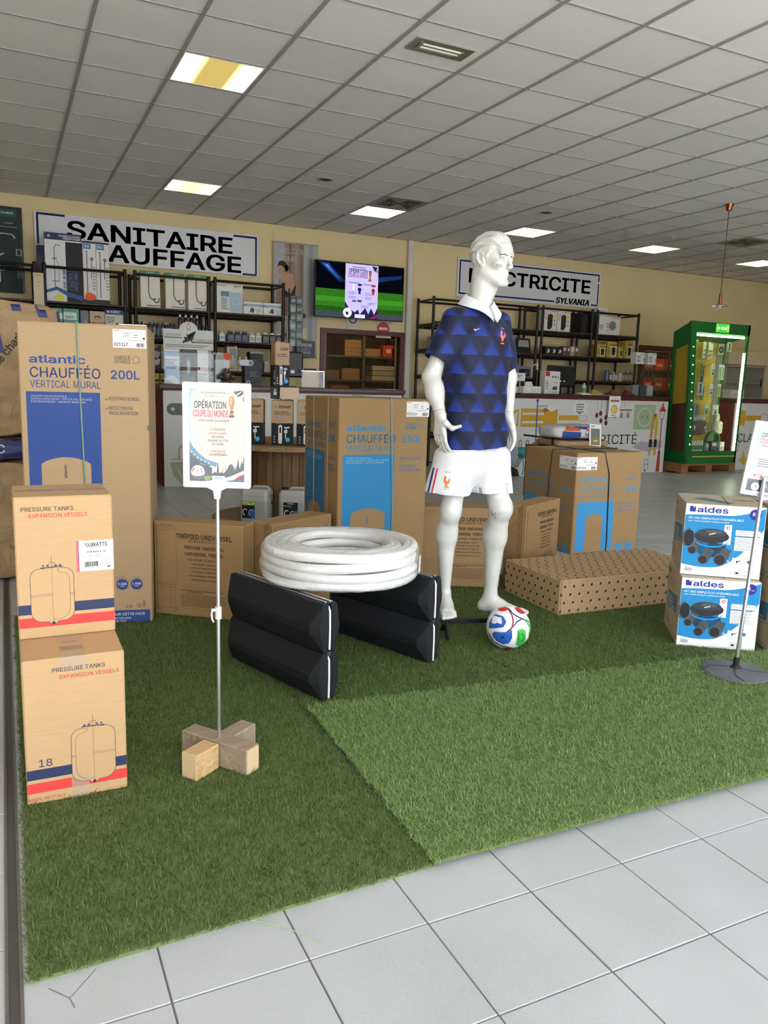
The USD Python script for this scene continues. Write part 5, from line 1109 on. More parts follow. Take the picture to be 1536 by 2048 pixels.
jersey_m = custom('striped_blue_jersey', {
    'tc': ('texture_coordinate', {}), 's': ('separate_xyz', {}), 'q': ('math', dict(math_type='multiply', value2=.62)), 'q2': ('math', dict(math_type='multiply_add', value2=.80)),
    'n0': ('noise_texture', dict(scale=9.0, detail=1.0)), 'nd': ('math', dict(math_type='multiply_add', value2=.012)), 'ph': ('math', dict(math_type='multiply', value2=2 * math.pi / .0088)), 'sn': ('math', dict(math_type='sine')), 'st': ('map_range', dict(from_min=-.15, from_max=.45, clamp=True)),
    'v': ('math', dict(math_type='multiply', value2=1 / .088)), 'fl': ('math', dict(math_type='floor')), 'fv': ('math', dict(math_type='fraction')), 'h5': ('math', dict(math_type='multiply', value2=.5)), 'u': ('math', dict(math_type='multiply_add', value2=1 / .105)), 'fu': ('math', dict(math_type='fraction')),
    'ce': ('math', dict(math_type='subtract', value2=.45)), 'ab': ('math', dict(math_type='absolute')), 'tr': ('math', dict(math_type='multiply_add', value2=2.2)), 'pm': ('map_range', dict(from_min=1.0, from_max=.55, clamp=True)),
    'gr': ('math', dict(math_type='multiply_add', value2=-.75, value3=1.0)), 'pp': ('math', dict(math_type='multiply')), 'gb': ('geometry', {}),
    'line': ('mix', dict(color1=hexc('121d4a'), color2=hexc('1f43a8'))), 'base': ('mix', dict(color1=hexc('05070f'), color2=hexc('0b1a58'))), 'out': ('mix', {}), 'b': ('bump', dict(strength=.2, distance=.001)), 'p': ('principled_bsdf', dict(roughness=.62, sheen_weight=.05, specular_ior_level=.3))},
    [('tc.object', 's.vector'), ('tc.object', 'n0.vector'), ('s.x', 'q.value1'), ('s.z', 'q2.value1'), ('q.value', 'q2.value3'), ('n0.fac', 'nd.value1'), ('q2.value', 'nd.value3'), ('nd.value', 'ph.value1'), ('ph.value', 'sn.value1'), ('sn.value', 'st.value'),
     ('s.z', 'v.value1'), ('v.value', 'fl.value1'), ('v.value', 'fv.value1'), ('fl.value', 'h5.value1'), ('s.x', 'u.value1'), ('h5.value', 'u.value3'), ('u.value', 'fu.value1'), ('fu.value', 'ce.value1'), ('ce.value', 'ab.value1'), ('ab.value', 'tr.value1'), ('fv.value', 'tr.value3'), ('tr.value', 'pm.value'),
     ('fv.value', 'gr.value1'), ('gr.value', 'pp.value1'), ('pm.result', 'pp.value2'), ('pp.value', 'line.fac'), ('pp.value', 'base.fac'), ('st.result', 'out.fac'), ('base.color', 'out.color1'), ('line.color', 'out.color2'), ('out.color', 'p.base_color'), ('st.result', 'b.height'), ('b.normal', 'p.normal')])
jersey = part('jersey', shirt, jersey_m, mannequin, smooth=True)
cloth_w = M('white_cotton', 'dadbde', rough=.75, bump=.1, bscale=600, sheen=.3)
# collar: a folded band round the neck, open at the front
cv = []; N_ = 40; ax = A([-.006, .022, 0]); fa = math.atan2(Fd[1], Fd[0])
for i in range(N_ + 1):
    t = fa + .10 + (2 * math.pi - .20) * i / N_; fr_ = abs(i / N_ - .5) * 2      # 0 at the back, 1 at the front
    c_, s_ = math.cos(t), math.sin(t); e = max(0, (fr_ - .72) / .28)
    zt = 1.706 - .070 * fr_ ** 1.4; zb = zt - .046 - .028 * e ** 2
    for rr_, z in ((.0600, zt - .03), (.0635, zt), (.071, zt - .002), (.104 + .008 * e, zb), (.099 + .008 * e, zb - .001), (.066, zt - .03)): cv.append(tuple(ax + A([rr_ * c_, rr_ * s_, z])))
m_ = 6; cf = []
for i in range(N_):
    for k in range(m_): l = (k + 1) % m_; cf += [(i * m_ + k, i * m_ + l, (i + 1) * m_ + l), (i * m_ + k, (i + 1) * m_ + l, (i + 1) * m_ + k)]
for e0 in (0, N_ * m_): cf += [(e0, e0 + k, e0 + k + 1) if e0 else (e0, e0 + k + 1, e0 + k) for k in range(1, m_ - 1)]
cm = trimesh.Trimesh(np.array(cv), np.array(cf), process=False); cm.fix_normals()
part('collar', cm, cloth_w, mannequin, smooth=50)
def decal(mesh, col, pts_or_poly, parent, name, sub=.012, lift=.0012):
    g = pts_or_poly if hasattr(pts_or_poly, 'geom_type') else Polygon(pts_or_poly)
    d = project(mesh, g.buffer(0), (0, -.6, 0), (1, 0, 0), (0, 0, 1), sub, lift)
    if d is not None: part(name, d, ink(col), parent)
def swoosh(x, z, s):
    top = [(0, .0), (-.10, .07), (-.14, .16), (-.10, .28), (-.06, .2), (.02, .17), (.14, .19), (.62, .33)]; bot = [(.18, .09), (.10, .02)]
    return [(x + a * s, z + b * s) for a, b in top + bot]
def rooster(x, z, s):
    pts = [(.05, 0), (.3, 0), (.32, .05), (.22, .08), (.3, .22), (.42, .3), (.5, .45), (.46, .62), (.52, .66), (.44, .74), (.36, .66), (.34, .5), (.22, .42), (.14, .56), (.2, .74), (.13, .86), (.08, .93), (.03, .86), (-.05, .82), (.0, .76), (-.04, .6), (-.05, .4), (.05, .22), (.12, .1), (.05, .05)]
    return [(x + (a - .2) * s, z + b * s) for a, b in pts]
decal(shirt, 'e9a795', swoosh(-.036, 1.516, .042), jersey, 'swoosh_mark')
decal(shirt, 'e2714f', rooster(.104, 1.478, .055).copy(), jersey, 'rooster_crest')
decal(shirt, 'e2714f', unary_union([Point(.098, 1.538).buffer(.0035), Point(.109, 1.537).buffer(.0035), sbox(.094, 1.464, .113, 1.470)]), jersey, 'crest_details')
decal(shirt, '8c2233', [(.052, 1.548), (.056, 1.552), (.058, 1.545), (.054, 1.541)], jersey, 'button_mark')
decal(shirt, '16245c', LineString([(.030, 1.60), (.045, 1.53), (.053, 1.50)]).buffer(.0016), jersey, 'placket_line')
# shorts
T_ = Field((-.30, -.24, .70), (.29, .28, 1.02), .0042)
sl, p = T_.sub(T_.lo, T_.lo + T_.n * T_.h); tz = p[..., 2]
lx, fx = p[..., 0] * Ld[0] + (p[..., 1] - .015) * Ld[1], p[..., 0] * Fd[0] + (p[..., 1] - .015) * Fd[1]
def leg_sdf(top, bot, r0, r1, fl, ph):
    a, b = A(top), A(bot); t = np.clip((a[2] - tz) / (a[2] - b[2]), -.3, 1.3); c = a[None] * (1 - t[..., None]) + b[None] * t[..., None]
    q = p - c; ang = np.arctan2(q[..., 1], q[..., 0]); rr = r0 + (r1 - r0) * t + (fl * t ** 2) * (.55 * np.sin(4 * ang + ph) + .45 * np.sin(7 * ang + 2 * ph))
    return (np.hypot(q[..., 0], q[..., 1]) - rr) * .93
dR = leg_sdf((-.078, -.03, .99), (-.128, -.045, .745), .100, .112, .006, .4); dL = leg_sdf((.070, .075, .99), (.098, .055, .745), .100, .108, .005, 1.9)
w_, d_ = smooth_interp(tz, [(.7, .15, .11), (.85, .17, .12), (.92, .182, .128), (1.02, .172, .112)])
k0 = np.sqrt((lx / w_) ** 2 + (fx / d_) ** 2); hip = (k0 - 1) * .11 + np.maximum(0, .90 - tz) ** 2 * 6.0
smin = lambda a, b, k: (lambda h: a * (1 - h) + b * h - k * h * (1 - h))(np.clip(.5 + .5 * (a - b) / k, 0, 1))
f = smin(smin(dR, dL, .03), hip, .05) + .0025 * np.sin(30 * lx + 14 * tz) * np.clip((.95 - tz) * 8, 0, 1)
gr_ = np.exp(-((lx + .012 - .10 * np.clip(tz - .78, 0, 1)) / .011) ** 2) * np.clip((.94 - tz) * 6, 0, 1) * .016; f = f + gr_ * (fx > 0)
hem = .748 - .05 * np.clip(-(p[..., 0] + .16), -.02, .1) * -1 + .014 * (p[..., 0] > -.02) * 0 + .006 * np.sin(20 * lx)
f = np.maximum(f, hem - tz); inner = np.maximum(np.minimum(dR, dL) + .007, np.maximum(tz - hem - .06, hem - .05 - tz)); f = np.maximum(f, -inner)
T_.f = np.maximum(f + .02 * np.clip((tz - .95) / .03, 0, 1), tz - .985).astype(np.float32)
shorts_mesh = T_.mesh(3)
shorts = part('shorts', shorts_mesh, cloth_w, mannequin, smooth=True)
for x0, c in ((-.232, '27356e'), (-.216, 'c93a4c')): decal(shorts_mesh, c, [(x0 + .006, .760), (x0 + .014, .760), (x0 + .030, .84), (x0 + .036, .875), (x0 + .030, .875), (x0 + .022, .84)], shorts, 'side_stripe', .01)
decal(shorts_mesh, 'd9794a', rooster(-.140, .795, .055), shorts, 'rooster_crest'); decal(shorts_mesh, '8a5a52', unary_union([Point(-.142, .862).buffer(.0028), Point(-.128, .862).buffer(.0028)] + [Point(-.146 + .008 * k, .783).buffer(.002) for k in range(3)] + [sbox(-.15, .790, -.126, .793)]), shorts, 'crest_details')
decal(shorts_mesh, 'b23246', swoosh(.155, .79, .034), shorts, 'swoosh_mark')
decal(shorts_mesh, 'd3d5d8', LineString([(-.215, .772), (-.12, .762), (-.03, .756)]).buffer(.0006), shorts, 'hem_stitch', .02); decal(shorts_mesh, 'd3d5d8', LineString([(.0, .765), (.09, .765), (.19, .768)]).buffer(.0006), shorts, 'hem_stitch', .02)
# the steel stand under the feet
sm = M('black_steel', '17171a', rough=.4, metal=.3)
part('stand_bar', cat_([cbx(-.13, .24, -.012, .012, .085, .108, .002)]).apply_transform(trimesh.transformations.rotation_matrix(.20, (0, 0, 1))), sm, mannequin)
part('stand_leg', cat_([tube([(-.105, -.02, .10), (-.098, -.05, .05), (-.092, -.075, .02)], .011, 8), tube([(-.105, -.02, .10), (-.11, .08, .02)], .011, 8)]), sm, mannequin)
part('stand_leg', cat_([tube([(.22, .045, .10), (.225, .0, .05), (.23, -.03, .02)], .011, 8), tube([(.22, .045, .10), (.215, .14, .02)], .011, 8)]), sm, mannequin)
part('sole_pin', cyl((-.105, -.02, .09), (-.105, -.02, .165), .006), sm, mannequin); part('sole_pin', cyl((.17, .06, .09), (.17, .06, .14), .006), sm, mannequin)

# ---------------------------------------------------------------- the ball
bc, br = MORG + r_ * .193 + f_ * -.13, .107
ball = thing('football', 'white match ball with red, blue and green swirling panels beside the mannequin foot', 'ball', mat4=np.array([[r_[0], f_[0], 0, bc[0]], [r_[1], f_[1], 0, bc[1]], [0, 0, 1, .110], [0, 0, 0, 1]]))
ballm = trimesh.creation.icosphere(4, br)
part('shell', ballm, M('ball_white', 'ececea', rough=.35, bump=.12, bscale=900, coat=.2), ball, smooth=True)
bt = trimesh.transformations.rotation_matrix(-.245, (1, 0, 0))[:3, :3]          # patterns are laid on along the line of sight, which drops by 14 degrees
def panel(col, pts, name='printed_panel', lift=.0006, w=None, mirror=False):
    q = [((x - 840) / 208 * br, (1740 - y) / 208 * br) for x, y in pts]
    q = [(-a if mirror else a, b) for a, b in q]
    g = Polygon(q).buffer(0) if w is None else LineString(q).buffer(w / 208 * br / 2, quad_segs=3)
    g = g.buffer(-.0045, quad_segs=5).buffer(.009, quad_segs=5).buffer(-.0045, quad_segs=5) if w is None and len(pts) > 3 else g.intersection(Point(0, 0).buffer(br * .97))
    sg = -1 if mirror else 1
    V_ = bt @ A([0, 0, 1.0]) * 1.0; U_ = A([1.0, 0, 0]) * 1.0; D_ = bt @ A([0, 1.0, 0])
    if mirror: U_, D_ = -U_, -D_
    dcl = project(ballm, g, -D_ * .3, U_, V_, .008, lift)
    if dcl is not None:
        v_, f__ = dcl; v_ = v_ / np.linalg.norm(v_, axis=1, keepdims=True) * (br + lift); part(name, (v_, f__), ink(col, .3), ball)
R_, BL_, G_, NV = 'c02a35', '2d62b4', '3fb54a', '26305e'
for mir in (False, True):
    panel(R_, [(718, 1582), (745, 1560), (800, 1545), (822, 1560), (800, 1582), (760, 1588)], mirror=mir); panel(R_, [(875, 1550), (925, 1548), (965, 1570), (992, 1600), (945, 1608), (905, 1592)], mirror=mir)
    panel('8c2a3a', [(815, 1560), (845, 1620), (853, 1680), (835, 1740), (795, 1775)], w=13, mirror=mir); panel(NV, [(822, 1560), (860, 1610), (920, 1642), (972, 1660), (1004, 1690)], w=11, mirror=mir); panel(NV, [(800, 1768), (850, 1722), (890, 1675), (930, 1656)], w=11, mirror=mir)
    panel(BL_, [(700, 1615), (765, 1632), (790, 1680), (765, 1730), (705, 1742), (645, 1752), (648, 1700), (672, 1650)], mirror=mir); panel('e6e8ee', [(680, 1640), (700, 1632), (720, 1642), (748, 1640), (752, 1700), (730, 1702), (715, 1690), (690, 1705), (665, 1700), (672, 1665)], lift=.0011, mirror=mir)
    panel(BL_, [(672, 1795), (690, 1775), (740, 1778), (800, 1772), (842, 1748), (845, 1830), (822, 1880), (770, 1892), (712, 1862), (680, 1825)], mirror=mir)
    panel('1d3c86', [(760 + (34 if k % 2 == 0 else 14) * math.sin(math.radians(36 * k)), 1825 - (34 if k % 2 == 0 else 14) * math.cos(math.radians(36 * k))) for k in range(10)], lift=.0011, mirror=mir)
    panel(G_, [(955, 1648), (1005, 1655), (1035, 1700), (1045, 1760), (1035, 1820), (1015, 1800), (1015, 1740), (990, 1690)], mirror=mir)
    for k in range(4): panel('e8eee8', [(975 + 14 * k, 1650 + 28 * k), (1030, 1668 + 36 * k)], lift=.0011, w=5, mirror=mir)
    panel(G_, [(893, 1752), (938, 1738), (975, 1760), (988, 1850), (982, 1892), (930, 1912), (888, 1892)], mirror=mir); panel('1d4a2c', [(930, 1785), (960, 1800), (955, 1850), (925, 1860)], lift=.0011, w=7, mirror=mir); panel('1d4a2c', [(905, 1770), (915, 1890)], lift=.0011, w=5, mirror=mir)
    panel('9c2430', [(758, 1912), (800, 1925), (870, 1920), (852, 1945), (790, 1945)], mirror=mir); panel(NV, [(640, 1790), (690, 1870), (760, 1908), (880, 1930), (960, 1905)], w=8, mirror=mir)

P = Print((0, 0, .0008), (1, 0, 0), (0, 1, 0)); P.line('6a6a6c', [(.030, 1.590), (.068, 1.545), (.075, 1.515)], .0016); P.line('6a6a6c', [(.068, 1.545), (.125, 1.608)], .0013)
P.flush(floor)
single('grass_thread', tube([(.475, 1.62, .004), (.53, 1.575, .004), (.57, 1.53, .004), (.60, 1.485, .004)], .0009, 5), ink('a9c07a'), 'long loose green thread lying on the front tiles beside the grass edge', 'thread')
# ---------------------------------------------------------------- back of the shop
def draw(P, w, h, spec, layer0=0):
    """Prints a list of marks given in fractions of the face."""
    for k, m in enumerate(spec):
        a, c = m[0], m[1]; L = layer0 + min(k, 12)
        if a == 'r': P.rect(c, m[2] * w, m[3] * w, m[4] * h, m[5] * h, 'printed_panel', L)
        elif a == 't': P.text(c, m[2], m[3] * w, m[4] * h, m[5] * h, m[6] * w if len(m) > 6 and m[6] else None, len(m) > 7, layer=L + 1, rot=m[8] if len(m) > 8 else 0)
        elif a == 'l': P.lines(c, m[2] * w, m[3] * w, m[4] * h, m[5], m[6] * h, m[7] * h, .35, k, layer=L)
        elif a == 'd': P.disc(c, m[2] * w, m[3] * h, m[4] * w, 'printed_panel', L)
        elif a == 'p': P.poly(c, [(x * w, y * h) for x, y in m[2]], 'picture', L)
        elif a == 's': P.line(c, [(x * w, y * h) for x, y in m[2]], m[3] * w, 'picture', L)
def glow(col, s=1.0):
    k = 'glow_%s_%d' % (col, round(s * 100))
    return custom(k, {'e': ('emission', dict(color=hexc(col), strength=s))}, [], surface='e.emission')
def flush_glow(P, parent, s):
    for (name, col), L in P.items.items():
        n = np.cumsum([0] + [len(v) for v, _ in L]); part(name, (np.vstack([v for v, _ in L]), np.vstack([f + k for (_, f), k in zip(L, n)])), glow(col, s), parent)
def carton_item(name, label, cat, x0, x1, z0, z1, y, d, col, spec=(), group=None, side=None):
    t = thing(name, label, cat, (x0, y, z0), group=group); w, h = x1 - x0, z1 - z0
    part('carton', cbx(0, w, 0, d, 0, h, .003), M('board_' + col, col, rough=.5, var=.03, vscale=14), t)
    if spec: P = Print((0, 0, 0), lift=.0012); draw(P, w, h, spec); P.flush(t)
    if side: P = Print((0, d, 0), (0, -1, 0), lift=.0012); draw(P, d, h, side); P.flush(t)
    return t
def bottle(name, label, x, y, z, r, h, body, cap, band=None, neck=.3, group=None, sq=False, proto={}):
    """A bottle or can standing at (x, y, z); like ones are copies."""
    k = (r, h, body, cap, band, neck, sq)
    if k in proto: return copy_of(proto[k], label, (x, y, z), 0, group)
    t = thing(name, label, 'bottle' if name == 'bottle' else 'can', (x, y, z), group=group)
    s = h * (1 - neck)
    m = lathe([(.001, 0), (r * .94, 0), (r, .006), (r, s * .94), (r * .9, s), (r * .42, s + h * neck * .35), (r * .38, s + h * neck * .5), (.001, s + h * neck * .5)], 4 if sq else 16)
    if sq: m.apply_transform(trimesh.transformations.rotation_matrix(math.pi / 4, (0, 0, 1)))
    part('flask', m, M('flask_' + body, body, rough=.35), t, smooth=35)
    part('cap', lathe([(r * (.5 if neck > .12 else .85), s + h * neck * .3), (r * (.5 if neck > .12 else .85), h - .003), (r * .42, h), (.001, h)], 14), M('cap_' + cap, cap, rough=.35), t, smooth=35)
    if band:
        if sq: q = r * .7071 + .001; g = bx(-q, q, -q, q, s * .2, s * .75)
        else: g = lathe([(r + .0008, s * .2), (r + .0008, s * .78)], 16)
        part('wrap_label', g, M('wrap_' + band, band, rough=.45), t)
        P = Print((-r * .6, -r * (.71 if sq else 1.0) - .002, s * .25)); P.lines('8d9096' if band != 'dcdcd8' else '55585e', .1 * r, 1.1 * r, s * .42, 3, s * .12, s * .05, .4, 3); P.flush(t)
    proto[k] = t; return t

# shelving
shelf_wood = wood('shelf_board', '2f241b', '4c3a2b', 0, 6, .55)
ORD = ['first', 'second', 'third', 'fourth', 'fifth', 'sixth', 'seventh', 'eighth', 'ninth', 'tenth', 'eleventh', 'twelfth']
YF, YR = 10.60, 11.14
def rack(label, x0, x1, levels, top=2.56):
    t = thing('shelf_rack', label, 'shelf', (x0, YF, 0), group=None); w, d = x1 - x0, YR - YF
    for x in (.022, w - .022):
        for y in (.022, d - .022): part('post', cat_([cyl((x, y, 0), (x, y, top), .022, n=12), cyl((x, y, top), (x, y, top + .015), .025, .02, n=12)]), black_metal, t)
    for z in levels:
        part('shelf', cbx(.01, w - .01, .0, d, z - .022, z, .003), shelf_wood, t)
        for y in (.022, d - .022): part('rail', cyl((.02, y, z - .045), (w - .02, y, z - .045), .017, n=10), black_metal, t)
        for x in (.022, w - .022): part('side_rail', cyl((x, .02, z - .045), (x, d - .02, z - .045), .014, n=8), black_metal, t)
    for y in (.022, d - .022): part('top_rail', cyl((.02, y, top - .03), (w - .02, y, top - .03), .018, n=10), black_metal, t)
    for x in (.022, w - .022): part('side_rail', cyl((x, .02, top - .03), (x, d - .02, top - .03), .014, n=8), black_metal, t)
    for z in levels:
        for x in (.022, w - .022): part('joint', cyl((x, .022, z - .075), (x, .022, z - .015), .028, n=10), black_metal, t)
LL, LR = (.5, .93, 1.36, 1.755, 2.13), (.5, .97, 1.405, 1.80, 2.18)
rack('black pipe shelf rack at the left edge under the dark shower poster', -.56, .43, LL)
rack('black pipe shelf rack holding the tall shower column boxes', .49, 1.47, LL)
rack('black pipe shelf rack holding the white siphon boxes with green tops', 1.55, 2.53, LL)
rack('black pipe shelf rack beside the hanging banner, holding blue-grey bottles', 2.57, 3.56, LL)
rack('black pipe shelf rack right of the white wall duct, behind the mannequin', 5.89, 6.86, LR)
rack('black pipe shelf rack holding the black floodlight', 6.90, 7.86, LR)
rack('black pipe shelf rack holding two boxes of black power supplies', 7.92, 8.98, LR)
rack('black pipe shelf rack holding yellow boxes, nearest the green cabinet', 9.05, 10.0, LR)
# goods on the left racks
Z1, Z2, Z3 = 2.131, 1.756, 1.361
carton_item('shower_box', 'wide white and black shower column box, LOGGIA SELECT', 'box', .53, .95, Z1, 2.94, 10.665, .1, 'dcdcde', [('r', '2c3c5c', 0, 1, .9, 1), ('t', 'e6e8ee', 'COLONNE DE DOUCHE', .38, .95, .026, .58, 1), ('t', 'e6e8ee', 'THERMOSTATIQUE', .48, .915, .026, .48, 1), ('d', '9fb0c8', .12, .95, .04), ('r', '23252c', .56, 1, 0, .88), ('t', '5a6788', 'LOGGIA SELECT', .86, .18, .2, .55, 1, math.pi / 2),
    ('s', '6b7076', [(.25, .2), (.25, .78), (.3, .83), (.42, .82)], .02), ('s', '6b7076', [(.2, .62), (.32, .64)], .03), ('s', '6b7076', [(.3, .62), (.38, .5), (.36, .3)], .012), ('s', '6b7076', [(.18, .3), (.38, .3)], .025), ('p', '3c5c92', [(0, .12), (.3, .17), (.6, .08), (1, .03), (1, .1), (.6, .15), (.3, .22), (0, .16)]), ('p', 'e3e040', [(.22, .06), (.3, .12), (.42, .1), (.5, .05), (.4, .02), (.28, .02)])])
for k, x in enumerate((.96, 1.115)):
    carton_item('shower_box', ('narrow white hand shower box with an orange price star', 'narrow white hand shower box, right of the one with the orange star')[k], 'box', x, x + .152, Z1, 2.875, 10.65, .09, 'dcdad8', [('r', '2a2c30', 0, 1, .97, 1), ('r', '2f6db4', .05, .62, .88, .96), ('t', 'e8eef4', 'NOVA', .12, .9, .04, .4, 1), ('s', '55585e', [(.3, .1), (.3, .84), (.18, .84)], .06), ('d', '77797e', .68, .72, .14), ('s', '55585e', [(.66, .7), (.62, .4)], .05), ('s', '77797e', [(.3, .55), (.7, .52)], .05), ('l', '8a8d92', .72, .95, .6, 8, .05, .018), ('r', '33353a', 0, 1, 0, .07)] + ([('p', 'e8622c', [(.05, .1), (.2, .17), (.5, .18), (.9, .14), (.95, .08), (.6, .05), (.2, .05)])] if k == 0 else []))
carton_item('hang_box', 'slim beige box hanging at the left post beside the shower column box', 'box', .385, .50, 2.03, 2.44, 10.53, .04, 'd6c3a2', [('t', '5a5348', 'Vernier', .2, .92, .05, .6), ('d', '8c8270', .42, .74, .05), ('d', '8c8270', .6, .74, .05), ('d', '8c8270', .5, .64, .05), ('r', 'c9c7c4', 0, 1, 0, .14), ('l', '55585c', .1, .9, .1, 2, .05, .02)])
carton_item('shower_box', 'small dark grey box behind the shower column box on the left', 'box', .45, .54, Z1, 2.82, 10.95, .08, '3c3f48', [('r', '2c3c5c', 0, 1, .82, 1)])
for k, (x0, x1, c, lb, sp) in enumerate(((.59, .705, '5aa08c', 'narrow green box on the shelf below the shower boxes', [('r', 'd8e4de', 0, 1, .55, .8), ('l', '3f7a68', .1, .8, .5, 3, .1, .03)]), (.715, .895, '5aa08c', 'wide green box with a round mark, below the shower boxes', [('r', 'd8e8e0', 0, .85, .55, .85), ('t', '3f7a68', 'THERMOSTAT', .08, .6, .1, .6, 1), ('d', 'e4efe9', .75, .2, .1), ('l', 'cfe4da', .1, .6, .35, 3, .1, .04)]),
        (.91, 1.01, '70757d', 'dark grey box with a white number on the shelf below the shower boxes', [('t', 'd4d8de', '2', .4, .4, .16), ('l', 'b8bcc4', .2, .8, .2, 2, .08, .03)]))):
    carton_item('shelf_box', lb, 'box', x0, x1, Z2, 2.055 - .01 * (k == 2), 10.66, .16, c, sp)
for k in range(2): carton_item('faucet_box', ('lower', 'upper')[k] + ' of two stacked beige fittings boxes beside the blue and white box', 'box', 1.02, 1.20, Z2 + .001 + .145 * k, Z2 + .142 + .145 * k, 10.66, .18, 'c5ab88', [('s', '4c4238', [(.3, .45), (.4, .55), (.6, .55), (.72, .42)], .08), ('l', '8a7860', .28, .74, .35, 1, .1, .04), ('s', '8a7860', [(.02, .02), (.98, .02)], .01)])
carton_item('shelf_box', 'white box with a blue GEBERIT header', 'box', 1.205, 1.42, Z2, 2.085, 10.65, .15, 'd5d2c6', [('r', '31507c', 0, 1, .78, 1), ('t', 'dfe6f0', 'GEBERIT', .24, .84, .09, .62, 1), ('r', 'dfe6f0', .1, .2, .84, .92), ('t', '55564e', 'MÉCANISME', .08, .64, .06, .45, 1), ('t', '55564e', 'DE CHASSE', .08, .55, .06, .42, 1), ('t', '55564e', 'COMPLET', .08, .46, .06, .35, 1), ('l', '8d8c80', .08, .4, .38, 3, .06, .02), ('s', '5d6066', [(.6, .08), (.6, .42), (.7, .46)], .1), ('s', '77797e', [(.75, .2), (.9, .32), (.9, .06)], .05)])
for k, x in enumerate((1.64, 1.955, 2.245)):
    carton_item('siphon_box', 'white siphon box with a green header, %s from the left of three' % ORD[k], 'box', x, x + .245, Z1, 2.585, 10.65, .12, 'd9d5c8', [('r', '3f8663', 0, 1, .93, 1), ('t', 'd8e8dc', 'Valentin', .3, .945, .035, .4), ('l', '9a988c', .05, .7, .9, 2, .03, .012), ('s', '55585c', [(.42, .86), (.42, .4), (.5, .27), (.66, .2), (.78, .26)], .05), ('s', '55585c', [(.66, .26), (.74, .14), (.9, .16), (.95, .28)], .06), ('s', '6d7074', [(.3, .06), (.95, .06)], .045), ('s', '77797c', [(.3, .02), (.95, .02), (.95, .12)], .012)])
carton_item('siphon_box', 'siphon box standing further back between the second and third one', 'box', 2.195, 2.26, Z1, 2.52, 10.80, .12, 'c9c6ba', [('r', '3f8663', 0, 1, .93, 1)])
for k in range(10):
    c = ('1f2a48', '23262e', '2a3350', '1c1f28')[k % 4]
    bottle('spray_can', 'dark spray can in the row under the siphon boxes, %s from the left' % ORD[k], 1.60 + .052 * k, 10.68 + .015 * (k % 2), Z2, .023, .195, c, ('2a2b2e', 'c9ccd0')[k % 5 == 2], ('7d8694', '55617d')[k % 2], .15)
for k in range(4): bottle('spray_can', 'tall can with a white cap behind the header board, %s from the left' % ORD[k], 2.145 + .074 * k, 10.70, Z2, .032, .33, '3a2f34', 'e6e6e4', '5c4a50', .22)
for k in range(3): bottle('spray_can', 'short dark can right of the white-capped ones, %s from the left' % ORD[k], 2.385 + .05 * k, 10.64, Z2, .023, .19, '22252c', '3a3d42', '8e95a0', .15)
carton_item('shelf_box', 'black and white box beside the header board, at the left', 'box', 1.74, 1.89, Z3, 1.62, 10.66, .2, '2c2d2f', [('p', 'c9cac8', [(.1, .1), (.8, .2), (.9, .5), (.3, .4)]), ('p', 'a9aaa8', [(.1, .6), (.7, .5), (.95, .8), (.4, .9)])])
carton_item('shelf_box', 'pale box with an orange top behind the left end of the header board', 'box', 1.895, 1.99, Z3, 1.66, 10.70, .2, 'd2cdb8', [('r', 'd08a3c', 0, 1, .8, 1), ('l', '8c8878', .1, .9, .6, 4, .12, .03)])
for k in range(3): carton_item('yellow_box', 'yellow box on the counter beside the leaflet holder, %s from the left' % ORD[k], 'box', 1.655 - .07 * k + .005, 1.715 - .07 * k, 1.181, 1.295, 9.44, .15, 'c9a83c', [('r', '3a3428', .1, .9, .15, .4), ('l', '7a6a34', .1, .8, .8, 3, .1, .04)]) if k < 2 else None
carton_item('softener_box', 'white and blue water treatment box on the top shelf right of the siphons', 'box', 2.60, 2.975, Z1, 2.505, 10.65, .2, 'dedcd2', [('t', '4a4d50', 'Adoucisseur', .04, .93, .04, .4, 1), ('t', '4a4d50', 'BWT', .68, .9, .06, .25, 1), ('r', 'a9c0d2', .52, .98, .04, .72), ('r', '5a88a8', .2, .5, .56, .74), ('r', 'ccd6da', .2, .5, .1, .55), ('l', '55606a', .22, .48, .5, 7, .06, .02), ('s', 'cfdbe4', [(.66, .5), (.66, .3), (.86, .3), (.86, .5), (.66, .5)], .015)])
for k, x in enumerate((2.985, 3.265)): carton_item('filter_box', '%s of two low white filter boxes with a blue band' % ('left', 'right')[k], 'box', x, x + .272, Z1, 2.295, 10.65, .18, 'dddcd6', [('r', '7f9fb4', 0, 1, .62, .82), ('t', 'e9eef0', 'Filtration', .2, .66, .1, .6), ('p', '4c5156', [(.3, .1), (.38, .5), (.5, .55), (.56, .3), (.5, .08), (.4, .2)]), ('s', '8e979c', [(.58, .4), (.9, .42)], .03), ('l', '8d9498', .65, .92, .3, 3, .1, .04)])
G = 'bottles on the middle shelf of the rack by the banner'
bottle('bottle', 'single white bottle at the left end of the bottle row by the banner', 2.69, 10.68, Z2, .05, .13, 'd9d6ca', 'd4d2c6', '9fb4c4', .28, sq=True)
for k in range(3): bottle('bottle', 'dark blue bottle in the row by the banner, %s of three' % ORD[k], 2.81 + .098 * k, 10.68, Z2, .062, .14, '262d3c', '2f4e66', '3c4a66', .25, sq=True)
for k in range(2): bottle('bottle', '%s cream bottle right of the dark blue ones' % ('left', 'right')[k], 3.105 + .09 * k, 10.68, Z2, .056, .135, 'd8d4c2', 'd4d0be', 'a8b4bc', .28, sq=True)
for k in range(3): bottle('bottle', 'dark bottle with a white cap at the right end of the row, %s of three' % ORD[k], 3.30 + .098 * k, 10.68, Z2, .058, .14, '2b2a30', 'e2e2de', '5a4c58', .25, sq=True)
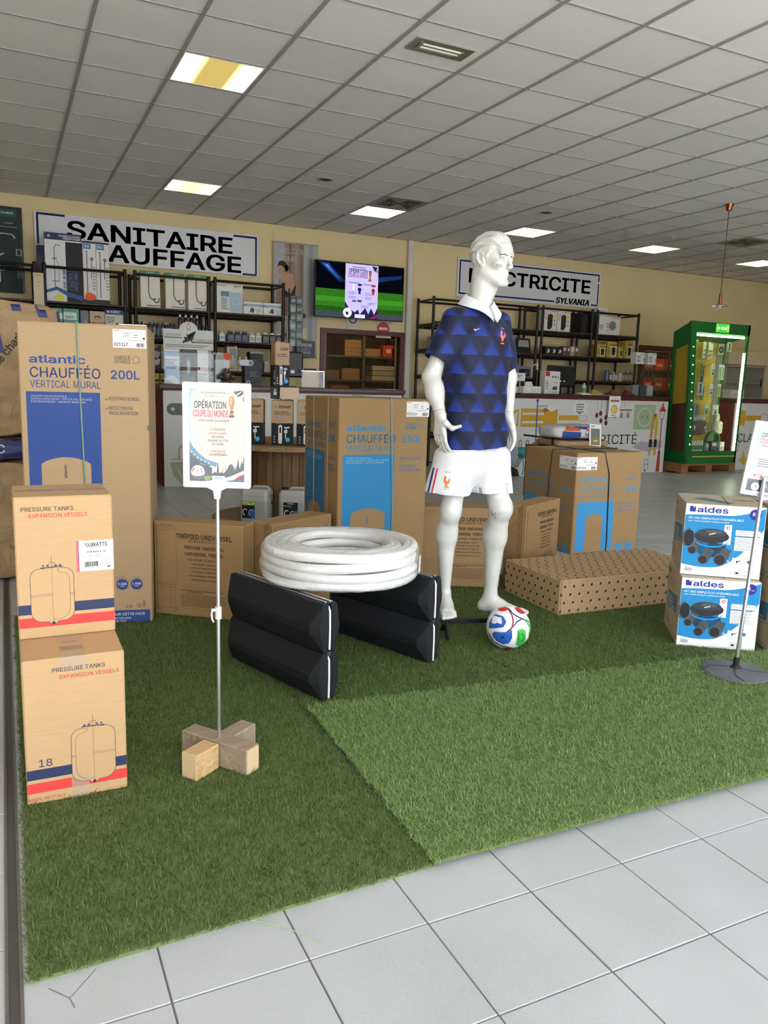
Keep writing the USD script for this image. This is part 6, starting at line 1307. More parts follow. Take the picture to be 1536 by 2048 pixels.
carton_item('shelf_box', 'beige box with an orange tag under the bottle row', 'box', 2.63, 2.745, Z3, 1.60, 10.66, .15, 'b9b4a0', [('p', 'e0562c', [(.05, .55), (.2, .95), (.6, .98), (.5, .7), (.7, .5), (.3, .45)]), ('l', '77746a', .1, .9, .35, 3, .1, .04)])
carton_item('shelf_box', 'tall white box with an orange top and a picture, under the bottle row', 'box', 2.755, 2.90, Z3, 1.71, 10.65, .15, 'cfc9b6', [('r', 'dd5a2e', 0, .7, .9, 1), ('r', '8ea4b0', .25, .9, .45, .85), ('p', 'd9dad4', [(.4, .3), (.5, .6), (.7, .6), (.75, .35), (.6, .25)]), ('t', '4c4a44', 'BWT', .3, .08, .05, .4, 1)])
for k in range(2): bottle('bottle', '%s white bottle beside the dark box under the bottle row' % ('left', 'right')[k], 2.945 + .085 * k, 10.70, Z3, .05, .20, 'd3cfbf', 'cbc7b6', 'bdb8a6', .25, sq=True)
carton_item('shelf_box', 'dark box with a pale round mark under the bottle row', 'box', 3.08, 3.27, Z3, 1.63, 10.66, .18, '2a2b30', [('l', '8a8d92', .15, .85, .6, 3, .07, .025), ('r', 'b8b6ae', .0, 1, .92, 1)])
carton_item('shelf_box', 'small pale box right of the dark box under the bottle row', 'box', 3.285, 3.345, Z3, 1.51, 10.66, .12, 'cdc9b8', [('l', '77746a', .1, .9, .7, 4, .15, .04)])
# wall posters, signs, screen
t = single('shower_poster', cbx(-.55, .31, BACK - .05, BACK - .03, 2.24, 3.28), M('poster_black', '15191c', rough=.25), 'dark poster of a chrome shower column at the left edge of the back wall', 'poster')
P = Print((-.55, BACK - .05, 2.24)); w, h = .86, 1.04
draw(P, w, h, [('r', '1c2c2c', .2, .98, 0, .8), ('r', '24504a', .4, .93, .88, .97), ('t', 'cfe0da', 'PORCHER', .56, .915, .022, .33, 1), ('t', '9fb0ac', 'CEDRA', .76, .80, .018, .12), ('s', 'aab4b6', [(.5, .77), (.93, .765)], .006), ('s', 'c4ccce', [(.68, .12), (.68, .66), (.72, .69), (.86, .68)], .012), ('s', 'aab4b6', [(.86, .68), (.9, .64)], .02), ('s', 'aab4b6', [(.66, .42), (.74, .46)], .02), ('r', '8e9698', .9, .98, .44, .52), ('r', '1c1f20', .92, .96, .45, .51), ('t', '7d8a88', 'CEDRA', .97, .18, .05, .2, 1, math.pi / 2), ('s', '8e9698', [(.5, .25), (.75, .26)], .012)]); P.flush(t)
board = M('sign_white', 'd4d6da', rough=.35)
NAVY = '1a2050'
t = single('shop_sign', cbx(.445, 3.365, BACK - .035, BACK - .005, 2.70, 3.265, .003), board, 'wide white wall sign reading SANITAIRE CHAUFFAGE in dark blue capitals', 'sign')
P = Print((0, BACK - .035, 0)); P.text(NAVY, 'SANITAIRE', .83, 2.985, .205, 2.15, True); P.text(NAVY, 'SANITAIRE', .836, 2.985, .205, 2.15, True); P.text(NAVY, 'CHAUFFAGE', .765, 2.737, .205, 2.34, True); P.text(NAVY, 'CHAUFFAGE', .771, 2.737, .205, 2.34, True)
for L_ in ([(.485, 2.87), (.485, 3.243), (.81, 3.243)], [(3.0, 3.23), (3.325, 3.23), (3.325, 2.722), (3.13, 2.722)]): P.line(NAVY, L_, .026)
P.flush(t, gloss=True)
t = single('shop_sign', cbx(6.655, 9.585, BACK - .035, BACK - .005, 2.665, 3.275, .003), board, 'wide white wall sign reading ELECTRICITE with SYLVANIA below it', 'sign')
P = Print((0, BACK - .035, 0)); P.text(NAVY, 'ELECTRICITE', 6.87, 2.912, .215, 2.49, True); P.text(NAVY, 'ELECTRICITE', 6.876, 2.912, .215, 2.49, True); [P.text('1d3a4c', 'SYLVANIA', 8.625 + dx, 2.705, .095, .73, True, slant=.22) for dx in (0, .005, .01)]
for L_ in ([(8.60, 2.727), (6.70, 2.727), (6.70, 3.236), (9.545, 3.236), (9.545, 3.12)], [(9.40, 2.722), (9.545, 2.722), (9.545, 3.09)]): P.line(NAVY, L_, .024)
P.flush(t, gloss=True)
t = thing('hanging_banner', 'tall hanging fabric banner of a seated woman in a dark top before curtains', 'banner', (3.575, BACK - .06, 0))
part('fabric', bx(0, .68, 0, .004, 1.60, 3.21), M('banner_taupe', '8d7e70', rough=.7, var=.12, vscale=4, stretch=(3, 1, .2)), t)
for z in (1.595, 3.21): part('rod', cyl((-.01, .002, z), (.69, .002, z), .008, n=8), alu, t)
for x in (0, .68): part('cord', cyl((x, .002, 3.215), (x, .03, 3.36), .002, n=5), alu, t)
P = Print((0, 0, 0)); sk, sk2, hr = 'b58f76', 'a27c64', '2c2220'
P.rect('a3a6a8', 0, .17, 1.65, 3.2, 'picture', 0); P.rect('6e5f54', .235, .27, 1.7, 3.2, 'picture', 0); P.rect('9c8f84', .33, .37, 1.7, 3.2, 'picture', 0); P.rect('7b6d60', .4, .45, 1.7, 3.2, 'picture', 0); P.rect('a8a9a8', .46, .68, 1.65, 3.2, 'picture', 0); P.rect('92979a', .54, .6, 1.65, 3.2, 'picture', 1)
P.text('b9b4ae', 'WELCOME', .08, 3.06, .075, .46, layer=3); P.text('b9b4ae', 'HOME', .06, 2.95, .075, .29, layer=3)
P.poly(sk2, [(.1, 2.72), (.05, 2.55), (.04, 2.25), (.1, 2.24), (.14, 2.5), (.17, 2.62)], 'picture', 3); P.poly(sk, [(.14, 2.78), (.1, 2.70), (.13, 2.58), (.17, 2.45), (.36, 2.45), (.38, 2.6), (.33, 2.76), (.24, 2.80)], 'picture', 4); P.poly(sk2, [(.33, 2.76), (.38, 2.7), (.41, 2.5), (.36, 2.46), (.33, 2.6)], 'picture', 5)
P.disc(sk, .125, 2.82, .05, 'picture', 5, .068); P.poly(hr, [(.06, 2.86), (.08, 2.94), (.15, 2.96), (.21, 2.9), (.22, 2.82), (.18, 2.80), (.17, 2.86), (.1, 2.89)], 'picture', 6); P.disc(hr, .2, 2.86, .035, 'picture', 6)
P.poly('2b282c', [(.13, 2.60), (.16, 2.56), (.26, 2.5), (.33, 2.62), (.345, 2.62), (.33, 2.45), (.18, 2.45)], 'picture', 6); P.line('2b282c', [(.335, 2.6), (.31, 2.77)], .006, 'picture', 6); P.poly('8c6a55', [(.17, 2.45), (.36, 2.45), (.42, 2.2), (.34, 2.1), (.16, 2.2)], 'picture', 5)
P.poly('c9c4ba', [(.02, 1.9), (.3, 1.95), (.33, 2.25), (.1, 2.3)], 'picture', 3); P.disc('3a302c', .47, 2.2, .035, 'picture', 5); P.rect('b5b6b0', 0, .3, 1.62, 1.9, 'picture', 2); P.lines('8c8d88', .03, .2, 1.8, 4, .03, .008, .4, 1); P.flush(t)
t = thing('wall_screen', 'large wall screen showing the campaign poster before a football pitch', 'television', (4.13, 10.97, 2.19))
W, H = 1.445, .80
part('case', cbx(0, W, 0, .05, 0, H, .006), black_plastic, t); part('bracket', bx(.5, .95, .05, BACK - 10.97, .2, .6), black_metal, t)
part('cable_loop', tube([(.62 + .055 * math.cos(a), .02, -.01 + .05 * math.sin(a)) for a in np.linspace(math.pi, 2 * math.pi, 12)], .008, 6), black_plastic, t)
P = Print((.012, 0, .014), step=.0002); w, h = W - .024, H - .028
P.rect('04070c', 0, w, 0, h, 'screen_picture', 0)
for k in range(7): P.poly(('0b1a3c', '122a5e', '1b3b80', '2a529c', '4468b0', '6d8cc8', '9db4dc')[k], Polygon([(.02 * w, h * .99), (.14 * w + .0 * k, h * .985), (.33 * w - .018 * k * w, h * (.66 + .014 * k)), (.26 * w - .012 * k * w, h * (.64 + .02 * k))]).buffer(-.008 * k), 'screen_picture', 1 + k)
P.poly('142a5a', [(.66 * w, .78 * h), (.98 * w, .86 * h), (.98 * w, .8 * h), (.66 * w, .68 * h)], 'screen_picture', 2)
for k in range(4): P.rect(('1f4a14', '2c6a1a', '37801f', '2a641a')[k], 0, w, h * (.10 + .09 * k), h * (.19 + .09 * k + (.05 if k == 3 else 0)), 'screen_picture', 1)
P.rect('39424c', 0, w, 0, .10 * h, 'screen_picture', 1); rr = random.Random(2)
for k in range(260): P.rect(('4f9a2c', '2a6a1a', '1c4a12', '65ad3c')[k % 4], *(lambda x, y: (x, x + .01, y, y + .004))(rr.uniform(0, w * .98), rr.uniform(.08, .5) * h), 'screen_picture', 2)
x0, pw = .325 * w, .375 * w
P.rect('b9b0ea', x0, x0 + pw, .0, h, 'screen_picture', 8); tp = lambda c, s, a, b, v, hh: P.text(c, s, x0 + a * pw, v * h, hh * h, (b - a) * pw, True, name='screen_picture', layer=14)
tp('1e2030', 'OPÉRATION', .1, .66, .835, .075); tp('7a2440', 'COUPE DU MONDE', .08, .68, .755, .07); P.lines('4c4a78', x0 + .2 * pw, x0 + .7 * pw, .95 * h, 2, .04 * h, .012 * h, .2, 2, 'screen_picture', 14)
P.poly('8c5a2c', [(x0 + .7 * pw, .9 * h), (x0 + .8 * pw, .9 * h), (x0 + .77 * pw, .76 * h), (x0 + .8 * pw, .7 * h), (x0 + .68 * pw, .7 * h), (x0 + .73 * pw, .76 * h)], 'screen_picture', 14)
P.poly('20243c', [(x0 + .8 * pw, .99 * h), (x0 + .98 * pw, .97 * h), (x0 + .9 * pw, .88 * h)], 'screen_picture', 13); P.poly('a02438', [(x0 + .92 * pw, .92 * h), (x0 + .98 * pw, .92 * h), (x0 + .98 * pw, .84 * h)], 'screen_picture', 14)
P.line('7a72b0', [(x0 + .53 * pw, .66 * h), (x0 + .5 * pw, .2 * h)], .004, 'screen_picture', 13); P.lines('56528c', x0 + .1 * pw, x0 + .45 * pw, .66 * h, 1, .1, .012 * h, 0, 1, 'screen_picture', 13); P.lines('56528c', x0 + .55 * pw, x0 + .8 * pw, .64 * h, 1, .1, .012 * h, 0, 1, 'screen_picture', 13)
for a, c in ((.38, '18224c'), (.80, '9c1c34')):
    X_ = x0 + a * pw; P.poly(c, [(X_, .55 * h), (X_ + .035 * pw, .57 * h), (X_ + .075 * pw, .57 * h), (X_ + .11 * pw, .55 * h), (X_ + .1 * pw, .5 * h), (X_ + .085 * pw, .51 * h), (X_ + .085 * pw, .45 * h), (X_ + .025 * pw, .45 * h), (X_ + .025 * pw, .51 * h), (X_ + .01 * pw, .5 * h)], 'screen_picture', 14); P.rect('2a2c5c' if a < .5 else '9c1c34', X_, X_ + .12 * pw, .6 * h, .64 * h, 'screen_picture', 14)
for a, v in ((.1, .48), (.6, .48), (.1, .4), (.6, .4), (.5, .24), (.7, .3)): P.lines('6a64a4', x0 + a * pw, x0 + (a + .25) * pw, v * h, 2, .03 * h, .01 * h, .3, 3, 'screen_picture', 13)
P.rect('d8d4f4', x0 + .22 * pw, x0 + .28 * pw, .52 * h, .62 * h, 'screen_picture', 14); P.rect('3c3a5c', x0 + .22 * pw, x0 + .34 * pw, .3 * h, .33 * h, 'screen_picture', 14); P.rect('2c4a44', x0 + .38 * pw, x0 + .5 * pw, .3 * h, .34 * h, 'screen_picture', 14)
P.poly('1c2240', [(x0, .3 * h), (x0 + .12 * pw, .18 * h), (x0 + .3 * pw, .1 * h), (x0 + .4 * pw, .16 * h), (x0 + .45 * pw, .06 * h), (x0 + .62 * pw, .2 * h), (x0 + .72 * pw, .08 * h), (x0 + .8 * pw, .2 * h), (x0 + .9 * pw, .08 * h), (x0 + pw, .22 * h), (x0 + pw, 0), (x0, 0)], 'screen_picture', 12); P.rect('c9c2f0', x0 + .3 * pw, x0 + .62 * pw, 0, .07 * h, 'screen_picture', 13); P.disc('d0d0dc', x0 + .08 * pw, .09 * h, .05 * w, 'screen_picture', 15); P.disc('26283a', x0 + .07 * pw, .08 * h, .016 * w, 'screen_picture', 16); P.poly('8c2040', [(x0 + .75 * pw, .0), (x0 + pw, .09 * h), (x0 + pw, .04 * h), (x0 + .88 * pw, 0)], 'screen_picture', 13)
flush_glow(P, t, 1.0)
t = thing('no_entry_sign', 'round red no-entry sign stuck to a pale card under the wall screen', 'sign', (5.37, BACK - .012, 2.05)); part('card', bx(-.12, .14, 0, .006, -.10, .16), M('card_beige', 'cdbfa4', rough=.6), t); part('disc', cyl((0, -.001, .04), (0, -.004, .04), .105, n=32), M('sign_red', 'b0383c', rough=.4), t); P = Print((0, -.005, 0)); P.rect('d9d2c6', -.07, .07, .025, .06, 'white_bar'); P.flush(t)
t = single('wall_notice', bx(4.75, 4.95, BACK - .012, BACK - .008, 1.99, 2.2), M('notice_paper', 'cfcab8', rough=.6), 'pale paper notice on the wall under the middle of the screen', 'notice')
# windows into the storeroom
red_frame = M('dark_red_frame', '5c1e22', rough=.4, var=.06, vscale=10)
pane_m = sheet_glass('window_pane', (.9, .9, .88), .02)
for n_, (a, b, lo, hi) in enumerate(((4.40, 5.67, 1.0, 1.98), (10.70, 12.2, 1.05, 2.02))):
    t = thing('window_%d' % (n_ + 1), kind='structure')
    for g in (bx(a - .07, b + .07, BACK - .03, BACK + .1, hi, hi + .07), bx(a - .07, b + .07, BACK - .03, BACK + .1, lo - .07, lo), bx(a - .07, a, BACK - .03, BACK + .1, lo, hi), bx(b, b + .07, BACK - .03, BACK + .1, lo, hi)): part('frame_bar', g, red_frame, t)
    part('pane', bx(a, b, BACK + .03, BACK + .036, lo, hi), pane_m, t)
dim = M('storeroom_grey', '6d655c', rough=.9, var=.1, vscale=1)
struct('wall_storeroom', cat_([bx(3.2, 14.0, 14.2, 14.3, 0, 3), bx(3.1, 3.2, BACK + .16, 14.3, 0, 3), bx(14.0, 14.1, BACK + .16, 14.3, 0, 3), bx(3.1, 14.1, BACK + .16, 14.3, 3, 3.1)]), dim)
t = thing('storeroom_lamp', 'small bright lamp glowing in the storeroom behind the window', 'lamp', (5.9, 12.0, 2.75)); part('bulb', bx(-.6, .6, -.12, .12, 0, .05), glow('ffdca8', 10), t); part('fitting', bx(-.32, .32, -.04, .04, .05, .09), white, t)
t = thing('storeroom_lamp', 'tube lamp glowing in the storeroom behind the far right window', 'lamp', (12.5, 12.2, 2.75)); part('bulb', bx(-.6, .6, -.12, .12, 0, .05), glow('ffb890', 10), t); part('fitting', bx(-.32, .32, -.04, .04, .05, .09), white, t)
grey_st = M('grey_rack_steel', '5b564f', rough=.5, metal=.3)
for q, (X0, lb) in enumerate(((5.1, 'grey storeroom rack seen through the window under the wall screen'), (11.7, 'grey storeroom rack seen through the window at the far right'))):
    t = thing('storage_rack', lb, 'shelf', (X0, 13.0, 0))
    for x in (0, .75, 1.5, 2.25):
        for y in (0, .6): part('post', bx(x - .025, x + .025, y, y + .04, 0, 2.7), grey_st, t)
    for z in (.45, .9, 1.3, 1.72, 2.12): part('shelf', bx(-.03, 2.28, 0, .64, z - .03, z), grey_st, t)
K_STORE = 'a07c52'
sb = [(5.5, 5.86, 1.722, 1.86, K_STORE), (5.88, 6.2, 1.722, 1.86, K_STORE), (5.5, 5.86, 1.862, 2.0, K_STORE), (5.15, 5.4, 1.302, 1.46, '6a4a34'), (5.45, 5.8, 1.302, 1.5, '8c6a48'), (6.05, 6.5, 1.302, 1.38, 'b9b2a6'), (6.05, 6.5, 1.39, 1.47, 'aaa498'), (6.05, 6.5, 1.48, 1.56, 'b4ada0'), (5.9, 6.3, .902, 1.15, '7a4a3a'), (5.25, 5.6, .902, 1.2, '8c3c34')]
for k, (a, b, z0, z1, c) in enumerate(sb): carton_item('stored_box', 'dim carton in the storeroom behind the window under the screen, %s of the brownish ones' % ORD[k], 'box', a, b, z0, z1, 13.06, .5, c, [('s', '5c452c', [(.02, .5), (.98, .5)], .01)])
rb = [(6.18, 6.42, 2.125, 2.33), (6.25, 6.48, 1.725, 1.93), (6.42, 6.62, 1.725, 1.90), (6.68, 6.92, 1.725, 1.92), (6.75, 6.95, 2.125, 2.3), (5.2, 5.42, 2.125, 2.4), (5.5, 5.75, 2.125, 2.38)]
for k, (a, b, z0, z1) in enumerate(rb): carton_item('stored_box', 'red carton in the storeroom behind the window under the screen, %s of the red ones' % ORD[k], 'box', a + .02 * (k == 2), b, z0, z1, 13.06, .4, 'c03a28' if k < 4 else '7c3028', [('r', 'e8cfc4', .3, .7, .35, .7), ('t', 'b03020', str((3, 1, 4, 9, 2, 5, 7)[k]), .42, .42, .2)])
for k in range(6): carton_item('stored_box', 'orange-red carton in the storeroom behind the far right window, %s of six' % ORD[k], 'box', 12.55 + .3 * (k % 3), 12.81 + .3 * (k % 3), (1.722, 1.302)[k // 3], (1.95, 1.55)[k // 3], 13.06, .4, 'b0482c' if k % 2 else '94624a', [('r', 'e8d9cc', .2, .8, .3, .5)])

# ---------------------------------------------------------------- counters
top_m = wood('counter_top', '2c1a14', '4a2e22', 0, 5, .35)
panel_w = M('counter_panel_white', 'd0cfcb', rough=.4, var=.02, vscale=4)
dred = M('counter_red_side', '6c1f22', rough=.45)
def counter(label, x0, x1, cut=0):
    t = thing('counter', label, 'counter', (0, 9.13, 0))
    part('carcass', bx(x0 + .003, x1 - .003, .012, .62, 0, 1.128), dred, t)
    part('front_panel', prism(Polygon([(x0 + cut, .004), (x1, .004), (x1, 1.105), (x0, 1.105)]), .012, frame((0, .012, 0), (1, 0, 0), (0, 0, 1))), panel_w, t)
    part('worktop', cbx(x0 - .05, x1 + .03, -.05, .68, 1.128, 1.176, .006), top_m, t)
    part('plinth', bx(x0 + .01, x1 - .01, .0, .01, 0, .004), M('plinth_grey', '77756f', rough=.5), t)
    return t
t = counter('left counter with a white front printed with grey bathroom shapes', 1.63, 4.66)
P = Print((0, 9.13, 0)) ; P.o = np.array([0, 0, 0.])
P.poly('6a6f68', Polygon([(1.735, .83), (2.2, .83), (2.2, .965), (1.735, .965)]).buffer(.0).union(Point(1.735, .8975).buffer(.068)), 'printed_panel', 0); P.disc('c9c9c0', 1.735, .8975, .022, 'printed_panel', 1)
gg = 'a4ab94'
P.line(gg, [(1.80, .33), (1.80, .43), (1.82, .47), (1.87, .47)], .03, 'printed_panel', 0); P.rect(gg, 1.71, 1.95, .315, .33); P.poly(gg, [(1.69, .29), (2.3, .29), (2.24, .1), (2.1, .03), (1.82, .03), (1.74, .12)], 'printed_panel', 0); P.poly('c9c9c0', [(1.78, .2), (1.80, .2), (1.84, .1), (1.82, .1)], 'printed_panel', 1); P.flush(t)
t = counter('middle counter with a white front printed with tools and the word ELECTRICITÉ', 6.34, 9.32, .1)
P = Print((0, 0, 0)); MU, RB = 'c59a2c', '5a6690'
P.poly(MU, Polygon([(6.512, .957), (6.42, .93), (6.384, .834), (6.42, .74), (6.512, .704)]).difference(Polygon([(6.49, .915), (6.42, .88), (6.42, .79), (6.49, .745)])), 'picture')
P.poly(MU, Polygon([(6.55, .966), (7.0, .963), (7.08, .925), (7.19, .966), (7.195, .708), (7.08, .745), (6.95, .707), (6.552, .707)]).difference(unary_union([LineString([(6.59, .893), (6.93, .896)]).buffer(.016), LineString([(6.59, .772), (6.93, .774)]).buffer(.018)])), 'picture')
P.rect(MU, 7.22, 7.575, .803, .876, 'picture'); P.line(MU, [(7.59, .875), (7.70, .878), (7.735, .84), (7.71, .80), (7.62, .79), (7.59, .81)], .008, 'picture', closed=True)
P.line('4c5f9a', [(6.825, 1.08), (6.83, .48)], .022, 'picture', 1); P.disc('4c5f9a', 6.824, 1.08, .022, 'picture', 1); P.line('3c4a66', [(6.83, 1.0), (6.99, 1.01), (6.985, .96)], .007, 'picture', 1); P.line('3c4a66', [(6.85, .985), (6.89, .99), (6.9, 1.005), (6.94, .985)], .005, 'picture', 1); P.disc('4c5f9a', 6.975, .945, .05, 'picture', 1, .018); P.disc('b4583a', 6.965, .94, .028, 'picture', 2, .04); P.poly('b4583a', [(6.77, .462), (6.97, .462), (6.96, .488), (6.79, .488)], 'picture', 1)
TL = '3f8f86'
for c_ in (6.565, 6.69): P.line(TL, [(c_ - .022, .4), (c_ - .022, .5), (c_, .522), (c_ + .022, .5), (c_ + .022, .4)], .014, 'picture')
P.poly(TL, Polygon([(6.53, .42), (6.73, .42), (6.735, .3), (6.69, .255), (6.57, .255), (6.53, .3)]), 'picture', 1); P.line(TL, [(6.63, .26), (6.65, .12), (6.63, .02)], .022, 'picture', 1)
for k, (c, pts) in enumerate((('a83440', [(6.36, .31), (6.38, .31), (6.45, .17), (6.42, .15)]), ('3a7aa0', [(6.44, .40), (6.50, .42), (6.50, .13), (6.44, .13)]), ('2a2c2e', [(6.56, .32), (6.62, .30), (6.53, .12), (6.5, .12)]))):
    g = Polygon(pts).buffer(.02)
    for j in range(16): P.poly(c, g.intersection(Polygon([(6.3, .1 + .022 * j), (6.7, .16 + .022 * j), (6.7, .172 + .022 * j), (6.3, .112 + .022 * j)])), 'picture', 2)
P.poly('17181a', [(6.445, .005), (6.58, .005), (6.55, .10), (6.38, .17)], 'picture', 3)
for x, z, zt in ((7.915, .88, 1.1), (7.985, .91, 1.1), (8.0, .802, 1.1), (8.10, .768, 1.1), (8.09, .85, 1.1)): P.disc('6a2a4a', x, z, .029, 'picture', 1, .038); P.line('6d6a66', [(x, z + .03), (x, zt)], .004, 'picture', 0)
P.line('6f5f4c', [(8.24, .962), (8.595, .965)], .018, 'picture', 1)
for x in (8.31, 8.44): P.line('6d6a66', [(x, .96), (x, 1.1)], .004, 'picture', 0)
for x in (8.265, 8.385, 8.515): P.rect('8f8a74', x - .025, x + .03, .845, .92, 'picture', 1); P.line('6f5f4c', [(x, .92), (x, .96)], .008, 'picture', 1)
SG = '9db08c'
P.poly(SG, Polygon([(8.665, .70), (9.05, .70), (9.04, 1.02), (8.665, 1.025)]).buffer(.03), 'picture', 0); P.line('d0d4c4', [(8.855 + .135 * math.cos(a), .86 + .135 * math.sin(a)) for a in np.linspace(0, 2 * math.pi, 30)], .012, 'picture', 1); P.disc('75866a', 8.81, .86, .018, 'picture', 1); P.disc('75866a', 8.91, .86, .018, 'picture', 1)
P.poly('a9a4ae', [(8.66, .40), (8.80, .49), (8.98, .47), (9.24, .50), (9.25, .39), (9.0, .33), (8.82, .35)], 'picture', 0)
P.line('c98a2c', [(9.06, .91), (9.03, .78), (9.015, .53)], .05, 'picture', 2); P.line('c9a13a', [(9.08, .91), (9.115, .78), (9.105, .53)], .05, 'picture', 2); P.rect('1d1d1f', 8.985, 9.05, .40, .52, 'picture', 3); P.rect('1d1d1f', 9.085, 9.145, .40, .52, 'picture', 3); P.line('c9a13a', [(9.01, .40), (9.01, .27)], .042, 'picture', 2); P.line('c9a13a', [(9.115, .40), (9.12, .27)], .042, 'picture', 2)
OR = 'a8452a'
P.line(OR, [(9.212, .84), (9.212, .3)], .02, 'picture', 2); P.poly(OR, [(9.19, .34), (9.235, .34), (9.25, .012), (9.17, .012)], 'picture', 2); P.line(OR, [(9.17, .945), (9.185, .83), (9.24, .83), (9.26, .945)], .01, 'picture', 2); P.poly(OR, [(9.14, .95), (9.285, .95), (9.235, 1.03), (9.19, 1.03)], 'picture', 2); P.disc(OR, 9.212, 1.05, .018, 'picture', 2); P.line(OR, [(9.212, 1.05), (9.212, 1.09)], .01, 'picture', 2)
P.text('232224', 'ELECTRICITÉ', 7.33, .452, .142, 1.40); 
for a, b in (((8.93, .21), (9.0, .21)), ((8.93, .21), (8.93, .05)), ((9.0, .21), (9.0, .05)), ((8.92, .13), (9.02, .13))): P.line('3c3c3e', [a, b], .007, 'picture', 1)
P.disc('3c3c3e', 8.95, .035, .016, 'picture', 1)
P.rect('dcdbd5', 7.455, 7.725, .885, 1.09, 'notice_sheet', 1); P.lines('4a4a4c', 7.52, 7.67, 1.04, 4, .035, .012, .25, 4); P.rect('232325', 7.56, 7.62, .90, .915, 'notice_sheet', 2)
for x in (7.475, 7.70):
    for z in (.91, 1.065): P.line('55565a', [(x - .014, z - .014), (x + .014, z + .014)], .005); P.line('55565a', [(x - .014, z + .014), (x + .014, z - .014)], .005)
P.flush(t)
t = counter('right counter continuing beyond the green cabinet, printed with a hammer and letters', 10.80, 14.2)
P = Print((0, 0, 0)); P.rect(MU, 10.93, 11.06, .74, .985, 'picture'); P.rect(MU, 11.07, 11.43, .82, .905, 'picture'); P.line(MU, [(11.40, .87), (11.46, .94), (11.56, .93), (11.6, .86), (11.53, .80), (11.44, .81)], .01, 'picture', closed=True); P.text('232224', 'ÉCLAIRAGE', 10.82, .465, .142, 1.05); P.poly('c9b13a', [(11.09, .345), (11.16, .2), (11.24, .25), (11.22, .03), (11.0, .16), (11.07, .2)], 'picture'); P.line('a8452a', [(10.98, .55), (10.97, .35), (10.93, .30), (10.9, .33)], .012, 'picture'); P.flush(t)
# ---------------------------------------------------------------- goods on the right racks
Y1, Y2, Y3 = 2.181, 1.801, 1.406
for k, x in enumerate((7.995, 8.27)):
    carton_item('power_supply_box', '%s of two white boxes printed with a black tower power supply' % ('left', 'right')[k], 'box', x, x + .262, Y1, 2.52, 10.66, .2, 'd8d6d0', [('t', '4a4c50', 'EATON', .55, .9, .05, .35, 1), ('p', '26282b', [(.28, .1), (.28, .74), (.46, .82), (.66, .76), (.66, .2), (.48, .06)]), ('p', '3c3e42', [(.28, .74), (.46, .82), (.66, .76), (.48, .70)]), ('p', 'dcc83a', [(.72, .6), (.95, .62), (.95, .8), (.72, .78)]), ('d', '9a9c9e', .82, .5, .08), ('d', '9a9c9e', .82, .32, .08), ('l', '77797c', .04, .24, .8, 5, .06, .02)])
for k in range(3): carton_item('binder', 'black upright binder between the power supplies and the speaker box, %s of three' % ORD[k], 'binder', (8.80, 8.866, 9.06)[k], (8.862, 8.93, 9.13)[k], Y1, 2.505, 10.70, .28, '191a20', [('l', '3c4250', .2, .8, .8, 2, .06, .02)])
carton_item('speaker_box', 'white box printed with a round grey loudspeaker grille', 'box', 9.14, 9.60, Y1, 2.49, 10.65, .18, 'd2d0c8', [('d', '8f8e8a', .63, .5, .18), ('d', '77767a', .63, .5, .14), ('t', '55565a', 'HAUT-PARLEUR', .5, .88, .05, .4), ('d', 'a9a8a4', .1, .4, .1), ('r', '77797c', .34, .44, .55, .62), ('r', '77797c', .34, .44, .4, .47), ('l', '8c8d8f', .36, .5, .3, 3, .06, .02), ('s', '44464a', [(.85, .85), (.9, .93), (.95, .85)], .01)])
carton_item('speaker_box', 'white box lying on top of the loudspeaker box', 'box', 9.16, 9.36, 2.491, 2.63, 10.72, .14, 'd2d0c8', [('d', 'b0afab', .3, .5, .2), ('d', 'b0afab', .7, .5, .2), ('l', '77797c', .1, .9, .15, 1, .1, .04)])
t = thing('floodlight', 'black square floodlight with a grey reflector on the middle shelf', 'lamp', (7.47, 10.66, Y2))
part('housing', hull([(.0, 0, .0), (.31, 0, .0), (.02, .03, .24), (.29, .03, .24), (.03, .1, .02), (.28, .1, .02), (.05, .1, .21), (.26, .1, .21)]), black_plastic, t); part('reflector', hull([(.05, -.001, .10), (.26, -.001, .10), (.06, .013, .21), (.25, .013, .21), (.05, .004, .10), (.26, .004, .10), (.06, .02, .21), (.25, .02, .21)]), M('reflector_grey', '8f8e88', rough=.3), t); part('foot', bx(.03, .28, .0, .12, 0, .02), black_plastic, t)
for k in range(3): carton_item('bulb_box', 'small black box with a white picture, %s of three on the middle shelf' % ORD[k], 'box', 8.06 + .12 * k, 8.17 + .12 * k, Y2, 1.935, 10.66, .12, '1d1c1f', [('p', 'c9c8c4', [(.35, .2), (.4, .65), (.7, .7), (.85, .45), (.6, .2)]), ('r', '5c3a38', .05, .3, .1, .2)])
for k in range(4): carton_item('bulb_box', 'narrow brownish box right of the black ones on the middle shelf, %s of four' % ORD[k], 'box', 8.43 + .083 * k, 8.505 + .083 * k, Y2, 1.955, 10.67, .12, ('6d5a4a', '7c4438', 'b9b4a6', '8c5a48')[k], [('r', 'd0ccc0', .2, .8, .5, .8), ('d', '3a3835', .5, .3, .18)])
for k, (a, b, h) in enumerate(((9.14, 9.33, .22), (9.36, 9.58, .27), (9.61, 9.72, .20), (9.75, 9.92, .29))):
    carton_item('yellow_box', 'yellow and black box on the rack nearest the green cabinet, %s from the left' % ORD[k], 'box', a, b, Y2, Y2 + h, 10.66, .18, 'c0a23c', [('r', 'd6d0b8', .35, .95, .08, .75), ('p', '2a2824', [(.5, .15), (.45, .6), (.6, .7), (.85, .6), (.8, .2)]), ('l', '4a4230', .08, .3, .6, 4, .1, .04), ('s', '2a2824', [(.35, .8), (.95, .8)], .06)])
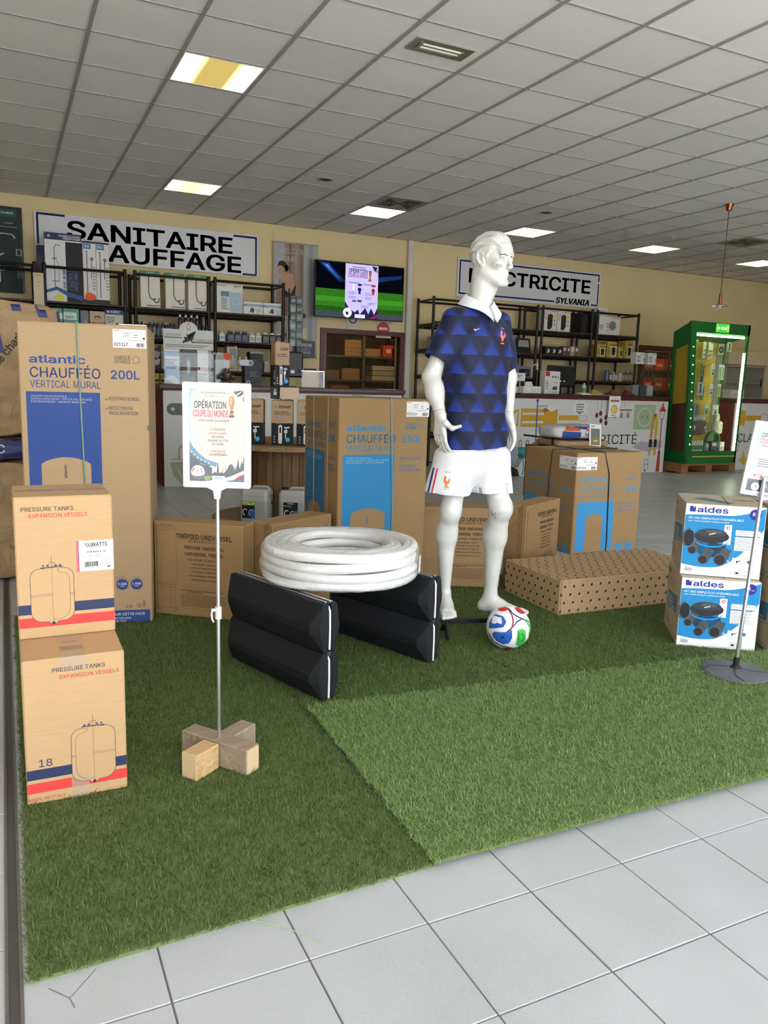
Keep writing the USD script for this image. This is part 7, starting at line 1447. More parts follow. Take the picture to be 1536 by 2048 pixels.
carton_item('shelf_box', 'pale grey box at the right end of the row of yellow boxes', 'box', 9.93, 9.99, Y2, 1.97, 10.70, .12, 'b9b6ac', [('l', '77797c', .1, .9, .8, 5, .12, .04)])
bottle('can', 'blue can at the left of the lower shelf of the rack near the cabinet', 9.43, 10.70, Y3, .04, .20, '4a6a94', '8a96a8', None, .12)
for k in range(3): bottle('can', 'small pot with red and white bands on the lower shelf, %s of three' % ORD[k], 9.52 + .06 * k, 10.70, Y3, .028, .16, ('8c4a38', 'b0a89a', '96503c')[k], 'd6d2c8', 'c9c4b8', .15)
bottle('can', 'cream can in the middle of the lower shelf of the rack near the cabinet', 9.72, 10.70, Y3, .055, .165, 'b9b4a4', '8f8c84', None, .1)
for k in range(4): bottle('can', 'small mixed can at the right of the lower shelf, %s of four' % ORD[k], 9.81 + .052 * k, 10.70, Y3, .024, .17 + .01 * (k % 2), ('7c4a34', '4c6a8c', 'a08c4a', '8c3c34')[k], ('c9c6bc', '77797c')[k % 2], 'b9b4a6', .15)
carton_item('shelf_box', 'grey appliance box low on the rack beside the mannequin shoulder', 'box', 7.50, 7.80, Y3, 1.60, 10.66, .2, '8b8d90', [('r', '1f2a44', .2, .9, .15, .75), ('r', '5c6a80', .6, .8, .3, .6)])
for k, (a, b) in enumerate(((5.93, 6.08), (6.10, 6.30))): carton_item('shelf_box', ('left', 'right')[k] + ' of two pale boxes on the rack beside the white wall duct', 'box', a, b, Y2, 1.985, 10.66, .16, ('9c9890', 'b0aca4')[k], [('r', '3c3d40', .1, .6, .3, .8) if k == 0 else ('p', '55565a', [(.2, .2), (.5, .7), (.8, .5), (.6, .2)]), ('l', '77797c', .1, .8, .2, 2, .1, .04)])
t = thing('tool', 'dark bent tool lying on the rack beside the white wall duct', 'tool', (6.0, 10.72, Y1)); part('handle', tube([(0, 0, .02), (.1, 0, .03), (.2, 0, .09), (.3, 0, .10)], .013, 8), black_plastic, t); part('tip', tube([(.3, 0, .10), (.36, 0, .08)], .008, 6), M('tool_metal', '66686a', rough=.3, metal=.8), t)
carton_item('shelf_box', 'small white tub shaped box low on the rack beside the white wall duct', 'box', 6.2, 6.36, Y3, 1.56, 10.66, .14, 'b4b0a6', [('r', '4a4c50', .2, .8, .2, .6)])
carton_item('yellow_box', 'flat yellow box low behind the counter by the white wall duct', 'box', 5.95, 6.3, .971, 1.13, 10.66, .2, 'c4a430', [('l', '7a6a34', .1, .8, .6, 2, .2, .06)])

# ---------------------------------------------------------------- things on the counters
CT = 1.1765
paper_w = M('white_paper', 'eceae6', rough=0.6)
t = thing('counter_display', 'clear leaflet holder on the left counter with a rounded white header board', 'display', (1.66, 9.22, CT))
hb = unary_union([sbox(0, .40, .57, .62), Point(.285, .60).buffer(.11, quad_segs=12)])
part('header_board', prism(hb, .006, FRONT(0, .02, 0)), M('header_white', 'cfd0ca', rough=.5), t)
P = Print((0, .014, 0)); P.line('55605c', [(.285, .70), (.262, .655), (.268, .635), (.285, .628), (.302, .635), (.308, .655), (.285, .70)], .005); P.lines('77807c', .26, .31, .62, 1, .01, .006, 0)
P.text('55605c', 'L’ANTICALCAIRE', .01, .545, .026, .19); P.rect('6f9468', .01, .21, .52, .535); P.text('55605c', 'LE DÉSEMBOUEUR', .34, .495, .024, .22); P.rect('8a6248', .32, .56, .475, .488); P.lines('77807c', .02, .55, .45, 2, .02, .008, .3, 3)
for k in range(4): P.line('3c3e40', [(.22 + .03 * k, .47 + .01 * k), (.30 + .02 * k, .57 + .012 * k)], .022, 'picture')
P.line('2b2d2f', [(.23, .53), (.34, .52)], .016, 'picture', 2); P.line('2b2d2f', [(.26, .57), (.33, .48)], .014, 'picture', 2); P.flush(t)
for z0 in (0, .2):
    part('tray', cat_([bx(0, .57, .0, .003, z0, z0 + .16), bx(0, .57, .1, .103, z0, z0 + .2), bx(0, .57, 0, .1, z0, z0 + .003)] + [bx(x, x + .003, 0, .1, z0, z0 + .18) for x in (0, .19, .38, .567)]), clear, t)
lv = [((.0, .185), 'blue and white leaflet at the left of the leaflet holder', 'dfe6ec', [('r', '7fb0d0', 0, 1, .8, .92), ('l', '6f8496', .1, .9, .7, 8, .06, .025), ('p', '8cc0dc', [(0, .15), (.5, .25), (1, .1), (1, .4), (0, .4)])]), ((.38, .52), 'plain white leaflet with a dark red mark in the leaflet holder', 'eeeae8', [('r', '9c3040', .05, .25, .42, .5), ('l', 'b9a8a8', .1, .9, .3, 3, .08, .02)]), ((.21, .36), 'dark leaflet with a white valve picture in the leaflet holder', '4a4e4c', [('p', 'c9cac6', [(.4, .3), (.35, .6), (.5, .75), (.65, .6), (.6, .3)]), ('r', '7a8078', 0, 1, 0, .2)])]
for (a, b), lb, c, sp in lv:
    t = thing('leaflet', lb, 'leaflet', (1.66 + a + .005, 9.25, CT + .008)); part('sheet', bx(0, b - a - .01, 0, .004, 0, .39), M('sheet_' + c, c, rough=.5), t); P = Print((0, 0, 0)); draw(P, b - a - .01, .39, sp); P.flush(t)
t = thing('counter_display', 'orange-spotted clear brochure stand right of the header board', 'display', (2.25, 9.26, CT)); part('holder', cat_([bx(0, .18, 0, .003, 0, .3), bx(0, .18, .08, .083, 0, .38), bx(0, .003, 0, .08, 0, .34), bx(.177, .18, 0, .08, 0, .34)]), clear, t); part('brochure', bx(.02, .16, .03, .05, .0, .36), M('brochure_grey', '8d9290', rough=.4), t); part('price_spot', prism(Point(.03, .34).buffer(.045, quad_segs=3), .003, FRONT(.13, .028, .0)), M('orange_spot', 'e2502a', rough=.6), t)
t = thing('valve_sample', 'dark brass-bodied valve sample on the left counter under the brochure stand', 'valve', (2.38, 9.2, CT)); part('valve_body', lathe([(.001, 0), (.05, 0), (.055, .03), (.04, .06), (.06, .09), (.06, .14), (.03, .17), (.03, .2), (.001, .2)], 16), M('valve_metal', '5c5048', rough=.35, metal=.6), t, smooth=40); part('side_port', cyl((-.09, 0, .1), (.09, 0, .1), .03), M('valve_metal', '5c5048', rough=.35, metal=.6), t)
carton_item('dark_display_box', 'dark display box with white round marks on the left counter', 'display', 2.60, 2.81, CT, 1.46, 9.22, .14, '2a2c30', [('r', '3a3d42', .15, .95, .1, .95), ('l', '8d9298', .25, .8, .6, 2, .08, .02), ('d', 'a9bcc8', .2, .15, .12), ('d', '4a6474', .2, .15, .07), ('t', 'b8bcc0', 'WATTS', .3, .4, .05, .4)])
t = thing('round_tag', 'pale tag with a round blue-grey mark sticking out of the dark display box', 'tag', (2.56, 9.18, 1.42)); part('tag_card', prism(LineString([(0, .03), (.10, .03)]).buffer(.035, quad_segs=6), .004, FRONT(0, .004, 0)), M('tag_white', 'c9d0d2', rough=.5), t); part('mark', cyl((.1, -.001, .03), (.1, -.004, .03), .024, n=20), M('mark_blue', '5a8094', rough=.5), t)
t = thing('monitor', 'black monitor seen from behind on the left counter, right of the highest valve box', 'monitor', (3.02, 9.5, CT)); part('back_shell', cbx(0, .42, 0, .06, .12, .44, .02), black_plastic, t); part('stand', cat_([bx(.18, .24, .03, .07, .01, .2), bx(.1, .32, -.03, .12, 0, .012)]), black_plastic, t); part('port_label', bx(.25, .3, -.002, 0, .17, .21), paper_w, t)
t = thing('glass_case', 'small glass case with a pale metal edge right of the left counter monitor', 'case', (3.38, 9.4, CT)); part('glass', cat_([bx(0, .3, 0, .004, 0, .2), bx(0, .004, 0, .25, 0, .2), bx(.296, .3, 0, .25, 0, .2)]), clear, t); part('edge', cat_([bx(0, .3, -.004, .004, .2, .21), bx(0, .3, .25, .26, .2, .21), bx(-.004, .004, 0, .25, .2, .21), bx(.296, .304, 0, .25, .2, .21), bx(.293, .303, -.004, .006, 0, .2)]), alu, t)
t = thing('tool', 'dark coiled fitting lying on the glass case of the left counter', 'tool', (3.45, 9.5, CT + .2115)); part('handle', tube([(0, 0, .014), (.08, .02, .016), (.16, -.01, .014)], .013, 8), M('fitting_grey', '5a574f', rough=.5), t)
t = thing('papers', 'loose papers lying at the right end of the left counter', 'paper', (4.35, 9.2, CT)); part('sheet', bx(0, .3, .02, .2, 0, .004), paper_w, t); part('sheet', bx(-.18, .05, .05, .22, .004, .01), M('dark_cover', '2d2f34', rough=.4), t)
# blister rack and spa sign hung by the wall banner
t = thing('blister_rack', 'slim hanging rack of blister packs in front of the wall banner', 'rack', (3.60, 10.56, 1.60))
part('pole', tube([(.0, 0, -1.6), (0, 0, .9)], .01, 8), black_metal, t)
rr = random.Random(6)
for k in range(12):
    z = .70 - .115 * (k // 2); x = .01 + .09 * (k % 2)
    g = part('blister_pack', cbx(x, x + .082, -.03 + .012 * (k % 2), -.012 + .012 * (k % 2), z, z + .105, .004), M('blister_%d' % (k % 4), ('3a4144', '59636a', '8a9296', '2a3436')[k % 4], rough=.25), t)
P = Print((0, -.031, 0)); 
for k in range(12):
    z = .70 - .115 * (k // 2); x = .01 + .09 * (k % 2); P.disc('b9bec0', x + .03, z + .04, .014, 'picture'); P.rect('4a8074', x + .01, x + .07, z + .085, z + .1, 'picture'); P.lines('c9ccce', x + .05, x + .075, z + .06, 3, .014, .005, .3, k)
P.flush(t)
t = thing('spa_sign', 'dark blue hanging sign reading GROHE SPA', 'sign', (3.90, 11.08, 1.60)); part('plate', cbx(0, .29, 0, .012, 0, .235, .003), M('spa_navy', '15172a', rough=.35), t); P = Print((0, 0, 0)); P.text('c9ccd4', 'GROHE', .05, .155, .04, .19, True); P.lines('7d8290', .08, .21, .135, 2, .016, .006, .1, 1); P.text('b0b4be', 'SPA', .07, .045, .05, .15); P.flush(t)
t = thing('hose_tap', 'arched chrome shower hose hanging beside the blister rack', 'shower hose', (3.75, 11.05, 0)); part('hose', tube([(0, 0, 1.3), (.0, 0, 2.2)] + [(.11 - .11 * math.cos(a), 0, 2.25 + .16 * math.sin(a)) for a in np.linspace(.2, math.pi, 10)] + [(.22, 0, 2.0), (.2, 0, 1.75)], .012, 8), M('chrome_hose', '9a9a96', rough=.25, metal=.8), t, smooth=40); part('wall_box', cbx(.05, .3, .0, .14, 1.86, 2.02, .006), M('wall_box_beige', 'c9bda2', rough=.5), t)
# right counter
carton_item('white_box', 'large white box with two black squares at the left end of the middle counter', 'box', 6.42, 6.74, CT, 1.46, 9.34, .2, 'd2d1cc', [('t', '3a3c3e', 'neral', .05, .74, .09, .3, 1), ('l', '55565a', .4, .85, .88, 2, .08, .03), ('r', '1a1b1d', .48, .7, .32, .6), ('r', '1a1b1d', .74, .97, .32, .6), ('l', '8d8e90', .1, .4, .3, 2, .06, .02)])
for k, (a, b, z0, z1, y) in enumerate(((6.62, 6.76, 0, .10, 9.2), (6.78, 6.94, 0, .10, 9.22), (6.76, 6.9, .0, .13, 9.36), (6.77, 6.88, .131, .165, 9.36))): carton_item('white_box', 'small white box beside the large white one on the middle counter, %s of four' % ORD[k], 'box', a, b, CT + z0, CT + z1, y, .12, 'dcdad4', [('l', 'a9a8a4', .1, .6, .5, 2, .2, .05)])
carton_item('camera_box', 'upright white box with red corner and black camera pictures on the middle counter', 'box', 7.06, 7.33, CT, 1.50, 9.3, .13, 'd6d2ce', [('r', 'b0303c', .02, .3, .78, .98), ('t', '55565a', 'C', .06, .45, .08), ('l', '6d6e70', .08, .26, .6, 6, .07, .03), ('d', '3a3b3e', .5, .75, .05), ('d', '3a3b3e', .68, .75, .05), ('d', '77787a', .85, .75, .05), ('p', '4a4b4e', [(.5, .2), (.55, .32), (.8, .34), (.85, .22), (.7, .16)]), ('s', '3a3b3e', [(.6, .5), (.85, .5)], .02), ('l', '8d8e90', .45, .9, .1, 1, .1, .03)])
t = thing('pump_bottle', 'dark pump bottle with a white nozzle behind the camera box', 'bottle', (7.15, 9.62, CT)); part('flask', lathe([(.001, 0), (.045, 0), (.045, .3), (.02, .34), (.001, .34)], 16), M('flask_dark', '2a2624', rough=.3), t, smooth=40); part('pump', cat_([cyl((0, 0, .34), (0, 0, .42), .012), tube([(0, 0, .42), (-.05, 0, .42), (-.07, 0, .40)], .009, 6)]), white_plastic, t)
t = thing('monitor', 'wide black monitor seen from behind on the middle counter', 'monitor', (7.25, 9.5, CT)); part('back_shell', cbx(0, .52, 0, .05, .10, .42, .02), black_plastic, t); part('stand', cat_([bx(.22, .3, .03, .08, .01, .2), bx(.14, .38, -.03, .14, 0, .012)]), black_plastic, t); part('port_label', bx(.22, .26, -.002, 0, .18, .2), paper_w, t); part('port_label', bx(.3, .33, -.002, 0, .18, .2), paper_w, t)
t = thing('pump_bottle', 'small green-labelled bottle right of the wide monitor', 'bottle', (7.83, 9.36, CT)); part('flask', lathe([(.001, 0), (.04, 0), (.04, .12), (.015, .15), (.015, .17), (.001, .17)], 14), M('flask_clear', 'b9c0b4', rough=.2), t, smooth=40); part('wrap_label', lathe([(.041, .02), (.041, .1)], 14), M('wrap_green', '5c8c4a', rough=.5), t)
t = thing('papers', 'open catalogue and loose papers in the middle of the middle counter', 'paper', (7.45, 9.14, CT)); part('sheet', bx(0, .2, .02, .2, 0, .006), M('dark_cover', '2d2f34', rough=.4), t); part('sheet', hull([(.16, .0, 0), (.42, .02, 0), (.16, .2, .0), (.42, .2, 0), (.22, .02, .03), (.3, .2, .035)]), paper_w, t); part('sheet', bx(.42, .75, .03, .22, 0, .004), paper_w, t)
for k, (x, c, lb) in enumerate(((7.98, 'b9983c', 'tray of yellow oddments on the middle counter'), (8.36, '7c4436', 'tray of brown oddments on the middle counter'), (8.62, '6a2a2c', 'dark red pouch near the right end of the middle counter'))): t = thing('oddments_tray', lb, 'tray', (x, 9.34, CT)); part('tray', cbx(0, .2, 0, .16, 0, .035, .004), M('tray_' + c, c, rough=.5), t); part('contents', hull([(.02, .02, .03), (.18, .02, .03), (.02, .14, .03), (.18, .14, .03), (.06, .06, .085), (.14, .1, .08)]), M('oddments_' + c, c, rough=.6, var=.3, vscale=40), t)
t = thing('display_case', 'clear acrylic display case of tools at the right end of the middle counter', 'display', (8.86, 9.38, CT)); part('case_panes', cat_([bx(0, .5, 0, .004, 0, .49), bx(0, .004, 0, .3, 0, .49), bx(.496, .5, 0, .3, 0, .49), bx(0, .5, 0, .3, .486, .49), bx(0, .5, 0, .3, .24, .244)]), clear, t)
for k in range(6): part('hanging_tool', cat_([cyl((.05 + .075 * k, .12, .26), (.05 + .075 * k, .12, .36), .012), cyl((.05 + .075 * k, .12, .36), (.05 + .075 * k, .12, .44), .005)]), M('tool_dark', '2d2c2a', rough=.4), t)
for k in range(3): part('stored_pack', bx(.04 + .15 * k, .16 + .15 * k, .1, .16, .004, .17), M('pack_%d' % k, ('8d9298', '4a4c50', 'a9b0b8')[k], rough=.4), t)
for k, x in enumerate((8.86, 9.11)): carton_item('camera_box', '%s white camera box standing on the clear display case' % ('left', 'right')[k], 'box', x, x + .17, CT + .4905, CT + .67, 9.42, .12, 'd0cec6', [('r', '8c8b86', .1, .5, .2, .7), ('r', 'b9b8b2', .15, .45, .3, .6), ('s', '2a2b2d', [(.85, .5), (.95, .4), (.9, .25)], .06), ('l', '77787a', .5, .95, .9, 2, .08, .03)])
t = thing('price_sheet', 'white sheet with a golden medal number 1 hanging over the front of the middle counter', 'sign', (8.08, 9.072, .86)); part('sheet', bx(0, .215, 0, .003, 0, .31), paper_w, t); P = Print((0, 0, 0)); P.text('3a3b3e', 'DURAL', .06, .275, .016, .1); P.rect('8c3034', .03, .185, .225, .255); P.text('e0c8c0', 'GARANTIE', .045, .232, .015, .12, layer=3); P.poly('d9a13a', [(.108 + (.07 if k % 2 else .06) * math.cos(k * math.pi / 12), .115 + (.07 if k % 2 else .06) * math.sin(k * math.pi / 12)) for k in range(24)]); P.disc('e8d8a0', .108, .115, .045, 'printed_panel', 1); P.text('d08a20', '1', .095, .09, .055, bold=True, layer=3); P.lines('55565a', .05, .17, .03, 1, .01, .008); P.flush(t)
carton_item('white_box', 'white box on the right counter behind the green cabinet', 'box', 11.0, 11.3, CT, 1.32, 9.4, .2, 'c9c6bc', [('l', '77787a', .1, .6, .6, 2, .2, .06)])

# table with a plaster sack in front of the middle counter
t = thing('side_table', 'low table with thin black legs in front of the middle counter', 'table', (5.50, 7.0, 0)); part('tabletop', cbx(0, .84, 0, .55, .58, .605, .004), wood('table_board', '5c4630', '7a6044', 0, 6), t)
for x in (.02, .82):
    for y in (.02, .53): part('leg', bx(x - .012, x + .012, y - .012, y + .012, 0, .58), black_metal, t)
part('side_bar', bx(-.03, -.01, .0, .55, .70, .72), black_metal, t); part('side_bar', bx(-.03, -.01, .0, .02, .0, .72), black_metal, t)
def pillow(w, d, h, seed, k=.4):
    m = trimesh.creation.icosphere(4); v = np.array(m.vertices); v = np.sign(v) * np.abs(v) ** k; p = v * [w / 2, d / 2, h / 2]; p += (meshkit.fbm(p * 11 + seed, 3, seed)[:, None] - .5) * np.sign(v) * .025; p[:, 2] -= p[:, 2].min(); return trimesh.Trimesh(p, m.faces, process=False)
t = thing('paper_sack', 'brown paper sack lying under the white plaster sack on the low table', 'sack', (5.95, 7.25, .606)); part('sack_body', pillow(.80, .48, .075, 4), sack_m, t, smooth=True)
t = thing('plaster_sack', 'white, blue and orange plaster sack lying on the low table', 'sack', (5.91, 7.25, .688)); pm = pillow(.72, .44, .16, 7, .5); part('sack_body', pm, M('sack_white', 'd3d2ce', rough=.5, bump=.2, bscale=40), t, smooth=True)
for c, pts in (('2a4c94', [(-.27, .0), (-.02, .0), (-.02, .09), (-.27, .10)]), ('d0623a', [(-.26, .105), (-.03, .10), (-.06, .15), (-.2, .16)]), ('c9402c', [(.05, .10), (.2, .10), (.2, .14), (.05, .14)]), ('2a4c94', [(.16, .15), (-.1, .155), (-.12, .13), (.04, .12)])):
    dcl = project(pm, Polygon(pts), (0, -.5, 0), (1, 0, 0), (0, 0, 1), .03, .002)
    if dcl is not None: part('printed_patch', dcl, ink(c), t)
for s_, u_, v_, c in (('knauf', .04, .045, '2a4c94'), ('MP75', .07, .108, 'e8e4dc')):
    a_, f_2, w_2 = text2d(s_, True); dcl = project(pm, (a_ * [.036, .04] + [u_, v_], f_2), (0, -.5, 0), (1, 0, 0), (0, 0, 1), 0, .004)
    if dcl is not None: part('lettering', dcl, ink(c), t)
t = thing('standing_card', 'white framed card with a picture leaning on the plaster sack', 'sign', (5.985, 6.99, .607)); m_ = bx(0, .17, 0, .008, 0, .27); R_t = trimesh.transformations.rotation_matrix(-.16, (1, 0, 0)) @ trimesh.transformations.rotation_matrix(.06, (0, 1, 0)); m_.apply_transform(R_t); part('card', m_, paper_w, t)
P = Print((0, 0, 0), R_t[:3, 0], R_t[:3, 2]); P.rect('77787a', .02, .15, .03, .22, 'picture'); P.rect('8d7f5a', .02, .15, .03, .12, 'picture', 1); P.poly('a0873a', [(.06, .1), (.1, .16), (.12, .1)], 'picture', 2); P.rect('c9c6c0', .06, .12, .07, .09, 'picture', 3); P.lines('55565a', .02, .1, .25, 1, .01, .008); P.flush(t)

# ---------------------------------------------------------------- green display cabinet on its pallet
CB = np.array([[[(9.52, 8.84, .16), (9.36, 8.84, 2.32)], [(9.55, 9.35, .16), (9.48, 9.30, 2.18)]], [[(10.58, 8.84, .16), (10.62, 8.84, 2.32)], [(10.6, 9.35, .16), (10.6, 9.30, 2.18)]]])
def cp(u, v, w):
    a = CB[0] * (1 - u) + CB[1] * u; a = a[0] * (1 - v) + a[1] * v; return a[0] * (1 - w) + a[1] * w
def cb(u0, u1, v0, v1, w0, w1): return hull([cp(u, v, w) for u in (u0, u1) for v in (v0, v1) for w in (w0, w1)])
green = M('cabinet_green', '0f6a2c', rough=.35, var=.05, vscale=5); dgreen = M('cabinet_dark_green', '0c4a22', rough=.4)
cab = thing('display_cabinet', 'tall green lit display cabinet with pegboard and hanging packs, standing on a pallet', 'cabinet')
part('base', cb(0, 1, 0, 1, 0, .085), green, cab); part('base_stripe', cb(.1, .97, -.008, 0, .045, .055), M('stripe_yellow', 'b9a83c', rough=.5), cab)
part('head', cb(0, 1, 0, 1, .925, 1), green, cab); part('corner_post', cb(-.015, .075, -.02, .12, 0, 1), green, cab); part('corner_post', cb(.965, 1, 0, .06, 0, 1), green, cab)
part('side_post', cb(0, .03, .85, 1, 0, 1), green, cab); part('side_post', cb(.97, 1, .9, 1, 0, 1), green, cab); part('side_header', cb(0, .03, .1, 1, .86, .93), green, cab)
part('side_panel', cb(.005, .02, .12, .85, .085, .44), wood('cabinet_brown', '4c3424', '5c4230', 0, 4), cab)
peg = custom('yellow_pegboard', {'g': ('geometry', {}), 's': ('separate_xyz', {}), 'a': ('math', dict(math_type='add')), 'fx': ('math', dict(math_type='pingpong', value2=.0125)), 'fz': ('math', dict(math_type='pingpong', value2=.0125)), 'cx': ('combine_xyz', {}), 'ln': ('vector_math', dict(math_type='length')), 'lt': ('math', dict(math_type='less_than', value2=.0062)), 'mx': ('mix', dict(color1=hexc('cfae2c'), color2=hexc('4a3c14'))), 'p': ('principled_bsdf', dict(roughness=.5))},
    [('g.position', 's.vector'), ('s.x', 'a.value1'), ('s.y', 'a.value2'), ('a.value', 'fx.value1'), ('s.z', 'fz.value1'), ('fx.value', 'cx.x'), ('fz.value', 'cx.y'), ('cx.vector', 'ln.vector1'), ('ln.value', 'lt.value1'), ('lt.value', 'mx.fac'), ('mx.color', 'p.base_color')])
part('pegboard', cb(.04, .80, .86, .9, .085, .925), peg, cab); part('pegboard', cb(.022, .034, .12, .86, .44, .86), peg, cab); part('back_panel', cb(.80, .96, .9, .93, .085, .925), M('cabinet_back_grey', '77786c', rough=.3), cab)
part('front_pane', cb(.08, .965, .02, .026, .085, .925), clear, cab)
part('light_strip', cb(.925, .962, .0, .03, .09, .80), glow('eeffd8', 9.0), cab); part('light_strip', cb(.09, .93, .03, .07, .905, .918), glow('f2ffc8', 9.0), cab)
for k in range(12): c = cp(.03, -.022, .14 + .062 * k); part('led_dot', trimesh.creation.icosphere(1, .011).apply_translation(c), glow('d8ffe4', 3.0), cab)
P = Print(cp(.42, -.004, .94), (cp(.62, 0, .94) - cp(.42, 0, .94)) / np.linalg.norm(cp(.62, 0, .94) - cp(.42, 0, .94)), (0, 0, 1)); P.rect('3cb43a', -.03, .26, -.015, .12, 'printed_panel', 0); P.text('f4fbe8', 'e-robur', .018, .03, .055, .2, True); P.line('e8e44a', [(.01, .10), (-.012, .05), (.01, .0)], .012); P.line('e8e44a', [(.222, .10), (.244, .05), (.222, .0)], .012)
flush_glow(P, cab, 1.1)
t = thing('wooden_pallet', 'wooden pallet under the green display cabinet', 'pallet', (9.46, 8.86, 0)); pw_ = wood('pallet_wood', '7c5634', 'a0754a', 0, 7, .75)
for x in (0, .52, 1.04): part('block', cbx(x, x + .14, .02, .5, .02, .12, .004), pw_, t)
for k in range(4): part('deck_board', cbx(0, 1.18, .02 + .125 * k, .12 + .125 * k, .12, .155, .003), pw_, t)
part('bottom_board', cbx(0, 1.18, .02, .12, 0, .02, .003), pw_, t); part('bottom_board', cbx(0, 1.18, .4, .5, 0, .02, .003), pw_, t)
def pack(label, u, w, wd, ht, v, col, kind, seed=0):
    """A pack hanging from a peg inside the cabinet."""
    c = cp(u, v, w); t = thing('hanging_pack', label, 'hardware pack', c)
    part('card', cbx(0, wd, 0, .012, -ht, 0, .003), M('pack_' + col, col, rough=.35, var=.05, vscale=30), t); part('hook', tube([(wd / 2, .014, -.012), (wd / 2, -.06, -.012), (wd / 2, -.075, -.006)], .003, 5), alu, t)
    P = Print((0, 0, -ht)); r = random.Random(seed)
    if kind == 'cable':
        for k in range(4): P.line(('3a7a44', 'c9b84a', '2a4a34', '4a9a54')[(k + seed) % 4], [(wd * (.15 + .2 * k), ht * .08), (wd * (.25 + .17 * k), ht * .4), (wd * (.12 + .22 * k), ht * .75)], .009, 'picture', 1 + k)
        P.rect('cfd2c4', 0, wd, ht * .85, ht, 'picture', 0)
    elif kind == 'tool': P.line('1f2a24', [(wd * .3, ht * .1), (wd * .5, ht * .5), (wd * .45, ht * .85)], wd * .16, 'picture', 1); P.line('2f5a3c', [(wd * .7, ht * .1), (wd * .55, ht * .5), (wd * .6, ht * .85)], wd * .14, 'picture', 1)
    elif kind == 'label': P.rect('e4e2cc', wd * .1, wd * .9, ht * .55, ht * .92, 'picture', 1); P.rect('4a8a4a', wd * .1, wd * .9, ht * .45, ht * .53, 'picture', 1); P.lines('6a6c5c', wd * .15, wd * .8, ht * .85, 4, ht * .07, ht * .02, .3, seed); P.disc('55564a', wd * .5, ht * .22, wd * .25, 'picture', 1)
    elif kind == 'round': P.disc('26282a', wd * .5, ht * .45, wd * .4, 'picture', 1); P.disc('8c8d7c', wd * .5, ht * .45, wd * .16, 'picture', 2)
    P.flush(t)
rows = [(.905, [(.12, .05, .13, '4a8a54', 'cable'), (.17, .05, .15, '5c9a5c', 'cable'), (.22, .05, .13, '6a8a4a', 'cable'), (.27, .05, .15, '4a8a54', 'cable'), (.40, .06, .26, 'c9c8a8', 'label'), (.455, .06, .27, 'bdbc9c', 'label'), (.53, .11, .24, 'b9bcae', 'label'), (.68, .13, .17, '8c8e7c', 'round'), (.80, .1, .15, '9a9c8a', 'tool')]),
        (.745, [(.14, .07, .22, 'b0b04a', 'cable'), (.22, .08, .2, '6a8a44', 'tool'), (.31, .09, .22, '8a944a', 'tool'), (.44, .06, .27, '26302c', 'tool'), (.58, .09, .2, 'cfcfc0', 'label'), (.68, .13, .24, '86a68c', 'cable')]),
        (.60, [(.13, .07, .24, '7c8074', 'tool'), (.22, .08, .2, '4a7a4c', 'cable'), (.31, .13, .2, 'b0bcbc', 'tool'), (.47, .06, .24, '3a6a48', 'cable'), (.58, .09, .2, 'bfc0b0', 'label'), (.69, .08, .2, '9a9c4c', 'cable')]),
        (.445, [(.11, .08, .17, '6d747a', 'tool'), (.19, .08, .17, '55605e', 'tool'), (.28, .09, .22, '8a9292', 'tool'), (.38, .09, .22, '4a4f50', 'tool'), (.52, .1, .17, '9ab08a', 'label'), (.64, .13, .16, 'cfceb8', 'label')])]
RN_ = ('top', 'second', 'third', 'fourth'); s0 = 0
for q, (w, L) in enumerate(rows):
    for k, (u, wd, ht, c, kd) in enumerate(L):
        s0 += 1; pack('%s in the green cabinet, %s from left in %s row' % ({'cable': 'green wire pack', 'tool': 'dark tool pack', 'label': 'pale labelled pack', 'round': 'pack with round black reel'}[kd], ORD[k], RN_[q]), u, w - .01 * (k % 2), wd, ht, .62 - .1 * (k % 3), c, kd, s0)
def lump(name, label, cat, u, v, w, sx, sy, sz, m, seed):
    c = cp(u, v, w); t = thing(name, label, cat, c); part('bag', pillow(sx, sy, sz, seed, .7), m, t, smooth=True); return t
t = lump('parts_bag', 'large clear bag of dark brown parts low in the green cabinet', 'bag', .42, .5, .205, .34, .16, .24, M('bag_brown', '6a5a50', rough=.15, var=.35, vscale=40), 3); part('bag_top', pillow(.26, .06, .12, 5, .7).apply_translation((0, 0, .2)), M('bag_clear', 'a9aca0', rough=.1), t, smooth=True)
t = lump('parts_bag', 'bundle of white cable sleeves low at the right in the green cabinet', 'bag', .78, .45, .21, .2, .12, .22, M('bag_cream', 'c9c8a4', rough=.3, var=.15, vscale=30), 8); part('bag_top', pillow(.1, .06, .14, 6, .8).apply_translation((-.03, 0, .2)), M('bag_cream', 'c9c8a4', rough=.3), t, smooth=True)
c = cp(.70, .4, .088); t = thing('cable_coil', 'coil of green conduit standing at the bottom of the green cabinet', 'cable', c)
for k in range(3): part('coil_turn', tube([(.14 * math.cos(a), .02 * k, .155 + .14 * math.sin(a)) for a in np.arange(28) * math.pi / 14], .014, 8, closed=True), M('conduit_green', '1f7a4a', rough=.4), t, smooth=40)
for k in range(5):
    c = cp(.22 + .05 * k, .3, .086); t = thing('glue_tube', 'white and green tube standing in the front row of the green cabinet, %s of five' % ORD[k], 'tube', c); part('flask', lathe([(.001, 0), (.02, 0), (.02, .15), (.008, .17), (.001, .17)], 12), M('tube_white', 'd0d2c0', rough=.4), t, smooth=40); part('wrap_label', lathe([(.0206, .02), (.0206, .09)], 12), M('tube_green', '3f8a4c', rough=.4), t)
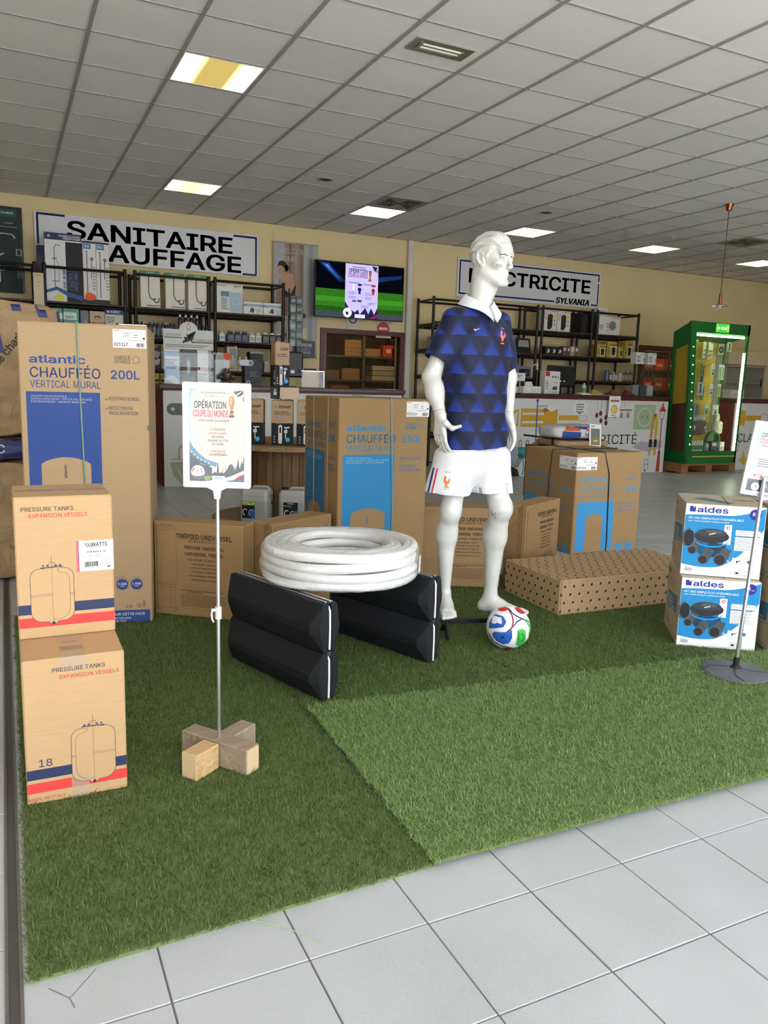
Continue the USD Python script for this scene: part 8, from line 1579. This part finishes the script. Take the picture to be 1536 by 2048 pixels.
for k, (u, c0, sx, sz, lb) in enumerate(((.12, 'a9a83c', .09, .14, 'yellow-green box at the left of the cabinet floor'), (.50, '8c8f88', .08, .12, 'grey carton in the middle of the cabinet floor'), (.62, '3a3430', .13, .15, 'black spool box right of the middle of the cabinet floor'), (.80, 'bfc0ae', .1, .14, 'pale carton at the right of the cabinet floor'))):
    c = cp(u, .3, .086); carton_item('cabinet_box', lb, 'box', c[0], c[0] + sx, c[2], c[2] + sz, c[1], .1, c0, [('r', 'c9cab8', .15, .85, .5, .85), ('l', '55564a', .2, .8, .4, 3, .1, .04)])

# ---------------------------------------------------------------- hanging lamp, wall boxes, left end of the shop
t = thing('pendant_lamp', 'copper pendant lamp hanging from the ceiling on a long thin cord', 'lamp', (7.77, 6.94, 0)); cop = M('copper', 'a8603c', rough=.25, metal=.9)
part('ceiling_rose', lathe([(.028, CEIL - .075), (.05, CEIL - .003), (.001, CEIL - .002)], 20), cop, t, smooth=40); part('cord', tube([(0, 0, CEIL - .07), (.002, 0, 2.9), (0, 0, 2.42)], .005, 6), M('cord_brown', '4a2c22', rough=.7), t)
part('lamp_holder', lathe([(.001, 2.43), (.016, 2.43), (.02, 2.40), (.02, 2.32), (.024, 2.30), (.001, 2.30)], 18), cop, t, smooth=40); part('shade', lathe([(.02, 2.315), (.06, 2.305), (.095, 2.292), (.095, 2.288), (.06, 2.30), (.02, 2.31)], 28), M('shade_pale', 'b9b6a4', rough=.2, metal=.3), t, smooth=40); part('bulb', trimesh.creation.icosphere(2, .02).apply_translation((0, 0, 2.285)), M('bulb_frost', 'd6d3c4', rough=.3), t, smooth=True)
carton_item('wall_cabinet', 'cream metal wall box at the right edge behind the green cabinet', 'cabinet', 12.35, 13.45, 1.80, 2.06, 10.7, .5, 'd6c29c', [('s', 'a8977a', [(.02, .06), (.98, .06)], .004), ('r', '6a6050', .9, .93, .1, .16)])
t = thing('glass_cabinet', 'grey glass-fronted cabinet under the cream wall box at the right edge', 'cabinet', (12.3, 10.7, 1.15)); part('case', cat_([bx(0, .03, 0, .45, 0, .64), bx(1.05, 1.08, 0, .45, 0, .64), bx(0, 1.08, 0, .45, .61, .64), bx(0, 1.08, .42, .45, 0, .64), bx(0, 1.08, 0, .45, 0, .03)]), M('case_grey', 'a9a59a', rough=.35), t); part('pane', bx(.03, 1.05, .005, .01, .03, .61), clear, t); part('handle', bx(.98, 1.0, -.02, .0, .25, .4), black_plastic, t); part('inner_shelf', bx(.03, 1.05, .05, .42, .3, .315), M('case_grey', 'a9a59a', rough=.35), t); part('support', bx(.02, 1.06, .1, .44, -1.15, 0), M('support_grey', '8d8a80', rough=.6), t)
t = thing('side_table', 'brown low table with clutter behind the left end of the left counter', 'table', (.95, 9.95, 0)); part('tabletop', cbx(0, .98, 0, .5, .53, .56, .004), wood('low_table', '5c3a28', '7a5238', 0, 6), t)
for x in (.03, .9): part('leg', bx(x, x + .05, .03, .47, 0, .53), wood('low_table', '5c3a28', '7a5238', 0, 6), t)
for k, (a, z0, z1, c) in enumerate(((1.60, .561, .70, 'b9b09a'), (1.58, .701, .86, '7a4a2c'), (1.60, .861, 1.0, 'c9c2b0'))): carton_item('clutter_box', ('lowest pale', 'middle brown', 'topmost pale')[k] + ' box of the small pile behind the left counter', 'box', a, a + .3, z0, z1, 10.0, .25, c, [('l', '55483c', .1, .8, .7, 3, .15, .05), ('r', 'd8d2c4', .5, .8, .2, .5)])
for k in range(2): carton_item('stored_box', '%s brown box on the left-edge rack' % ('left', 'right')[k], 'box', -.3 + .35 * k, 0 + .35 * k, Z2, 2.0, 10.7, .25, '6a5a48')
